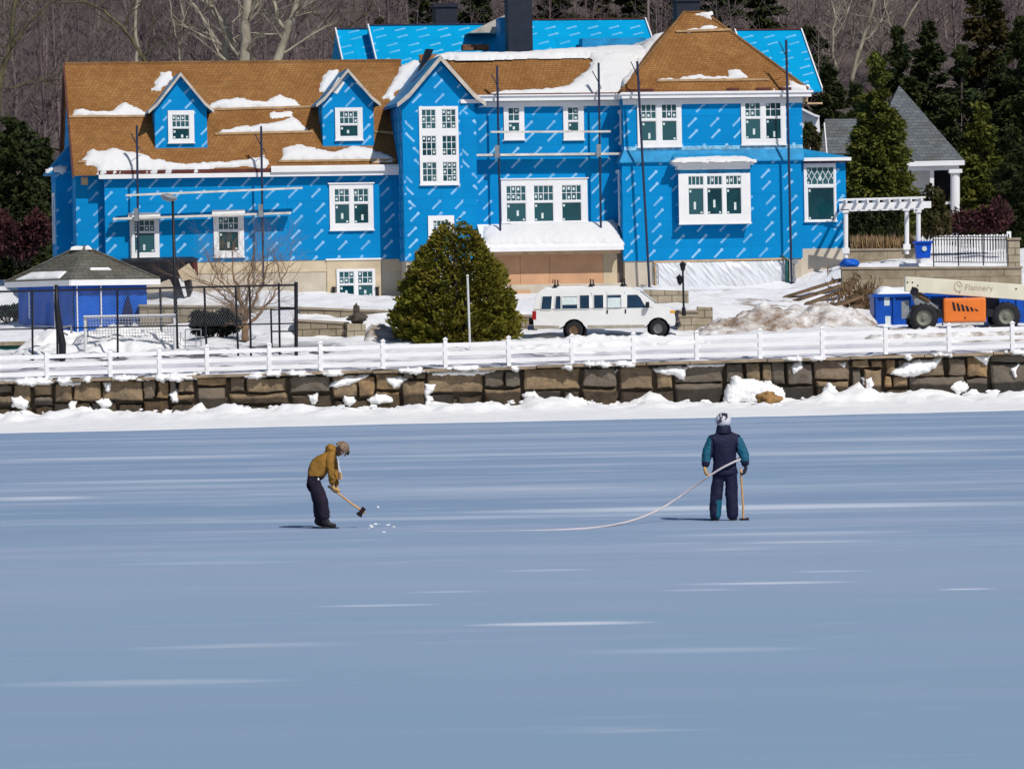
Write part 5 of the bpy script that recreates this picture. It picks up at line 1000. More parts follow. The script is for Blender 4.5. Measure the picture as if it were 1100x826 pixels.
# white picket fence further back
iY = 214.0; ra, rb_ = P(982, 268, iY), P(1084, 268, iY); pf = thing('picket_fence', 'white picket fence behind the black terrace railing', 'fence', ra); w_ = rb_.x - ra.x; h_ = P(990, 254, iY).z - ra.z; m = MB()
for i in range(34): x_ = w_ * i / 33; m.box((x_ - .045, -.02, -.2), (x_ + .045, .0, h_ + .03 * (i % 2)))
m.build('pickets', M['white'], pf); m = MB(); m.box((0, .002, h_ * .75), (w_, .05, h_ * .85)); m.build('rail', M['white'], pf); m = MB(); m.box((w_ - .1, -.08, -.3), (w_ + .1, .1, h_ + .15)); m.build('post', M['white'], pf)
# pergola
gY = 207.0; pa_ = P(907, 284, gY); pg = thing('pergola', 'white flat topped pergola standing right of the blue house', 'pergola', pa_)
def pp_(px, py, Y=gY): return P(px, py, Y) - pa_
for px, pyb, pyt, Y, nm in ((908.5, 270, 225, gY, 'column'), (986.5, 276, 225, gY, 'column'), (974, 266, 223, gY + 2.6, 'column')):
    a, b = pp_(px, pyb, Y), pp_(px, pyt, Y); m = MB(); m.tube([a - Vector((0, 0, .3)), b], .105, 12); m.box((a.x - .16, a.y - .16, b.z - .15), (a.x + .16, a.y + .16, b.z)); m.box((a.x - .16, a.y - .16, a.z - .1), (a.x + .16, a.y + .16, a.z + .15)); m.build(nm, M['white'], pg)
a, b = pp_(905, 222.5), pp_(1000, 220); m = MB(); m.bar(a - Vector((.15, .1, 0)), b - Vector((0, .1, 0)), .12, .30); m.build('beam', M['white'], pg); m = MB(); m.bar(a + Vector((-.1, 2.6, 0)), b + Vector((-.1, 2.6, 0)), .12, .30); m.build('beam', M['white'], pg)
for i in range(8):
    c = a.lerp(b - Vector((.3, 0, 0)), (i + .3) / 7.6); m = MB(); m.box((c.x - .04, c.y - .55, c.z + .15), (c.x + .04, c.y + 3.0, c.z + .30)); m.build('rafter', M['white'], pg)
m = MB(); m.bar(a + Vector((-.1, -.2, .33)), b + Vector((-.25, -.2, .33)), .05, .07); m.bar(a + Vector((-.1, 1.2, .33)), b + Vector((-.25, 1.2, .33)), .05, .07); m.build('lath', M['white'], pg)
# blue recycling bin
bY = 206.5; bb = P(991.5, 277.5, bY); bn = thing('recycling_bin', 'bright blue recycling bin on the terrace beside the pergola column', 'bin', bb)
def taper(m, w0, d0, w1, d1, z0, z1, mi=0): m.add([(-w0, -d0, z0), (w0, -d0, z0), (w0, d0, z0), (-w0, d0, z0), (-w1, -d1, z1), (w1, -d1, z1), (w1, d1, z1), (-w1, d1, z1)], [(3, 2, 1, 0), (4, 5, 6, 7), (0, 1, 5, 4), (1, 2, 6, 5), (2, 3, 7, 6), (3, 0, 4, 7)], mi)
M['binblue'] = plain('blue_plastic', (.005, .08, .55), .4, .15, 2); m = MB(); taper(m, .30, .28, .37, .34, 0, .68); m.build('tub', M['binblue'], bn, bevel=.03); m = MB(); taper(m, .42, .4, .43, .41, .66, .76); m.build('rim', M['binblue'], bn, bevel=.02)
m = MB(); m.lathe([(.0, 0), (.11, 0), (.11, -.012), (0, -.012)], (0.04, -.345, .42), 14, 'y'); m.build('emblem', M['sticker'], bn)
c = P(913, 284, 205); m = MB(); rough_blob(m, (0, 0, 0), (.42, .4, .26), 15, 3, .35); tag(m.build('tarp_bundle', M['tarp'], None, smooth=True, loc=c), 'crumpled blue tarp lying at the foot of the right annex', 'tarp')
# dry grass along the terrace wall
C_, D_ = [], []
for i in range(900):
    px = random.uniform(914, 984); b = P(px, 268, 213.2); h_ = random.uniform(.25, .85) * (.6 + .5 * vnoise(px * .12, 0, 3)); C_.append((b.x, b.y + random.uniform(-.2, .3), b.z + h_ / 2)); D_.append((random.gauss(0, .18), random.gauss(0, .1), 1))
M['drygrass'] = leaf_mat('dry_grass', (.30, .20, .10), (.20, .13, .07), (.36, .25, .14)); o = cards('dry_grass', np.array(C_), np.array(D_), .62, .05, M['drygrass']); tag(o, 'tan dry ornamental grass along the terrace wall', 'grass', kind='stuff')
# ================================================================== white van
VY = 189.0; vb = P(571, 365.2, VY); VS = F / VY
van = thing('passenger_van', 'white passenger van with dark side windows and roof rack posts parked facing right', 'van', vb, -.09)
M['van'] = plain('van_paint', (.74, .735, .72), .3, .06, 1.2, spec=.5); M['vglass'] = plain('van_glass', (.012, .035, .07), .06, .4, 1, spec=.6); M['dirt'] = plain('van_dirt', (.36, .32, .27), .7, .3, 3); M['red'] = plain('red_lens', (.35, .01, .015), .25, .2, 4); M['amber'] = plain('amber_lens', (.7, .35, .06), .25, .2, 4); M['rim'] = plain('wheel_steel', (.16, .15, .15), .45, .4, 6, metal=.3)
Wd = 2.0
prof = [(.10, .50), (.08, .95), (.12, 1.45), (.26, 1.90), (.48, 2.06), (1.2, 2.12), (3.6, 2.12), (4.1, 2.07), (4.42, 1.93), (5.14, 1.36), (5.55, 1.27), (5.83, 1.12), (5.90, .85), (5.90, .55), (5.86, .46)]
def arch(cx, r=.455, n=9): return [(cx + r * math.cos(a), .37 + r * math.sin(a)) for a in [math.pi * k / (n - 1) for k in range(n)]]
low = [(5.86, .46)] + [p for p in arch(5.20) if p[1] > .46] + [(4.6, .40), (2.3, .40)] + [p for p in arch(1.75) if p[1] > .46] + [(1.1, .42), (.10, .5)]
outline = prof + low[1:-1]
def half_w(z): return (Wd / 2) * (1 - .13 * max(0, (z - 1.2) / .9) ** 1.3) if z > 1.2 else Wd / 2
bm = bmesh.new(); L_, R_ = [], []
for x, z in outline: L_.append(bm.verts.new((x, Wd / 2 - half_w(z), z))); R_.append(bm.verts.new((x, Wd / 2 + half_w(z), z)))
# split the side at the belt line so that the upper side leans in cleanly
bm.faces.new(L_); bm.faces.new(list(reversed(R_)))
for i in range(len(outline)): j = (i + 1) % len(outline); bm.faces.new((L_[j], L_[i], R_[i], R_[j]))
bmesh.ops.bisect_plane(bm, geom=bm.verts[:] + bm.edges[:] + bm.faces[:], plane_co=(0, 0, 1.22), plane_no=(0, 0, 1))
bmesh.ops.recalc_face_normals(bm, faces=bm.faces[:])
bmesh.ops.triangulate(bm, faces=[f for f in bm.faces if len(f.verts) > 6])
me = bpy.data.meshes.new('body'); bm.to_mesh(me); bm.free(); me.materials.append(M['van']); ob = bpy.data.objects.new('body', me); link(ob, van)
bv = ob.modifiers.new('b', 'BEVEL'); bv.width = .05; bv.segments = 3; bv.limit_method = 'ANGLE'; bv.angle_limit = math.radians(35)
dg = bpy.context.evaluated_depsgraph_get(); me2 = bpy.data.meshes.new_from_object(ob.evaluated_get(dg)); ob.modifiers.clear(); ob.data = me2
def side_panel(m, pts, out=.008, mi=0, side=-1):
    """thin plate following the near side of the van, its outline in (x, z)"""
    n = len(pts); V = []
    for o_ in (out, out - .02):
        for x, z in pts: y = Wd / 2 + side * (half_w(z) + o_); V.append((x, y, z))
    m.add(V, [tuple(range(n)), tuple(range(2 * n - 1, n - 1, -1))] + [(i, (i + 1) % n, n + (i + 1) % n, n + i) for i in range(n)], mi)
vz = lambda py: (363.8 - py) / VS
vx = lambda px: (px - 571) / VS
def vw(zx0, zx1, zy0=163, zy1=255, slant0=0, slant1=0):     # window given in the enlarged crop's pixels
    x0, x1 = vx(560 + zx0 / 6.11), vx(560 + zx1 / 6.11); z0, z1 = vz(290 + zy1 / 6.11), vz(290 + zy0 / 6.11); return [(x0, z0), (x1, z0), (x1 + slant1, z1), (x0 + slant0, z1)]
for args, nm in (((133, 200, 165, 255, .06, .05), 'window'), ((224, 264, 165, 255, .05, 0), 'window'), ((272, 374, 170, 254), 'window'), ((388, 452), 'window'), ((481, 545), 'window'), ((570, 660, 168, 252), 'window')):
    m = MB(); side_panel(m, vw(*args)); w = m.build(nm, M['vglass'], van)
    m = MB(); a = vw(*args); 
    for i in range(4): p_, q_ = a[i], a[(i + 1) % 4]; m.bar((p_[0], Wd / 2 - half_w(p_[1]) - .012, p_[1]), (q_[0], Wd / 2 - half_w(q_[1]) - .012, q_[1]), .02, .03)
    m.build('seal', M['van'] if args[0] != 570 else M['grey'], w)
for args in ((272, 372, 176, 225), (572, 658, 185, 252)):       # pale things behind two of the panes
    m = MB(); a = vw(*args); side_panel(m, a, .011); m.build('pale_pane', M['sticker'], van)
a = [(vx(674.5), vz(331.5)), (vx(694.5), vz(331.5)), (vx(689), vz(321)), (vx(685.5), vz(317.5)), (vx(674.8), vz(317.5))]
m = MB(); side_panel(m, a); dw = m.build('front_window', M['vglass'], van)
m = MB(); p_, q_ = (4.45, 1.905), (5.10, 1.39); m.add([(p_[0] + .03, .22, p_[1] + .015), (p_[0] + .03, Wd - .22, p_[1] + .015), (q_[0] + .02, Wd - .13, q_[1] + .015), (q_[0] + .02, .13, q_[1] + .015), (p_[0], .22, p_[1] - .03), (p_[0], Wd - .22, p_[1] - .03), (q_[0], Wd - .13, q_[1] - .03), (q_[0], .13, q_[1] - .03)], [(0, 1, 2, 3), (7, 6, 5, 4), (0, 3, 7, 4), (1, 0, 4, 5), (2, 1, 5, 6), (3, 2, 6, 7)]); m.build('windscreen', M['vglass'], van)
m = MB(); side_panel(m, [(.12, 1.235), (5.0, 1.235), (5.0, 1.252), (.12, 1.252)], .006); M['stripe'] = plain('body_line', (.38, .22, .22), .5, .2); m.build('side_moulding', M['stripe'], van)
for x_ in (vx(636), vx(652.5), vx(671.5)): m = MB(); side_panel(m, [(x_, .45), (x_ + .014, .45), (x_ + .014, 1.9), (x_, 1.9)], .003); m.build('door_seam', M['grey'], van)
for zx in (570, 690): x_ = vx(560 + zx / 6.11); m = MB(); m.box((x_ - .03, -.03, 1.02), (x_ + .02, .0, 1.18)); m.build('door_handle', M['black'], van)
m = MB(); side_panel(m, [(.12, .44), (1.15, .44), (1.15, .56), (.12, .6)], .004); side_panel(m, [(2.3, .41), (4.65, .41), (4.65, .53), (2.3, .56)], .004); m.build('dirty_sill', M['dirt'], van)
for cx in (1.75, 5.20):
    for y_ in (.02, Wd - .26):
        m = MB(); m.lathe([(.20, .0), (.30, -.01), (.36, .02), (.385, .07), (.385, .17), (.36, .22), (.2, .24)], (0, 0, 0), 28, 'y'); w = m.build('wheel', M['rubber'], van, smooth=True, loc=(cx, y_, .375))
        m = MB(); m.lathe([(0, .03), (.06, .01), (.07, .04), (.16, .05), (.20, .015), (.215, .0), (.215, .22), (0, .22)], (0, 0, 0), 20, 'y'); m.build('rim', M['rim'] if cx > 3 else M['wood_dark'], w)
    m = MB(); m.lathe([(.455, -.0), (.455, .5), (.39, .5), (.39, 0)], (cx, .012, .375), 24, 'y'); m.build('wheel_arch', M['black'], van)
m = MB(); m.box((5.84, .06, .42), (6.02, Wd - .06, .62)); m.build('front_bumper', M['black'], van, bevel=.03); m = MB(); m.box((5.86, .3, .66), (5.93, Wd - .3, 1.05)); m.build('grille', M['black'], van, bevel=.02)
m = MB(); m.box((-.16, .05, .40), (.10, Wd - .05, .60)); m.build('rear_bumper', M['darkblue'], van, bevel=.03); m = MB(); m.box((-.12, .25, .62), (.08, .55, .9)); m.build('hitch_step', M['black'], van, bevel=.03)
for y_ in (.03, Wd - .28): m = MB(); m.box((5.72, y_ - .0 if y_ < 1 else y_, .84), (5.925, y_ + .25, 1.08)); m.box((5.70, y_ - .035, .98), (5.90, y_ + .02, 1.10), 1) if y_ < 1 else None; m.build('headlight', [M['black'], M['amber']], van)
m = MB(); m.box((.05, -.008, .83), (.21, .1, 1.18)); m.build('tail_light', M['red'], van); m = MB(); m.box((.05, Wd - .1, .83), (.21, Wd + .008, 1.18)); m.build('tail_light', M['red'], van)
m = MB(); m.box((4.72, -.26, 1.22), (4.86, -.05, 1.46)); m.box((4.78, -.08, 1.28), (4.82, .06, 1.32)); m.build('wing_mirror', M['black'], van, bevel=.03)
for zx in (225, 460, 668):
    x_ = vx(560 + zx / 6.11); m = MB()
    for y_ in (.25, Wd - .25): m.bar((x_, y_, 2.08), (x_, y_, 2.45), .05, .05); m.add([(x_ - .12, y_ - .05, 2.10), (x_ + .12, y_ - .05, 2.10), (x_ + .12, y_ + .05, 2.10), (x_ - .12, y_ + .05, 2.10), (x_ - .03, y_ - .03, 2.26), (x_ + .03, y_ - .03, 2.26), (x_ + .03, y_ + .03, 2.26), (x_ - .03, y_ + .03, 2.26)], [(0, 1, 5, 4), (1, 2, 6, 5), (2, 3, 7, 6), (3, 0, 4, 7), (4, 5, 6, 7)])
    m.bar((x_, .2, 2.17), (x_, Wd - .2, 2.17), .06, .05); m.build('roof_rack', M['black'], van)
m = MB(); m.bar((vx(594.5), .25, 2.3), (vx(594.5), .25, 2.45), .03, .03); m.build('aerial', M['black'], van)
o = slab_snow('van_roof_snow', [Vector((.5, .2, 2.125)), Vector((4.0, .2, 2.125)), Vector((4.0, 1.8, 2.125)), Vector((.5, 1.8, 2.125))], .05, 9); o.location = vb; tag(o, 'thin layer of snow on the roof of the white van', 'snow')
# ================================================================== blue dumpster and boom lift
DY = 190.5; db = P(939.5, 356, DY); DS = F / DY
dp = thing('dumpster', 'long blue steel roll off dumpster with snow on its load, behind the boom lift', 'dumpster', db)
Ld = 8.2; Hd = (356 - 318) / DS; M['dblue'] = plain('dumpster_blue', (.004, .075, .42), .45, .3, 1.2)
m = MB(); m.prism([(0, 0, 0), (Ld, 0, 0), (Ld, 0, Hd), (0, 0, Hd)], (0, .06, 0)); m.box((0, .06, 0), (.06, 2.3, Hd)); m.box((0, 2.24, 0), (Ld, 2.3, Hd)); m.box((Ld - .06, .06, 0), (Ld, 2.24, Hd)); m.box((.06, .06, Hd - .5), (Ld - .06, 2.24, Hd - .44)); m.build('body', M['dblue'], dp)
m = MB()
for i in range(12): x_ = .05 + i * (Ld - .2) / 11; m.box((x_, -.09, .02), (x_ + .1, -.002, Hd - .06))
m.build('rib', M['dblue'], dp); m = MB(); m.box((-.06, -.12, Hd - .06), (Ld + .06, .02, Hd + .07)); m.box((-.06, .021, Hd - .06), (.08, 2.36, Hd + .07)); m.build('top_rail', M['dblue'], dp)
for x0_, z0_, w__, h__ in ((.42, 1.05, .22, .36), (.45, .12, .22, .5)): m = MB(); m.box((x0_, -.008, z0_), (x0_ + w__, -.001, z0_ + h__)); m.build('sign', M['sticker'], dp)
o = slab_snow('dumpster_snow', [Vector((.1, .1, Hd - .02)), Vector((3.0, .1, Hd + .0)), Vector((3.0, 2.2, Hd + .1)), Vector((.1, 2.2, Hd + .1))], .35, 12); o.location = db; tag(o, 'heap of snow on the load of the blue dumpster', 'snow')
BY_ = 187.0; wb = P(993, 356.5, BY_); BS = F / BY_
lift = thing('boom_lift', 'orange and cream boom lift with large black tyres parked before the blue dumpster', 'boom lift', wb)
M['cream'] = plain('cream_paint', (.66, .62, .50), .4, .12, 1.2); M['orange'] = plain('orange_paint', (.72, .18, .03), .38, .12, 1.5)
lx_ = lambda px: (px - 993) / BS
lz_ = lambda py, px=993: (356.5 - (px - 993) * ROLL - py) / BS
m = MB(); m.box((-.5, .55, .55), (lx_(1096) , 1.75, .95)); m.build('chassis', M['grey'], lift, bevel=.03)
for cx in (0, lx_(1081.5)):
    for y_ in (-.02, 1.85):
        m = MB(); m.lathe([(.30, .02), (.42, 0), (.54, .03), (.565, .10), (.565, .32), (.54, .39), (.42, .42), (.30, .40)], (0, 0, 0), 32, 'y'); wh = m.build('wheel', M['rubber'], lift, smooth=True, loc=(cx, y_, .565))
        M['hub'] = M.get('hub') or plain('grey_hub', (.17, .17, .14), .6, .3, 4); m = MB(); m.lathe([(0, -.01), (.07, -.01), (.09, .06), (.20, .09), (.29, .04), (.33, .01), (.33, .38), (0, .38)], (0, 0, 0), 20, 'y'); m.build('rim', M['hub'], wh)
        m = MB()
        for k in range(18):
            a = 2 * math.pi * k / 18; c = Vector((math.cos(a), 0, math.sin(a))); m.bar(Vector((c.x * .555, .05, c.z * .555)), Vector((c.x * .58 , .37, c.z * .58)), .05, .07)
        m.build('tread', M['rubber'], wh)
m = MB(); m.prism([(lx_(970), .45, .55), (lx_(978), .45, .55), (lx_(978), .45, 1.3), (lx_(970), .45, 1.25)], (0, .1, 0)); m.build('counter_plate', M['grey'], lift)
m = MB(); x0_, x1_ = lx_(1014), lx_(1059.5); z0_, z1_ = lz_(346, 1036), lz_(320, 1036); m.box((x0_, -.12, z0_), (x1_, .75, z1_)); hood = m.build('engine_hood', M['orange'], lift, bevel=.09)
for i in range(6):
    xc_ = lx_(1024.5 + i * 4.8); hh = (.36, .33, .28, .23, .17, .10)[i]; m = MB(); zc = z0_ + (z1_ - z0_) * .66 - i * .032; m.prism([(xc_ - .06, -.135, zc + hh / 2), (xc_ + .03, -.135, zc + hh / 2 - .03), (xc_ + .10, -.135, zc - hh / 2), (xc_ + .0, -.135, zc - hh / 2)], (0, .02, 0)); m.build('vent', M['black'], hood)
m = MB(); m.lathe([(0, 0), (.035, 0), (.035, .02), (0, .02)], ((x0_ + x1_) / 2, -.14, z0_ + .17), 10, 'y'); m.build('latch', M['black'], hood)
m = MB(); m.box((x0_ - .02, -.05, z0_ - .12), (x1_ - .1, .7, z0_ - .005)); m.build('tray', M['alu'], lift)
m = MB(); m.box((x0_ - .9, .45, .9), (x1_ + .6, 1.5, 1.35)); m.build('turntable', M['darkblue'], lift, bevel=.05)
# telescopic boom
a = [P(972.5, 297, BY_ + .1) - wb, P(972.5, 313.2, BY_ + .1) - wb, P(1140, 325.5, BY_ + .1) - wb, P(1140, 308.5, BY_ + .1) - wb]; m = MB(); m.prism(a, (0, .62, 0)); boom = m.build('boom', M['cream'], lift, bevel=.03)
m = MB(); 
for zx, zy in ((290, 152), (325, 152), (325, 186), (362, 174), (1045, 198)): c = P(930 + zx / 6.47, 280 + zy / 6.47, BY_ + .1) - wb; m.lathe([(0, -.012), (.035, -.012), (.035, .01), (0, .01)], c, 10, 'y')
m.build('pin', M['black'], boom)
c = P(1029.5, 308, BY_ + .1) - wb; m = MB()
for k in range(14):
    t0, t1 = 2 * math.pi * k / 16, 2 * math.pi * (k + 1) / 16; m.bar((c.x + .16 * math.cos(t0), c.y - .008, c.z + .2 * math.sin(t0)), (c.x + .16 * math.cos(t1), c.y - .008, c.z + .2 * math.sin(t1)), .012, .035)
m.bar((c.x - .05, c.y - .008, c.z + .1), (c.x + .09, c.y - .008, c.z - .02), .012, .04); m.bar((c.x + .05, c.y - .008, c.z - .18), (c.x + .06, c.y - .008, c.z - .28), .012, .04); M['faded'] = plain('faded_print', (.43, .37, .26), .6, .3, 6); m.build('emblem', M['faded'], boom)
cu = bpy.data.curves.new('lettering', 'FONT'); cu.body = 'Flannery'; cu.size = .34; cu.extrude = .004; cu.align_x = 'LEFT'; to = bpy.data.objects.new('lettering', cu); link(to)
dg = bpy.context.evaluated_depsgraph_get(); me = bpy.data.meshes.new_from_object(to.evaluated_get(dg)); bpy.data.objects.remove(to); me.materials.append(M['faded']); to = bpy.data.objects.new('lettering', me); link(to, boom)
c = P(1036, 311.6, BY_ + .1) - wb; to.location = (c.x, c.y - .008, c.z); to.rotation_euler = (math.pi / 2, math.atan2(12.0, 167.5) - ROLL, 0)
m = MB(); ca, cb = P(982, 313, BY_ + .3) - wb, P(1010, 334, BY_ + .5) - wb; m.tube([ca, ca.lerp(cb, .55)], .13, 12); m.build('ram_cylinder', M['wood_dark'], lift); m = MB(); m.tube([ca.lerp(cb, .5), cb], .07, 10); m.build('ram_rod', M['grey'], lift); m = MB(); m.lathe([(0, -.2), (.17, -.2), (.17, .2), (0, .2)], ca, 12, 'y'); m.build('pivot', M['black'], lift)
m = MB(); m.prism([P(979, 316, BY_ + .3) - wb, P(990, 318, BY_ + .3) - wb, P(1004, 332, BY_ + .3) - wb, P(984, 330, BY_ + .3) - wb], (0, .3, 0)); m.build('upright_plate', M['grey'], lift)
m = MB(); m.bar(P(1058, 336, BY_) - wb, P(1070, 337, BY_ + .2) - wb, .2, .3); m.build('hydraulic_block', M['black'], lift)
# ================================================================== house behind on the right
NY = 236.0; nb = P(1026, 250, NY); NS = F / NY
nh = thing('porch_house', 'white house with steep slate grey roof half hidden by evergreens at right', 'house', nb)
def nq(px, py, d=0): return P(px, py, NY + d) - nb
a, b, c = nq(966, 92, 5), nq(1037, 173.5), nq(925, 176); bk = Vector((0, 10, 0))
m = MB(); m.add([a, b, c, b + bk, c + bk, b - Vector((0, 0, .15)), c - Vector((0, 0, .15))], [(0, 2, 1), (0, 1, 3), (0, 3, 4), (0, 4, 2), (1, 2, 6, 5)]); m.build('roof', M['slate'], nh)
m = MB(); m.bar(nq(925, 177.5, -.05), nq(1036, 175, -.05), .12, .25); m.bar(nq(928, 181.5, .3), nq(1030, 179.5, .3), .3, .3); m.build('eave_trim', M['white'], nh)
m = MB(); a, b = nq(1026, 247), nq(1026, 182); m.tube([a - Vector((0, 0, .5)), b], .24, 12); m.box((a.x - .36, a.y - .36, a.z - .6), (a.x + .36, a.y + .36, a.z + .25)); m.box((b.x - .33, b.y - .33, b.z - .2), (b.x + .33, b.y + .33, b.z)); m.build('porch_column', M['white'], nh)
m = MB(); m.prism([nq(940, 255, 2.6), nq(1003, 255, 2.6), nq(1003, 180, 2.6), nq(940, 180, 2.6)], (0, 6, 0)); m.build('wall', M['white'], nh)
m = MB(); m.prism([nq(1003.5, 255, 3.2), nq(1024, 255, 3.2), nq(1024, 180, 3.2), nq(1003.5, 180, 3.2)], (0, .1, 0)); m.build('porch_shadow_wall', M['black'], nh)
m = MB(); m.bar(nq(998, 218.5, .2), nq(1022, 218, .2), .1, .14); m.bar(nq(1000, 246, .2), nq(1022, 246, .2), .8, .6); m.build('porch_rail', M['white'], nh)
m = MB(); m.bar(nq(1001, 222, .5), nq(1001, 181, .5), .2, .2); m.build('porch_post', M['white'], nh)
NY2 = 226.0; n2 = P(868, 180, NY2); wh = thing('white_gable_house', 'white curved gable wall with a small grey roof just right of the blue tower', 'house', n2)
def nr(px, py, d=0): return P(px, py, NY2 + d) - n2
m = MB(); pts = [(845, 200), (845, 108), (856, 116), (866, 121), (874, 125), (880, 127), (880.5, 135), (881, 142), (879, 150), (876, 160), (874, 200)]; m.prism([nr(*p) for p in pts], (0, .4, 0)); m.build('wall', M['white'], wh)
m = MB()
for p_, q_ in zip(pts[1:6], pts[2:6]): m.bar(nr(*p_, -.15) + Vector((0, 0, .05)), nr(*q_, -.15) + Vector((0, 0, .05)), .5, .1)
m.build('rake_trim', M['white'], wh)
m = MB(); m.prism([nr(880, 165, .6), nr(886, 128, 3), nr(926, 128, 3), nr(945, 165, .6)], (0, .3, -.1)); m.build('roof', M['slate'], wh); m = MB(); m.bar(nr(888.5, 168, .5), nr(885.5, 133, 2.6), .06, .1); m.build('downpipe', M['white'], wh)
# ================================================================== heaps of dirty snow and soil on the site
def heap(name, label, px0, px1, py, Y, hpx, depth, seed, mat, cat):
    a, b = P(px0, py, Y), P(px1, py, Y); w = b.x - a.x; nx = int(w / .13) + 2; ny = int(depth / .13) + 2
    xs = np.linspace(0, w, nx); ys = np.linspace(-depth / 2, depth / 2, ny); X, Yy = np.meshgrid(xs, ys); h = hpx / (F / Y)
    env = np.sin(np.pi * np.clip(X / w, 0, 1)) ** .5 * np.cos(np.pi * Yy / depth) ; Z = h * env * (.55 + .95 * (fbm(X * .7, Yy * .7, seed) - .15)) + (fbm(X * 2.6, Yy * 2.6, seed + 5) - .47) * .52 * np.clip(env * 3, 0, 1) + (fbm(X * 6, Yy * 6, seed + 9) - .47) * .24 * np.clip(env * 3, 0, 1) - .12
    base = ground_z((a.x + X).ravel(), (Y + Yy).ravel()).reshape(X.shape) - a.z
    i = (np.arange(ny - 1)[:, None] * nx + np.arange(nx - 1)[None]).ravel(); o = np_mesh(name, np.stack([X.ravel(), Yy.ravel(), (Z + base).ravel()], 1), np.stack([i, i + 1, i + nx + 1, i + nx], 1), mat, None, False); o.location = a; tag(o, label, cat, kind='stuff'); return o
M['soil_snow'] = snow_mat('soil_and_snow', 1.25)
heap('snow_heap', 'long heap of ploughed snow mixed with brown soil right of the van', 745, 945, 357, 190.5, 30, 5, 3, M['soil_snow'], 'snow heap')
heap('snow_heap', 'white ploughed snow ridge in front of the boom lift', 925, 1110, 357, 184.5, 14, 3, 13, M['snow_dirty'], 'snow heap')
heap('snow_heap', 'rounded mound of ploughed snow before the pavilion', 15, 200, 384, 186.5, 30, 6, 23, M['snow'], 'snow heap')
heap('snow_heap', 'low white snow ridge between the fence and the van', 545, 770, 371, 184.0, 11, 4, 33, M['snow'], 'snow heap')
heap('snow_heap', 'soil streaked snow bank between low stone pier and yew', 390, 430, 365, 190, 26, 4, 43, M['soil_snow'], 'snow heap')
# pile of boards under snow, by the retaining wall
for j, (x0_, y0_, x1_, y1_, Y) in enumerate(((845, 326, 912, 304, 201.2), (852, 332, 915, 309, 200.2), (868, 340, 925, 318, 199.0), (835, 322, 905, 300, 202.5), (880, 343, 922, 328, 197.8))):
    a, b = P(x0_, y0_, Y), P(x1_, y1_, Y + 1.4); c = (a + b) / 2; m = MB(); m.bar(a - c, b - c, .5, .09); o = m.build('board', M['wood_dark'], None, loc=c + Vector((0, 0, .0))); tag(o, ('weathered board nearest the annex in the snowy board pile', 'long dark board in the middle of the snowy board pile', 'dark board lowest in the snowy pile below the retaining wall', 'topmost board of the snowy pile beside the annex foundation', 'short outermost board of the snowy pile near the dumpster')[j], 'board', 'old boards lying in the snow below the annex')
C_, D_ = [], []
for i in range(700):
    px = random.gauss(925, 13); py = random.uniform(305, 335); b = P(px, py, 200.8); b.z = gz(b.x, b.y) + abs(random.gauss(0, .55)); C_.append(tuple(b)); D_.append((random.gauss(0, .6), random.gauss(0, .3), .7))
o = cards('dead_brush', np.array(C_), np.array(D_), .5, .07, leaf_mat('dead_brush', (.16, .10, .055), (.09, .055, .035), (.24, .16, .09))); tag(o, 'brown dead brush hanging at the left end of the retaining wall', 'brush', kind='stuff')
# ================================================================== trees
def conifer(label, px, pyb, pyt, hwpx, Y, mat, n=6500, name='conifer', group=None, L=.36, power=.85, ragged=.35, droop=.25, vert=.5, bottom=.03):
    """evergreen: trunk, tiers of drooping branches carrying many small sprays"""
    b = P(px, pyb, Y); k = F / Y; h = (pyb - pyt) / k; R = hwpx / k
    b.z = min(b.z, max(gz(b.x, b.y), float(hill_base(b.x, b.y))) + .2) if Y > 232 else b.z
    h = P(px, pyt, Y).z - b.z
    t = thing(name, label, 'tree', b, 0, group)
    m = MB(); m.tube([(0, 0, -.4), (0, 0, h * .5), (0, 0, h * .96)], [R * .07 + .08, R * .045 + .05, .02], 8); m.build('trunk', M['dark_bark'], t)
    nb = int(70 + h * 9); C, D, W_ = [], [], []; per = max(6, n // nb)
    br0, br1, rr0 = [], [], []
    seedp = RNG.uniform(0, 50)
    for i in range(nb):
        f = 1 - RNG.uniform(0, 1) ** .62 if i > 6 else RNG.uniform(.8, 1)     # more branches low down
        f = bottom + (1 - bottom) * f; az = RNG.uniform(0, 2 * math.pi)
        prof = (1 - f) ** power * (1 if f > bottom + .12 else .72 + .28 * (f - bottom) / .12)
        rl = R * prof * (1 + ragged * (2 * float(vnoise(az * 1.3 + seedp, f * 6, 3)) - 1) + RNG.normal(0, ragged * .22)) + .12
        dirv = np.array([math.cos(az), math.sin(az), 0]); z0 = f * h; tip = np.array([dirv[0] * rl, dirv[1] * rl, z0 - droop * rl * (1 - f) + .15 * rl * f])
        base = np.array([0, 0, z0]); br0.append(base); br1.append(tip * .9 + base * .1); rr0.append(.018 + rl * .012)
        s = RNG.uniform(.12, 1, per) ** .6; side = RNG.normal(0, 1, (per, 3)) * np.array([1, 1, vert]) * (rl * .16 * (1.25 - s * .7))[:, None]
        c = base + (tip - base) * s[:, None] + side; c[:, 2] = np.maximum(c[:, 2], .05)
        d = dirv[None] * 1.0 + RNG.normal(0, .55, (per, 3)) + np.array([0, 0, .15 - droop * .6]); C.append(c); D.append(d)
    # leader
    q = int(per * 2); C.append(np.stack([RNG.normal(0, .12, q), RNG.normal(0, .12, q), RNG.uniform(.86, 1.0, q) * h], 1)); D.append(np.stack([RNG.normal(0, .5, q), RNG.normal(0, .5, q), np.ones(q)], 1))
    cr = cards('crown', np.concatenate(C), np.concatenate(D), L, L * .42, M[mat], t)
    segs('branches', np.array(br0), np.array(br1), np.array(rr0), np.array(rr0) * .3, M['dark_bark'], t)
    return t
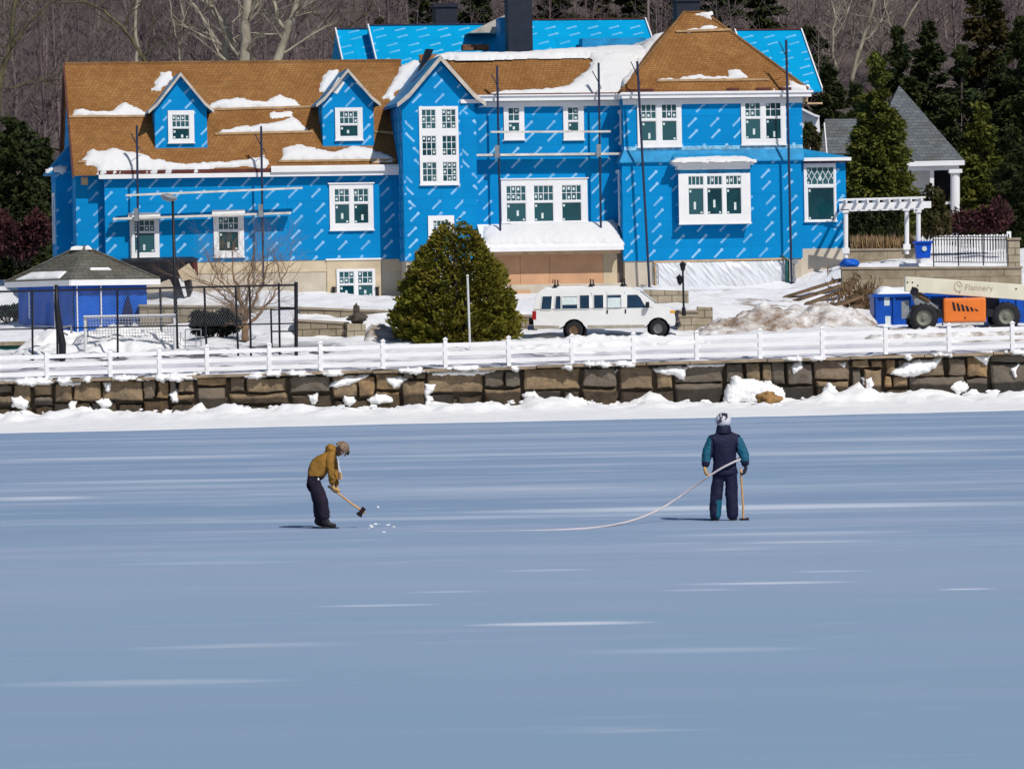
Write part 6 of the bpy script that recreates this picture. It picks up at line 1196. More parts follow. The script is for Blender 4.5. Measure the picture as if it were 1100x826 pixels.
def shrub(label, px, pyb, pyt, hwpx, Y, mat, n=3500, L=.25, name='shrub', cat='shrub', depth=None, lumps=7, group=None):
    b = P(px, pyb, Y); k = F / Y; h = (pyb - pyt) / k; R = hwpx / k; t = thing(name, label, cat, b, 0, group); C, D = [], []; s0, s1 = [], []
    for i in range(lumps):
        c = np.array([RNG.uniform(-.7, .7) * R, RNG.uniform(-.7, .7) * (depth or R * .7), h * RNG.uniform(.3, .68)]); r = np.array([R * RNG.uniform(.3, .5), R * RNG.uniform(.3, .5), h * RNG.uniform(.25, .36)])
        v = RNG.normal(size=(n // lumps, 3)); v /= np.linalg.norm(v, axis=1, keepdims=True); q = c + v * r * RNG.uniform(.45, 1.08, (n // lumps, 1)); q[:, 2] = np.maximum(q[:, 2], .03); C.append(q); D.append(v + RNG.normal(0, .5, v.shape)); 
        for j in range(5): s0.append((c[0] * .3, c[1] * .3, -.1)); s1.append(tuple(c + RNG.normal(0, .3, 3) * r))
    cards('foliage', np.concatenate(C), np.concatenate(D), L, L * .45, M[mat], t); segs('stems', np.array(s0), np.array(s1), np.full(len(s0), .025), np.full(len(s0), .01), M['dark_bark'], t); return t
# the big yew in the middle of the yard
def yew(label, px, pyb, pyt, hwpx, Y, mat, n):
    b = P(px, pyb, Y); k = F / Y; h = (pyb - pyt) / k; R = hwpx / k; t = thing('yew_tree', label, 'tree', b); m = MB(); m.tube([(0, 0, -.3), (0, 0, h * .55), (0, 0, h * .95)], [.18, .10, .03], 8); m.build('trunk', M['dark_bark'], t)
    f = 1 - np.sqrt(RNG.uniform(.0, 1, n)) * .995; az = RNG.uniform(0, 2 * math.pi, n)
    prof = np.interp(f, [0, .10, .2, .38, .6, .78, .9, .965, 1], [.86, .97, 1, .95, .75, .53, .34, .21, .06])
    lump = .62 + .46 * fbm(az * 2.2 + 5, f * 8, 61) + .46 * (fbm(az * 7, f * 22, 63) - .30)
    rr = R * prof * lump * (1 - np.abs(RNG.normal(0, .10, n))) + .06
    C = np.stack([np.cos(az) * rr, np.sin(az) * rr, f * h + RNG.normal(0, .05, n)], 1); C[:, 2] = np.maximum(C[:, 2], .04); keep = fbm(az * 9 + 2, f * 26, 67) > .36; C = C[keep]; az = az[keep]; n = len(C)
    D = np.stack([np.cos(az), np.sin(az), np.full(n, .45)], 1) + RNG.normal(0, .45, (n, 3)); L = np.where(RNG.uniform(0, 1, n) < .12, .34, .20)
    cards('crown', C, D, L, L * .46, M[mat], t)
    s1 = C[::90] * np.array([.95, .95, 1]); s0 = np.stack([s1[:, 0] * 0, s1[:, 1] * 0, s1[:, 2] * .85], 1); segs('branches', s0, s1, np.full(len(s0), .03), np.full(len(s0), .008), M['dark_bark'], t)
    return t
yew('big broad pyramidal green yew standing alone in front of the house', 491, 369, 237, 68, 187.2, 'yew', 36000)
# evergreens at the right
conifer('tall olive green conical spruce directly above the pergola', 945, 268, 58, 46, 219, 'conifer', n=46000, L=.28, power=.70, ragged=.16, bottom=.0, vert=.95)
EV = 'dark evergreens behind the houses on the right'
for px, b, t_, w, Y, mt, lab in ((893, 215, 70, 40, 246, 'conifer_dark', 'dark evergreen between the blue house and the olive spruce'), (922, 230, 92, 22, 240, 'conifer_dark', 'narrow dark evergreen close behind the olive spruce on its left'), (968, 240, 30, 36, 250, 'conifer_dark', 'thin pointed dark spruce rising just right of the olive spruce'),
                              (1000, 250, 24, 46, 252, 'conifer_dark', 'pointed dark spruce rising behind the peak of the grey porch roof'), (1036, 262, 50, 50, 247, 'conifer_dark', 'dark spruce standing behind the white porch column'), (1064, 262, -40, 56, 255, 'conifer_brown', 'tallest brownish conifer at right, reaching above the picture'), (1098, 262, 20, 44, 246, 'conifer_dark', 'dark tall conifer at the right edge of the picture'),
                              (1012, 262, 120, 34, 249, 'conifer_dark', 'dark evergreen between the porch column and its steep grey roof'), (1080, 262, 60, 44, 250, 'conifer_dark', 'broad dark evergreen behind the lit green conifer at right'), (1056, 262, 112, 36, 238, 'conifer', 'lit green conifer right of the white porch column'), (1090, 265, 140, 34, 232, 'conifer_dark', 'shorter dark conifer near the right edge, above the picket fence'), (1130, 262, 0, 45, 250, 'conifer_brown', 'brownish conifer just beyond the right edge')):
    conifer(lab, px, b, t_, w, Y, mt, n=26000, group=EV, L=.38, power=.74, ragged=.2, vert=.8)
for px, pb, pt_, w, Y, mt, lab in ((925, 262, 215, 20, 216, 'conifer_dark', 'dark evergreen shrub under the left half of the pergola'), (958, 262, 212, 22, 217, 'conifer_dark', 'dark evergreen shrub under the right half of the pergola'), (1010, 262, 196, 18, 220, 'shrub_olive', 'loose olive shrub in front of the white porch'), (1052, 262, 212, 36, 221, 'shrub_red', 'bare purplish shrub behind the picket fence'), (868, 162, 132, 13, 216, 'shrub_olive', 'reddish olive shrub before the white gable wall'), (997, 255, 225, 14, 212, 'shrub_olive', 'small olive shrub between pergola column and white porch')):
    shrub(lab, px, pb, pt_, w, Y, mt, n=2600, group='shrubs round the terrace')
# left edge evergreens and shrubs
EL = 'dark evergreens at the left edge behind the pavilion'
for px, b, t_, w, Y, lab in ((18, 300, 128, 36, 224, 'dense dark evergreen at the left edge nearest the house'), (-28, 300, 118, 40, 227, 'dark evergreen just outside the left edge'), (47, 300, 150, 22, 230, 'narrow dark evergreen between the left edge and the blue house')):
    conifer(lab, px, b, t_, w, Y, 'conifer_dark', n=24000, group=EL, L=.38, power=.38, ragged=.25, vert=.9)
shrub('dull red bare shrub below the dark evergreens at the left edge', 24, 285, 222, 38, 219, 'shrub_red', n=3200, L=.3)
shrub('dark evergreen shrub low in front of the bare tree by the court', 230, 364, 331, 31, 190.5, 'shrub_dark', n=5200, L=.2, lumps=9)
shrub('small dark shrub at the base of the left foundation behind the pavilion', 12, 346, 326, 20, 204, 'shrub_dark', n=900)
# evergreen tops behind the roofs
TB = 'evergreens rising behind the ridge of the blue house'
for px, t_, w, Y, mt, lab in ((462, -30, 34, 275, 'conifer_dark', 'dark evergreen behind the small far chimney'), (512, -24, 32, 268, 'conifer_dark', 'dark evergreen left of the tall slate chimney'), (598, -40, 38, 270, 'conifer_dark', 'dark evergreen right of the tall slate chimney'), (640, -22, 34, 280, 'conifer_brown', 'brownish evergreen above the middle of the blue back roof'), (684, -34, 32, 272, 'conifer_dark', 'dark evergreen behind the right end of the blue back roof'), (715, -45, 34, 276, 'conifer_dark', 'dark evergreen left behind the tower peak'), (775, -50, 36, 270, 'conifer_dark', 'dark evergreen right behind the tower peak'), (822, -30, 34, 282, 'conifer_dark', 'dark evergreen behind the right blue roof'), (873, 30, 28, 262, 'conifer_dark', 'low dark evergreen just right of the blue back roof'), (408, 22, 16, 285, 'conifer_brown', 'small brownish evergreen left of the blue back roof')):
    conifer(lab, px, 150, t_, w, Y, mt, n=11000, group=TB, L=.5, power=.5, ragged=.4)
# bare trees --------------------------------------------------------
def grow(p, d, length, r, depth, out, spread=.5, up=.12):
    """recursive twigs: out gets (p0, p1, r0, r1)"""
    n = 3; q = p.copy(); dd = d.copy()
    for i in range(n):
        dd = (dd + Vector((random.gauss(0, .16), random.gauss(0, .16), random.gauss(0, .1) + up * .4))).normalized(); nq_ = q + dd * length / n; ra, rb = r * (1 - i / n * .45), r * (1 - (i + 1) / n * .45)
        out.append((tuple(q), tuple(nq_), ra, rb)); q = nq_
        if depth > 0 and random.random() < .85:
            ax = Vector((random.gauss(0, 1), random.gauss(0, 1), random.gauss(0, .5))).normalized(); grow(q, (dd + ax * spread * random.uniform(.8, 1.6)).normalized(), length * random.uniform(.5, .75), rb * .55, depth - 1, out, spread, up)
    if depth > 0: grow(q, dd, length * .6, r * .5, depth - 1, out, spread, up)
def bare_tree(label, lines, Y, bark_, name='bare_tree', twig=.03, group=None, depth=2, tl=1.6, dens=1.0, cat='tree'):
    """lines: trunk and limbs as lists of (px, py, radius in photo pixels[, depth offset])"""
    k = F / Y; b = P(lines[0][0][0], lines[0][0][1], Y); t = thing(name, label, cat, b, 0, group); m = MB(); out = []
    for j, ln in enumerate(lines):
        pts = [P(q[0], q[1], Y + (q[3] if len(q) > 3 else 0)) - b for q in ln]; rad = [q[2] / k * (1.22 if bark_ == 'pale_bark' else 1) for q in ln]
        fine = []; fr = []
        for i in range(len(pts) - 1):
            for s in range(3): f = s / 3; fine.append(pts[i].lerp(pts[i + 1], f) + (Vector((random.gauss(0, .04), random.gauss(0, .04), 0)) if (i or s) else Vector())); fr.append(rad[i] * (1 - f) + rad[i + 1] * f)
        fine.append(pts[-1]); fr.append(rad[-1]); m.tube(fine, fr, 9)
        for i in range(2, len(fine)):
            if random.random() < .55 * dens: dr = (fine[i] - fine[i - 1]).normalized(); a = Vector((random.gauss(0, 1), random.gauss(0, .7), random.uniform(-.1, .6))).normalized(); grow(fine[i], (dr * .4 + a).normalized(), tl * random.uniform(.6, 1.3), max(twig, fr[i] * .32), depth, out)
        grow(fine[-1], (fine[-1] - fine[-2]).normalized(), tl, max(twig, fr[-1] * .7), depth, out)
    m.build('trunk', M[bark_], t, smooth=True); o = np.array([x[0] for x in out]), np.array([x[1] for x in out]), np.array([x[2] for x in out]), np.array([x[3] for x in out]); segs('crown', *o, M[bark_ if bark_ == 'tan_bark' else 'mossy_bark' if bark_ == 'mossy_bark' else 'pale_bark'], t, n=4); return t
BT = 'pale barked bare trees rising behind the cedar roof'
bare_tree('stout pale trunked sycamore, straightest of those behind the cedar roof', [[(261, 110, 5.6), (262, 68, 5.0), (264, 40, 4.6), (266.5, 5, 4.2), (268, -40, 3.4)], [(266, 20, 2.4), (276, 5, 2), (288, -14, 1.4)]], 236, 'pale_bark', group=BT, depth=2)
bare_tree('forked pale tree leaning left behind the cedar roof', [[(243, 110, 4), (242, 70, 3.6), (241.5, 55, 3.6), (247, 40, 3.4), (238, 25, 3.0), (226, 10, 2.6), (219, -8, 2.2), (214, -30, 1.6)], [(258, 62, 3.2), (252, 50, 2.8), (246, 38, 2.6)], [(240, 56, 1.8), (232, 44, 1.5), (222, 28, 1.3), (212, 8, 1.0), (196, -6, .7)]], 238, 'pale_bark', group=BT)
bare_tree('slanting pale tree with a high fork, right of the stout sycamore', [[(290, 110, 4.6), (297, 68, 4.0), (304, 45, 3.8), (311, 27, 3.4), (316, 10, 3.0), (324, -14, 2.4)], [(308, 34, 2.2), (300, 24, 1.9), (296, 12, 1.7), (293, -8, 1.3)], [(316, 12, 1.6), (327, 8, 1.2), (344, -4, .8)]], 237, 'pale_bark', group=BT)
bare_tree('slender pale tree behind the left dormer', [[(147, 110, 2), (146.5, 60, 1.7), (145.5, 30, 1.5), (147, 0, 1.3), (148, -30, .9)]], 248, 'pale_bark', group=BT, depth=2)
bare_tree('dark arching bare tree behind the ridge of the cedar roof', [[(161, 110, 2.6), (156, 66, 2.4), (146, 50, 2.0), (132, 30, 1.7), (112, 12, 1.4), (90, 2, 1.1), (66, 4, .8)], [(132, 30, 1.1), (140, 14, .8), (146, -5, .6)]], 240, 'mossy_bark', group='dark bare trees at the left', depth=3)
bare_tree('mossy bare tree with crooked limbs at the far left edge', [[(-6, 140, 3.6), (2, 80, 3.2), (8, 58, 2.9), (14, 38, 2.5), (15, 10, 2.2), (16, -20, 1.8)], [(9, 56, 2.0), (22, 36, 1.8), (34, 22, 1.5), (48, 8, 1.2), (62, -2, .8)], [(2, 80, 1.6), (-4, 52, 1.4), (-8, 30, 1.1)], [(8, 96, 1.2), (22, 92, 1), (40, 84, .8), (58, 90, .5)]], 234, 'mossy_bark', group='dark bare trees at the left', depth=3)
bare_tree('thin pale tree far back above the middle of the cedar roof', [[(192, 100, 1.3), (193, 50, 1.1), (197, 20, .9), (190, -10, .7)], [(193, 52, .9), (187, 30, .7), (184, 10, .5)]], 262, 'pale_bark', group=BT, depth=2)
bare_tree('pale thin leaning tree on the wooded slope right of the blue house', [[(914, 90, 2.0), (918, 72, 1.9), (924, 52, 1.7), (933, 28, 1.4), (938, 4, 1.2), (944, -20, .8)], [(926, 46, 1.0), (936, 38, .8), (948, 20, .6)]], 264, 'pale_bark', group='pale bare trees on the slope at right', depth=3)
bare_tree('pale bare tree high on the slope above the olive spruce', [[(958, 90, 1.6), (962, 50, 1.4), (975, 20, 1.1), (992, -6, .8)], [(965, 44, .9), (955, 24, .7), (950, 4, .5)]], 272, 'pale_bark', group='pale bare trees on the slope at right', depth=3)
bare_tree('pale bare tree just right of the blue back roof on the slope', [[(898, 80, 1.4), (893, 50, 1.2), (897, 22, 1.0), (890, -10, .7)], [(894, 46, .8), (905, 28, .6), (912, 8, .5)]], 268, 'pale_bark', group='pale bare trees on the slope at right', depth=3)
bare_tree('mossy branching tree between the pale trees and the blue back roof', [[(352, 80, 1.8), (362, 50, 1.5), (378, 26, 1.2), (398, 12, .9)], [(362, 50, 1.0), (352, 30, .8), (340, 12, .6)]], 244, 'mossy_bark', group='dark bare trees at the left', depth=3)
# the bare many stemmed tree by the court
lines = [[(263.5, 366, 4.2), (263, 352, 3.6), (261, 338, 3.0), (258, 322, 2.2), (254, 306, 1.5), (250, 292, .9)], [(263, 346, 2.4), (270, 330, 2.0), (277, 315, 1.5), (283, 300, 1.0), (287, 286, .6)], [(264, 352, 2.2), (274, 342, 1.8), (284, 331, 1.5), (294, 318, 1.1), (304, 300, .7), (309, 288, .4)], [(261, 338, 1.8), (250, 328, 1.4), (240, 318, 1.0), (228, 309, .7), (214, 303, .4)], [(258, 324, 1.4), (246, 312, 1.1), (236, 300, .8), (228, 288, .5)], [(262, 340, 1.6), (266, 318, 1.3), (268, 300, 1.0), (270, 284, .6)]]
bare_tree('bare spreading small tree with tan twigs behind the court fence', lines, 189.0, 'tan_bark', name='bare_tree', twig=.014, depth=3, tl=1.15, dens=1.9)
# the far woods: one mass of grey purple trunks and twigs
def woods(name, label, n, x0, x1, y0, y1, seed, mat, hmin, hmax, tw, pw=1.0):
    rg = np.random.default_rng(seed); p0, p1, r0, r1 = [], [], [], []
    X = rg.uniform(x0, x1, n); Y = rg.uniform(y0, y1, n); Z = hill_base(X, Y) - .3; H_ = rg.uniform(hmin, hmax, n)
    for i in range(n):
        b = np.array([X[i], Y[i], Z[i]]); h = H_[i]; lean = rg.normal(0, .05, 2); top = b + np.array([lean[0] * h, lean[1] * h, h]); r = rg.uniform(.06, .17) * pw
        mid = (b + top) / 2 + np.array([rg.normal(0, .25), 0, 0]); p0 += [b, mid]; p1 += [mid, top]; r0 += [r, r * .65]; r1 += [r * .65, .015]
        f = rg.uniform(.18, 1, tw); s = np.where(f[:, None] < .5, b + (mid - b) * f[:, None] * 2, mid + (top - mid) * (f[:, None] * 2 - 1)); az = rg.uniform(0, 6.283, tw); ln = h * .24 * (1.15 - f) * rg.uniform(.5, 1.4, tw)
        e = s + np.stack([np.cos(az) * ln, np.sin(az) * ln, ln * rg.uniform(.3, 1.4, tw)], 1); p0 += list(s); p1 += list(e); r0 += list(np.full(tw, .035) * (1.2 - f)); r1 += list(np.full(tw, .008))
        for q in range(2):                                   # finer twigs on each branch
            g_ = rg.uniform(.2, 1, tw); s2 = s + (e - s) * g_[:, None]; d2 = rg.normal(0, 1, (tw, 3)) * .5 + np.array([0, 0, .55]); e2 = s2 + d2 * (ln * .55)[:, None]; p0 += list(s2); p1 += list(e2); r0 += list(np.full(tw, .016)); r1 += list(np.full(tw, .006))
    o = segs(name, np.array(p0), np.array(p1), np.array(r0), np.array(r1), mat); return tag(o, label, 'woods', kind='stuff')
def twig_mat(name, a, b, c):
    t = NT(name); g = t.new('ShaderNodeNewGeometry'); n = t.ramp(t.noise(.18, detail=3), .35, .65); return t.out(t.mix(n, t.mix(g.outputs['Random Per Island'], a, b), c), .9, .1)
M['twigs'] = twig_mat('grey_purple_twigs', (.21, .168, .17), (.060, .045, .052), (.115, .087, .095)); M['twigs2'] = twig_mat('grey_brown_twigs', (.32, .275, .245), (.11, .086, .085), (.17, .137, .132))
woods('bare_woods', 'grey purple mass of bare woodland on the hill behind the house', 560, -80, 80, 252, 335, 5, M['twigs'], 8, 14, 50)
woods('bare_thicket', 'thicket of pale bare stems and brush nearer behind the house', 860, -65, 65, 242, 325, 6, M['twigs2'], 2.5, 8, 46, .7)
# ================================================================== people on the ice
def skin(name, joints, bones, root, mats, pick, parent=None, sub=2, loc=None, folds=0):
    """one continuous body grown over a skeleton; pick(face centre, bone) gives the material slot"""
    ks = list(joints); ix = {k: i for i, k in enumerate(ks)}; me = bpy.data.meshes.new(name); me.from_pydata([joints[k][0] for k in ks], [(ix[a], ix[b]) for a, b in bones], [])
    o = bpy.data.objects.new(name, me); link(o); sk = o.modifiers.new('s', 'SKIN'); sk.use_smooth_shade = True; sk.branch_smoothing = .4
    for i, k in enumerate(ks):
        r = joints[k][1]; v = me.skin_vertices[0].data[i]; v.radius = r if hasattr(r, '__len__') else (r, r); v.use_root = (k == root)
    ss = o.modifiers.new('u', 'SUBSURF'); ss.levels = ss.render_levels = sub
    dg = bpy.context.evaluated_depsgraph_get(); m2 = bpy.data.meshes.new_from_object(o.evaluated_get(dg)); bpy.data.objects.remove(o)
    m2.name = name
    for m in mats: m2.materials.append(m)
    bl = [(a, b, Vector(joints[a][0]), Vector(joints[b][0])) for a, b in bones]
    for p in m2.polygons:
        c = p.center; best = None
        for a, b, A, B in bl:
            t_ = max(0, min(1, (c - A).dot(B - A) / max(1e-9, (B - A).length_squared))); d = (c - A.lerp(B, t_)).length
            if best is None or d < best[0]: best = (d, a, b, t_)
        p.material_index = pick(c, best[1], best[2], best[3]); p.use_smooth = True
    if folds:
        ns = [v.normal.copy() for v in m2.vertices]
        for v, n_ in zip(m2.vertices, ns): c = v.co; v.co = c + n_ * folds * (mnoise.noise(Vector((c.x * 9, c.y * 9, c.z * 6))) + .8 * mnoise.noise(Vector((c.x * 17 + c.z * 12, c.y * 15, c.z * 22))))
    o = bpy.data.objects.new(name, m2); link(o, parent)
    if loc is not None: o.location = loc
    return o
def glove(parent, wrist, palm_dir, curl_dir, side, mat, s=1.0, name='glove'):
    """mitt sized glove: palm, four fingers of unequal length bent round the haft, thumb from the side of the palm"""
    p = Vector(palm_dir).normalized(); c = Vector(curl_dir).normalized(); c = (c - p * c.dot(p)).normalized(); w = p.cross(c) * side; J = {}; B = []
    J['w'] = (tuple(Vector(wrist)), .034 * s); J['p'] = (tuple(Vector(wrist) + p * .055 * s), (.044 * s, .030 * s)); B.append(('w', 'p'))
    for i, (off, ln) in enumerate(((-.034, .070), (-.012, .082), (.011, .077), (.032, .060))):
        k0 = Vector(wrist) + p * .085 * s + w * off * s; k1 = k0 + (p * .75 + c * .6) * ln * .42 * s; k2 = k1 + (p * .05 + c * 1.0) * ln * .36 * s; k3 = k2 + (c * .5 - p * .8) * ln * .28 * s
        for n_, q, r in ((f'a{i}', k0, .0125), (f'b{i}', k1, .0115), (f'c{i}', k2, .0105), (f'd{i}', k3, .009)): J[n_] = (tuple(q), r * s)
        B += [('p', f'a{i}'), (f'a{i}', f'b{i}'), (f'b{i}', f'c{i}'), (f'c{i}', f'd{i}')]
    t0 = Vector(wrist) + p * .035 * s - w * .038 * s; t1 = t0 + (p * .5 - w * .5 + c * .5) * .035 * s; t2 = t1 + (p * .5 + c * .9 + w * .2) * .032 * s
    J['t0'] = (tuple(t0), .015 * s); J['t1'] = (tuple(t1), .014 * s); J['t2'] = (tuple(t2), .011 * s); B += [('w', 't0'), ('t0', 't1'), ('t1', 't2')]
    return skin(name, J, B, 'p', [mat], lambda *a: 0, parent, sub=1)
def boot(parent, ankle, toe_dir, mats, L=.30, name='boot', skate=False):
    a = Vector(ankle); d = Vector(toe_dir).normalized(); J = {'top': (tuple(a + Vector((0, 0, .10))), (.062, .066)), 'ank': (tuple(a), (.055, .06)), 'heel': (tuple(Vector((a.x, a.y, .055)) - d * .05), (.050, .05)), 'mid': (tuple(Vector((a.x, a.y, .055)) + d * L * .32), (.05, .048)), 'toe': (tuple(Vector((a.x, a.y, .045)) + d * (L - .08)), (.048, .038))}
    b = skin(name, J, [('top', 'ank'), ('ank', 'heel'), ('ank', 'mid'), ('mid', 'toe')], 'ank', mats, lambda c, p, q, t_: 0, parent)
    m = MB(); w = Vector((-d.y, d.x, 0)); o = Vector((a.x, a.y, 0))
    m.prism([o - d * .10 - w * .05, o + d * (L - .06) - w * .052, o + d * (L - .03), o + d * (L - .06) + w * .052, o - d * .10 + w * .05], (0, 0, .02)); m.build('sole', M['sole'], b); return b
M['jacket'] = plain('mustard_jacket', (.27, .135, .022), .85, .22, 7, bump=.5); M['jean'] = plain('dark_trousers', (.014, .008, .022), .85, .35, 6, bump=.4); M['skin'] = plain('skin', (.66, .34, .25), .55, .12, 8); M['tan_glove'] = plain('tan_leather', (.52, .32, .12), .7, .2, 9); M['bootdark'] = plain('dark_boot', (.016, .014, .02), .6, .3, 9); M['sole'] = plain('boot_sole', (.03, .03, .035), .7, .3, 9)
M['fur'] = plain('brown_fur', (.30, .21, .14), .95, .6, 22, bump=1.0); M['furdark'] = plain('dark_fur', (.05, .03, .025), .95, .5, 22, bump=1.0); M['navy'] = plain('navy_suit', (.006, .007, .035), .7, .35, 7, bump=.4); M['teal'] = plain('teal_sleeve', (.003, .085, .145), .65, .25, 7, bump=.4); M['ash'] = plain('ash_haft', (.56, .31, .13), .55, .2, 9); M['steel'] = plain('dark_axe_steel', (.035, .018, .022), .45, .4, 12, metal=.3); M['rope'] = plain('pale_rope', (.56, .50, .52), .9, .25, 40); M['hair'] = plain('dark_hair', (.03, .022, .018), .8, .3, 14)
AY = 80.0; k80 = F / AY
def Q(px, py, d, o): v = P(px, py, AY) - o; return Vector((v.x, v.y + d, v.z))
# --- bent man in the mustard jacket, chopping
o1 = P(344, 564.3, AY); o1.z = 0; man = thing('person', 'person bent forward in mustard hooded jacket and fur hat, chopping ice with an axe', 'person', o1)
q = lambda x, y, d=0: Q(x, y, d, o1)
J = {'pelvis': (q(336, 511), (.19, .20)), 'waist': (q(340.8, 503), (.275, .255)), 'chest': (q(349.2, 493.5), (.285, .265)), 'neck': (q(361, 484.5), .075), 'head': (q(366.5, 484), (.095, .088)), 'chin': (q(367.5, 489.5), (.05, .055)),
     'shR': (q(355, 489.5, -.19), .088), 'elR': (q(355.5, 507.5, -.24), .066), 'wrR': (q(357.5, 521.5, -.10), .044), 'shL': (q(356, 489, .19), .088), 'elL': (q(359.5, 507, .23), .064), 'wrL': (q(361, 522, .06), .043),
     'hipR': (q(336.5, 516, -.10), (.135, .13)), 'knR': (q(346.5, 536.5, -.12), .112), 'anR': (q(350, 559.5, -.13), .098), 'hipL': (q(335, 516, .10), (.13, .13)), 'knL': (q(342, 537, .12), .11), 'anL': (q(342.5, 559.5, .12), .095)}
B = [('pelvis', 'waist'), ('waist', 'chest'), ('chest', 'neck'), ('neck', 'head'), ('head', 'chin'), ('chest', 'shR'), ('shR', 'elR'), ('elR', 'wrR'), ('chest', 'shL'), ('shL', 'elL'), ('elL', 'wrL'), ('pelvis', 'hipR'), ('hipR', 'knR'), ('knR', 'anR'), ('pelvis', 'hipL'), ('hipL', 'knL'), ('knL', 'anL')]
J = {a: (tuple(b[0]), b[1]) for a, b in J.items()}
HEM = q(340, 510.5).z
def pick1(c, a, b, t_):
    if b in ('knR', 'anR', 'knL', 'anL'): return 1
    if b in ('hipR', 'hipL', 'waist') or a == 'waist': return 1 if c.z < HEM - .10 * (c.x - J['pelvis'][0][0]) + .012 * math.sin(c.y * 30) else 0
    if b in ('head', 'chin') or (b == 'neck' and t_ > .9): return 2
    return 0
skin('body', J, B, 'pelvis', [M['jacket'], M['jean'], M['skin']], pick1, man, sub=3, folds=.016)
hd = q(366.5, 484); fd = (Vector((.72, 0, -.69))).normalized(); ud = Vector((.69, 0, .72))      # where the face looks, crown direction
def face(parent, hd, fd, ud, s=1.0):
    sd = fd.cross(ud); m = MB(); rough_blob(m, hd + fd * .105 * s - ud * .012, (.022, .018, .026), 1, 1, .1); m.build('nose', M['skin'], parent, smooth=True)
    for k in (-1, 1):
        m = MB(); rough_blob(m, hd + fd * .088 * s + sd * k * .034 + ud * .012, .013, 1, 1, 0); m.build('eye', M['hair'], parent, smooth=True); m = MB(); rough_blob(m, hd + sd * k * .095 * s - ud * .01, (.022, .014, .034), 1, 1, .1); m.build('ear', M['skin'], parent, smooth=True)
    m = MB(); m.tube([hd + fd * .088 * s - ud * .052 - sd * .024, hd + fd * .095 * s - ud * .054, hd + fd * .088 * s - ud * .052 + sd * .024], [.004, .007, .004], 6); m.build('mouth', M['red'], parent)
face(man, hd, fd, ud)
m = MB()
R3_ = Matrix((tuple(fd), tuple(fd.cross(ud)), tuple(ud))).transposed()
bm = bmesh.new(); bmesh.ops.create_uvsphere(bm, u_segments=28, v_segments=18, radius=1); vs_ = []
for v in bm.verts:
    n_ = 1 + .05 * mnoise.noise(v.co * 5) + .035 * mnoise.noise(v.co * 13); z_ = max(v.co.z, -.12); vs_.append(hd + R3_ @ (Vector((v.co.x * .133 - .012, v.co.y * .125, z_ * .128 + .035)) * n_))
m.add(vs_, [tuple(v.index for v in f.verts) for f in bm.faces]); hat = m.build('fur_hat', M['fur'], man, smooth=True)
for k in (-1, 1): m = MB(); rough_blob(m, hd + R3_ @ Vector((-.035, k * .108, -.035)), (.055, .03, .085), 5 + k, 2, .2); m.build('ear_flap', M['furdark'], hat, smooth=True)
m = MB(); rough_blob(m, hd + R3_ @ Vector((.105, 0, .055)), (.035, .085, .05), 7, 2, .25); m.build('front_flap', M['furdark'], hat, smooth=True); bm.free()
# hood lying on the shoulders
m = MB(); hc = q(357, 483.5); rough_blob(m, hc, (.13, .165, .095), 3, 3, .25); m.v = [tuple(hc + Matrix.Rotation(math.radians(28), 3, 'Y') @ (Vector(v) - hc)) for v in m.v]; m.build('hood', M['jacket'], man, smooth=True)
m = MB(); rough_blob(m, q(342.6, 514.3, -.215), (.022, .01, .026), 2, 1, .2); m.build('belt_tag', M['white'], man, smooth=True)
boot(man, (J['anR'][0][0], J['anR'][0][1], .12), (1, -.12, 0), [M['bootdark']], .27); boot(man, (J['anL'][0][0] - .02, J['anL'][0][1], .12), (1, .15, 0), [M['bootdark']], .26)
# axe: haft from the hands to the head
hA, hB = q(357.5, 525.5, -.03), q(389, 548.5, -.02); hx_ = (hB - hA).normalized()
glove(man, q(357.5, 521.5, -.10), (.45, .12, -.9), (.25, .9, .2), 1, M['tan_glove'], 1.12); glove(man, q(361, 522, .06), (.2, -.25, -.95), (.2, -.9, .2), -1, M['tan_glove'], 1.12)
def axe(label, base, A, Bp, blade, S=1.0):
    """A: butt of the haft, Bp: centre of the head, blade: direction of the cutting edge"""
    ax_ = thing('axe', label, 'axe', base, 0, 'long handled felling axes'); d = (Bp - A).normalized(); bl = Vector(blade); bl = (bl - d * bl.dot(d)).normalized(); w = d.cross(bl)
    m = MB(); L_ = (Bp - A).length; m.tube([A, A + d * .05, A + d * L_ * .35, A + d * L_ * .7 + bl * .008, A + d * (L_ - .02), Bp + d * .07], [.024, .020, .0175, .018, .020, .017], 10); m.build('haft', M['ash'], ax_, smooth=True)
    m = MB(); prof_ = [(-.075, -.055, .034), (-.075, .055, .034), (.03, .05, .032), (.15 * S, .105 * S, .004), (.165 * S, .0, .004), (.15 * S, -.10 * S, .004), (.03, -.05, .032)]
    V = [Bp + bl * x * .85 + d * y * .72 + w * t_ for x, y, t_ in prof_] + [Bp + bl * x * .85 + d * y * .72 - w * t_ for x, y, t_ in prof_]; n_ = len(prof_); m.add(V, [tuple(range(n_)), tuple(range(2 * n_ - 1, n_ - 1, -1))] + [(i, (i + 1) % n_, n_ + (i + 1) % n_, n_ + i) for i in range(n_)]); m.build('axe_head', M['steel'], ax_); return ax_
axe('pale hafted axe swung low over the ice by the bent person', o1, hA - hx_ * .10, hB, Vector((-.62, 0, -.78)), .8)
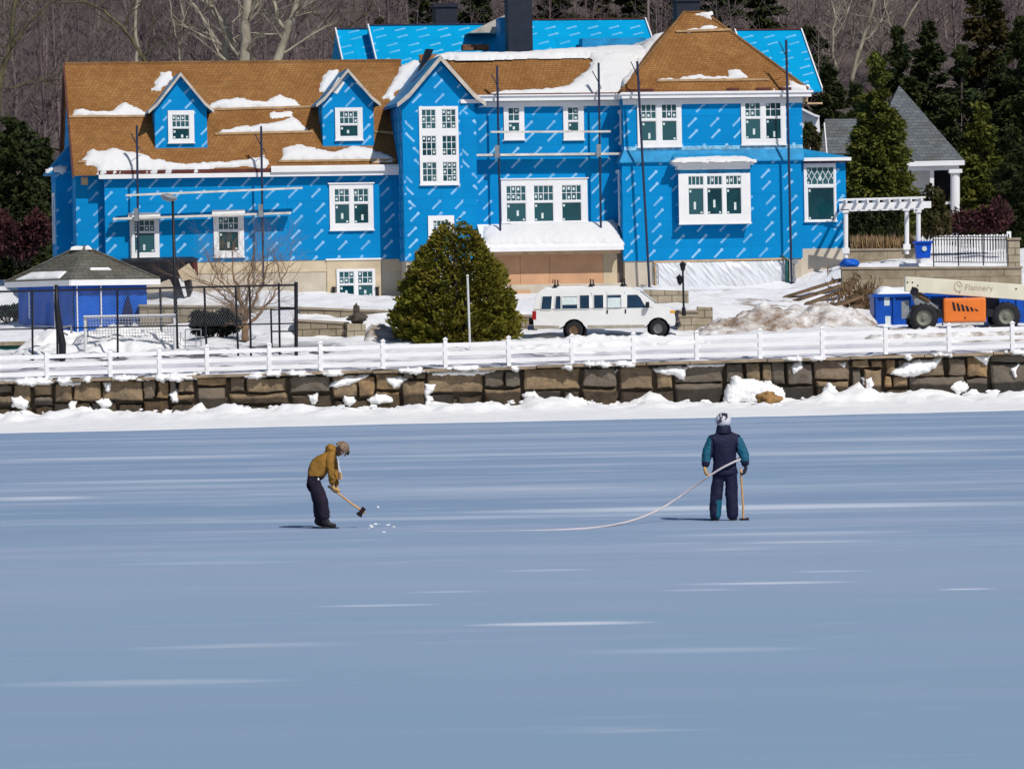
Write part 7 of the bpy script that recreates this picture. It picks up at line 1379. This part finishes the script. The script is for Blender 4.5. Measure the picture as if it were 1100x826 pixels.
# ice picks hanging from a neck cord
c = q(365.6, 511, -.06); pk = thing('ice_picks', 'small wooden ice picks dangling on a cord from the neck of the bent person', 'ice picks', o1)
for k in (-1, 1): m = MB(); m.tube([c + Vector((k * .012, k * .022, .062)), c + Vector((k * .012, k * .022, -.062))], [.021, .024], 8); m.build('handle', M['wood'] if k > 0 else M['tan_bark'], pk)
m = MB(); m.tube([q(364, 489.5, -.07), q(363.6, 500, -.07), c + Vector((-.012, -.02, .06))], .006, 5); m.tube([q(364, 489.5, .05), q(363.8, 500, .0), c + Vector((.012, .02, .06))], .006, 5); m.build('cord', M['white'], pk)
# --- person in navy and teal seen from behind
o2 = P(777, 564.0, AY + .1); o2.z = 0; wm = thing('person', 'person seen from behind in navy suit with teal sleeves and patterned white helmet', 'person', o2)
q = lambda x, y, d=0: Q(x, y, d, o2)
J = {'pelvis': (q(778.5, 508), (.17, .235)), 'waist': (q(778.5, 496), (.175, .245)), 'chest': (q(778, 480), (.18, .275)), 'yoke': (q(777.7, 470), (.15, .25)), 'neck': (q(777.5, 462), .075), 'head': (q(777, 453.5), (.085, .10)),
     'shL': (q(765, 471), .115), 'elL': (q(759.5, 487.5, -.05), .100), 'wrL': (q(757.3, 502, -.12), .064), 'shR': (q(791, 471), .115), 'elR': (q(799, 487.5, -.04), .100), 'wrR': (q(801, 501.5, -.10), .064),
     'hipL': (q(771.5, 513), (.12, .13)), 'knL': (q(769, 536), .112), 'anL': (q(768, 559.5), .110), 'hipR': (q(785.5, 513), (.12, .13)), 'knR': (q(786, 536), .112), 'anR': (q(787, 559.5), .114)}
J = {a: (tuple(b[0]), b[1]) for a, b in J.items()}
B = [('pelvis', 'waist'), ('waist', 'chest'), ('chest', 'yoke'), ('yoke', 'neck'), ('neck', 'head'), ('yoke', 'shL'), ('shL', 'elL'), ('elL', 'wrL'), ('yoke', 'shR'), ('shR', 'elR'), ('elR', 'wrR'), ('pelvis', 'hipL'), ('hipL', 'knL'), ('knL', 'anL'), ('pelvis', 'hipR'), ('hipR', 'knR'), ('knR', 'anR')]
def pick2(c, a, b, t_):
    if b in ('elL', 'elR'): return 1 if t_ > .02 and abs(c.x - J['chest'][0][0]) > .235 else 0
    if b in ('wrL', 'wrR'): return 1 if t_ < .60 and abs(c.x - J['chest'][0][0]) > .245 else 0
    if b == 'anL' and c.x > J['anL'][0][0] + .03 and c.z < .36: return 1
    if b == 'head': return 2
    return 0
skin('body', J, B, 'pelvis', [M['navy'], M['teal'], M['skin']], pick2, wm, sub=3, folds=.013)
hd = q(777, 452); face(wm, hd, Vector((.1, .99, -.05)).normalized(), Vector((0, .05, 1)))
# helmet with dark panels, navy collar
t = NT('painted_helmet'); vo = t.new('ShaderNodeTexVoronoi'); vo.inputs['Scale'].default_value = 9; t.l(t.obj(), vo.inputs['Vector']); nn_ = t.ramp(t.noise(11, detail=2), .50, .56); M['helmet'] = t.out(t.mix(nn_, (.60, .60, .64), (.035, .02, .06)), .3, .5)
m = MB(); bm = bmesh.new(); bmesh.ops.create_uvsphere(bm, u_segments=28, v_segments=18, radius=1); vs_ = []
for v in bm.verts: vs_.append(hd + Vector((v.co.x * .138, v.co.y * .155, max(v.co.z, -.62) * .142 + .004)))
m.add(vs_, [tuple(v.index for v in f.verts) for f in bm.faces]); hm = m.build('helmet', M['helmet'], wm, smooth=True); bm.free()
for k in (-.06, -.022, .022, .06):
    w_ = math.sqrt(1 - (k / .138) ** 2); m = MB(); m.tube([hd + Vector((k, -.152 * math.cos(a_) * w_, .004 + .139 * math.sin(a_) * w_)) for a_ in (.35, .7, 1.05, 1.4)], [.006, .012, .012, .006], 6); m.build('vent', M['black'], hm)
m = MB(); m.tube([hd + Vector((-.112, -.01, -.03)), hd + Vector((-.085, .05, -.12)), hd + Vector((0, .09, -.15)), hd + Vector((.085, .05, -.12)), hd + Vector((.112, -.01, -.03))], .009, 5); m.build('chin_strap', M['black'], hm)
m = MB(); m.lathe([(.14, -.07), (.128, .0), (.112, .07), (.09, .10)], q(777.3, 460.5), 20); m.build('collar', M['navy'], wm, smooth=True)
m = MB(); m.lathe([(.222, -.03), (.232, 0), (.222, .04)], (0, 0, 0), 24); m.v = [tuple(q(778.5, 507.5) + Vector((x * 1.0, y * .80, z))) for x, y, z in m.v]; m.build('jacket_hem', M['navy'], wm, smooth=True)
M['skate'] = plain('grey_skate_boot', (.10, .10, .11), .6, .5, 14)
boot(wm, (J['anL'][0][0], J['anL'][0][1], .10), (-.15, 1, 0), [M['skate']], .30); boot(wm, (J['anR'][0][0], J['anR'][0][1], .10), (.2, 1, 0), [M['skate']], .30)
glove(wm, q(757, 502, -.12), (.12, .1, -1), (.8, .3, 0), 1, M['tan_glove'], 1.25); glove(wm, q(801, 501.5, -.10), (-.3, .05, -1), (-.85, .3, -.1), -1, M['bootdark'], 1.25)
hA, hB = q(795.6, 503.5, -.09), q(798.3, 558.8, -.06)
m = MB(); c = hA; 
axe('pale hafted axe standing head down beside the person in navy', o2, hA, hB + Vector((0, 0, 0)), Vector((1, -.25, 0)), .75)
# --- rope
rp = [Q(792.5, 494.5, .03, o1) + o1 - Vector((0, 0, 0))]
pts = [P(788, 492, AY + .30), P(794.5, 492.3, AY + .22), P(796.5, 492.8, AY + .05), P(795, 493.5, AY - .10), P(791, 495, AY - .17), P(784, 498.3, AY - .215), P(776, 502.4, AY - .225), P(768, 507.2, AY - .205), P(762, 511.2, AY - .19), P(758.5, 513.6, AY - .16), P(748, 520.6, AY - .05), P(733, 531.5, AY), P(718, 541.5, AY - .05), P(703, 549.8, AY - .25), P(686, 556.8, AY - .6)]
def on_ice(px, py, z=0.0): d = ray(px, py); return CAM + d * ((z - CAM_H) / d.z)
gx = [on_ice(668, 561.9, .030), on_ice(650, 565.2, .016), on_ice(632, 567.3, .010), on_ice(605, 569.0, .002), on_ice(570, 570.3, -.008), on_ice(530, 570.8, -.012), on_ice(490, 571.2, -.0135), on_ice(450, 571.0, -.0165), on_ice(435, 571.0, -.03)]
fine = []
allp = pts + gx
for i in range(len(allp) - 1):
    a0, a1, a2, a3 = allp[max(0, i - 1)], allp[i], allp[i + 1], allp[min(len(allp) - 1, i + 2)]
    for s in range(5): f = s / 5; fine.append(.5 * ((2 * a1) + (a2 - a0) * f + (2 * a0 - 5 * a1 + 4 * a2 - a3) * f * f + (3 * a1 - a0 - 3 * a2 + a3) * f ** 3))
for v in fine: v.z = max(v.z, -.05)
m = MB(); m.tube([v - fine[0] for v in fine], .0185, 8); o = m.build('rope', M['rope'], None, smooth=True, loc=fine[0]); tag(o, 'long pale rope held across the back of the person in navy, trailing over the ice', 'rope')
# chips of ice cut loose by the axe
m = MB()
for i in range(12):
    x_ = random.uniform(396, 424) ; b = P(x_, 563.5, AY); rough_blob(m, (b.x, AY + random.gauss(-.2, .9), .012), (random.uniform(.012, .045), random.uniform(.012, .04), random.uniform(.006, .018)), i, 1, .4)
rough_blob(m, P(406, 544.7, AY), (.02, .02, .025), 3, 1, .4)
o = m.build('ice_chips', M['snow']); tag(o, 'white chips of ice scattered where the axe strikes', 'ice chips', kind='stuff')
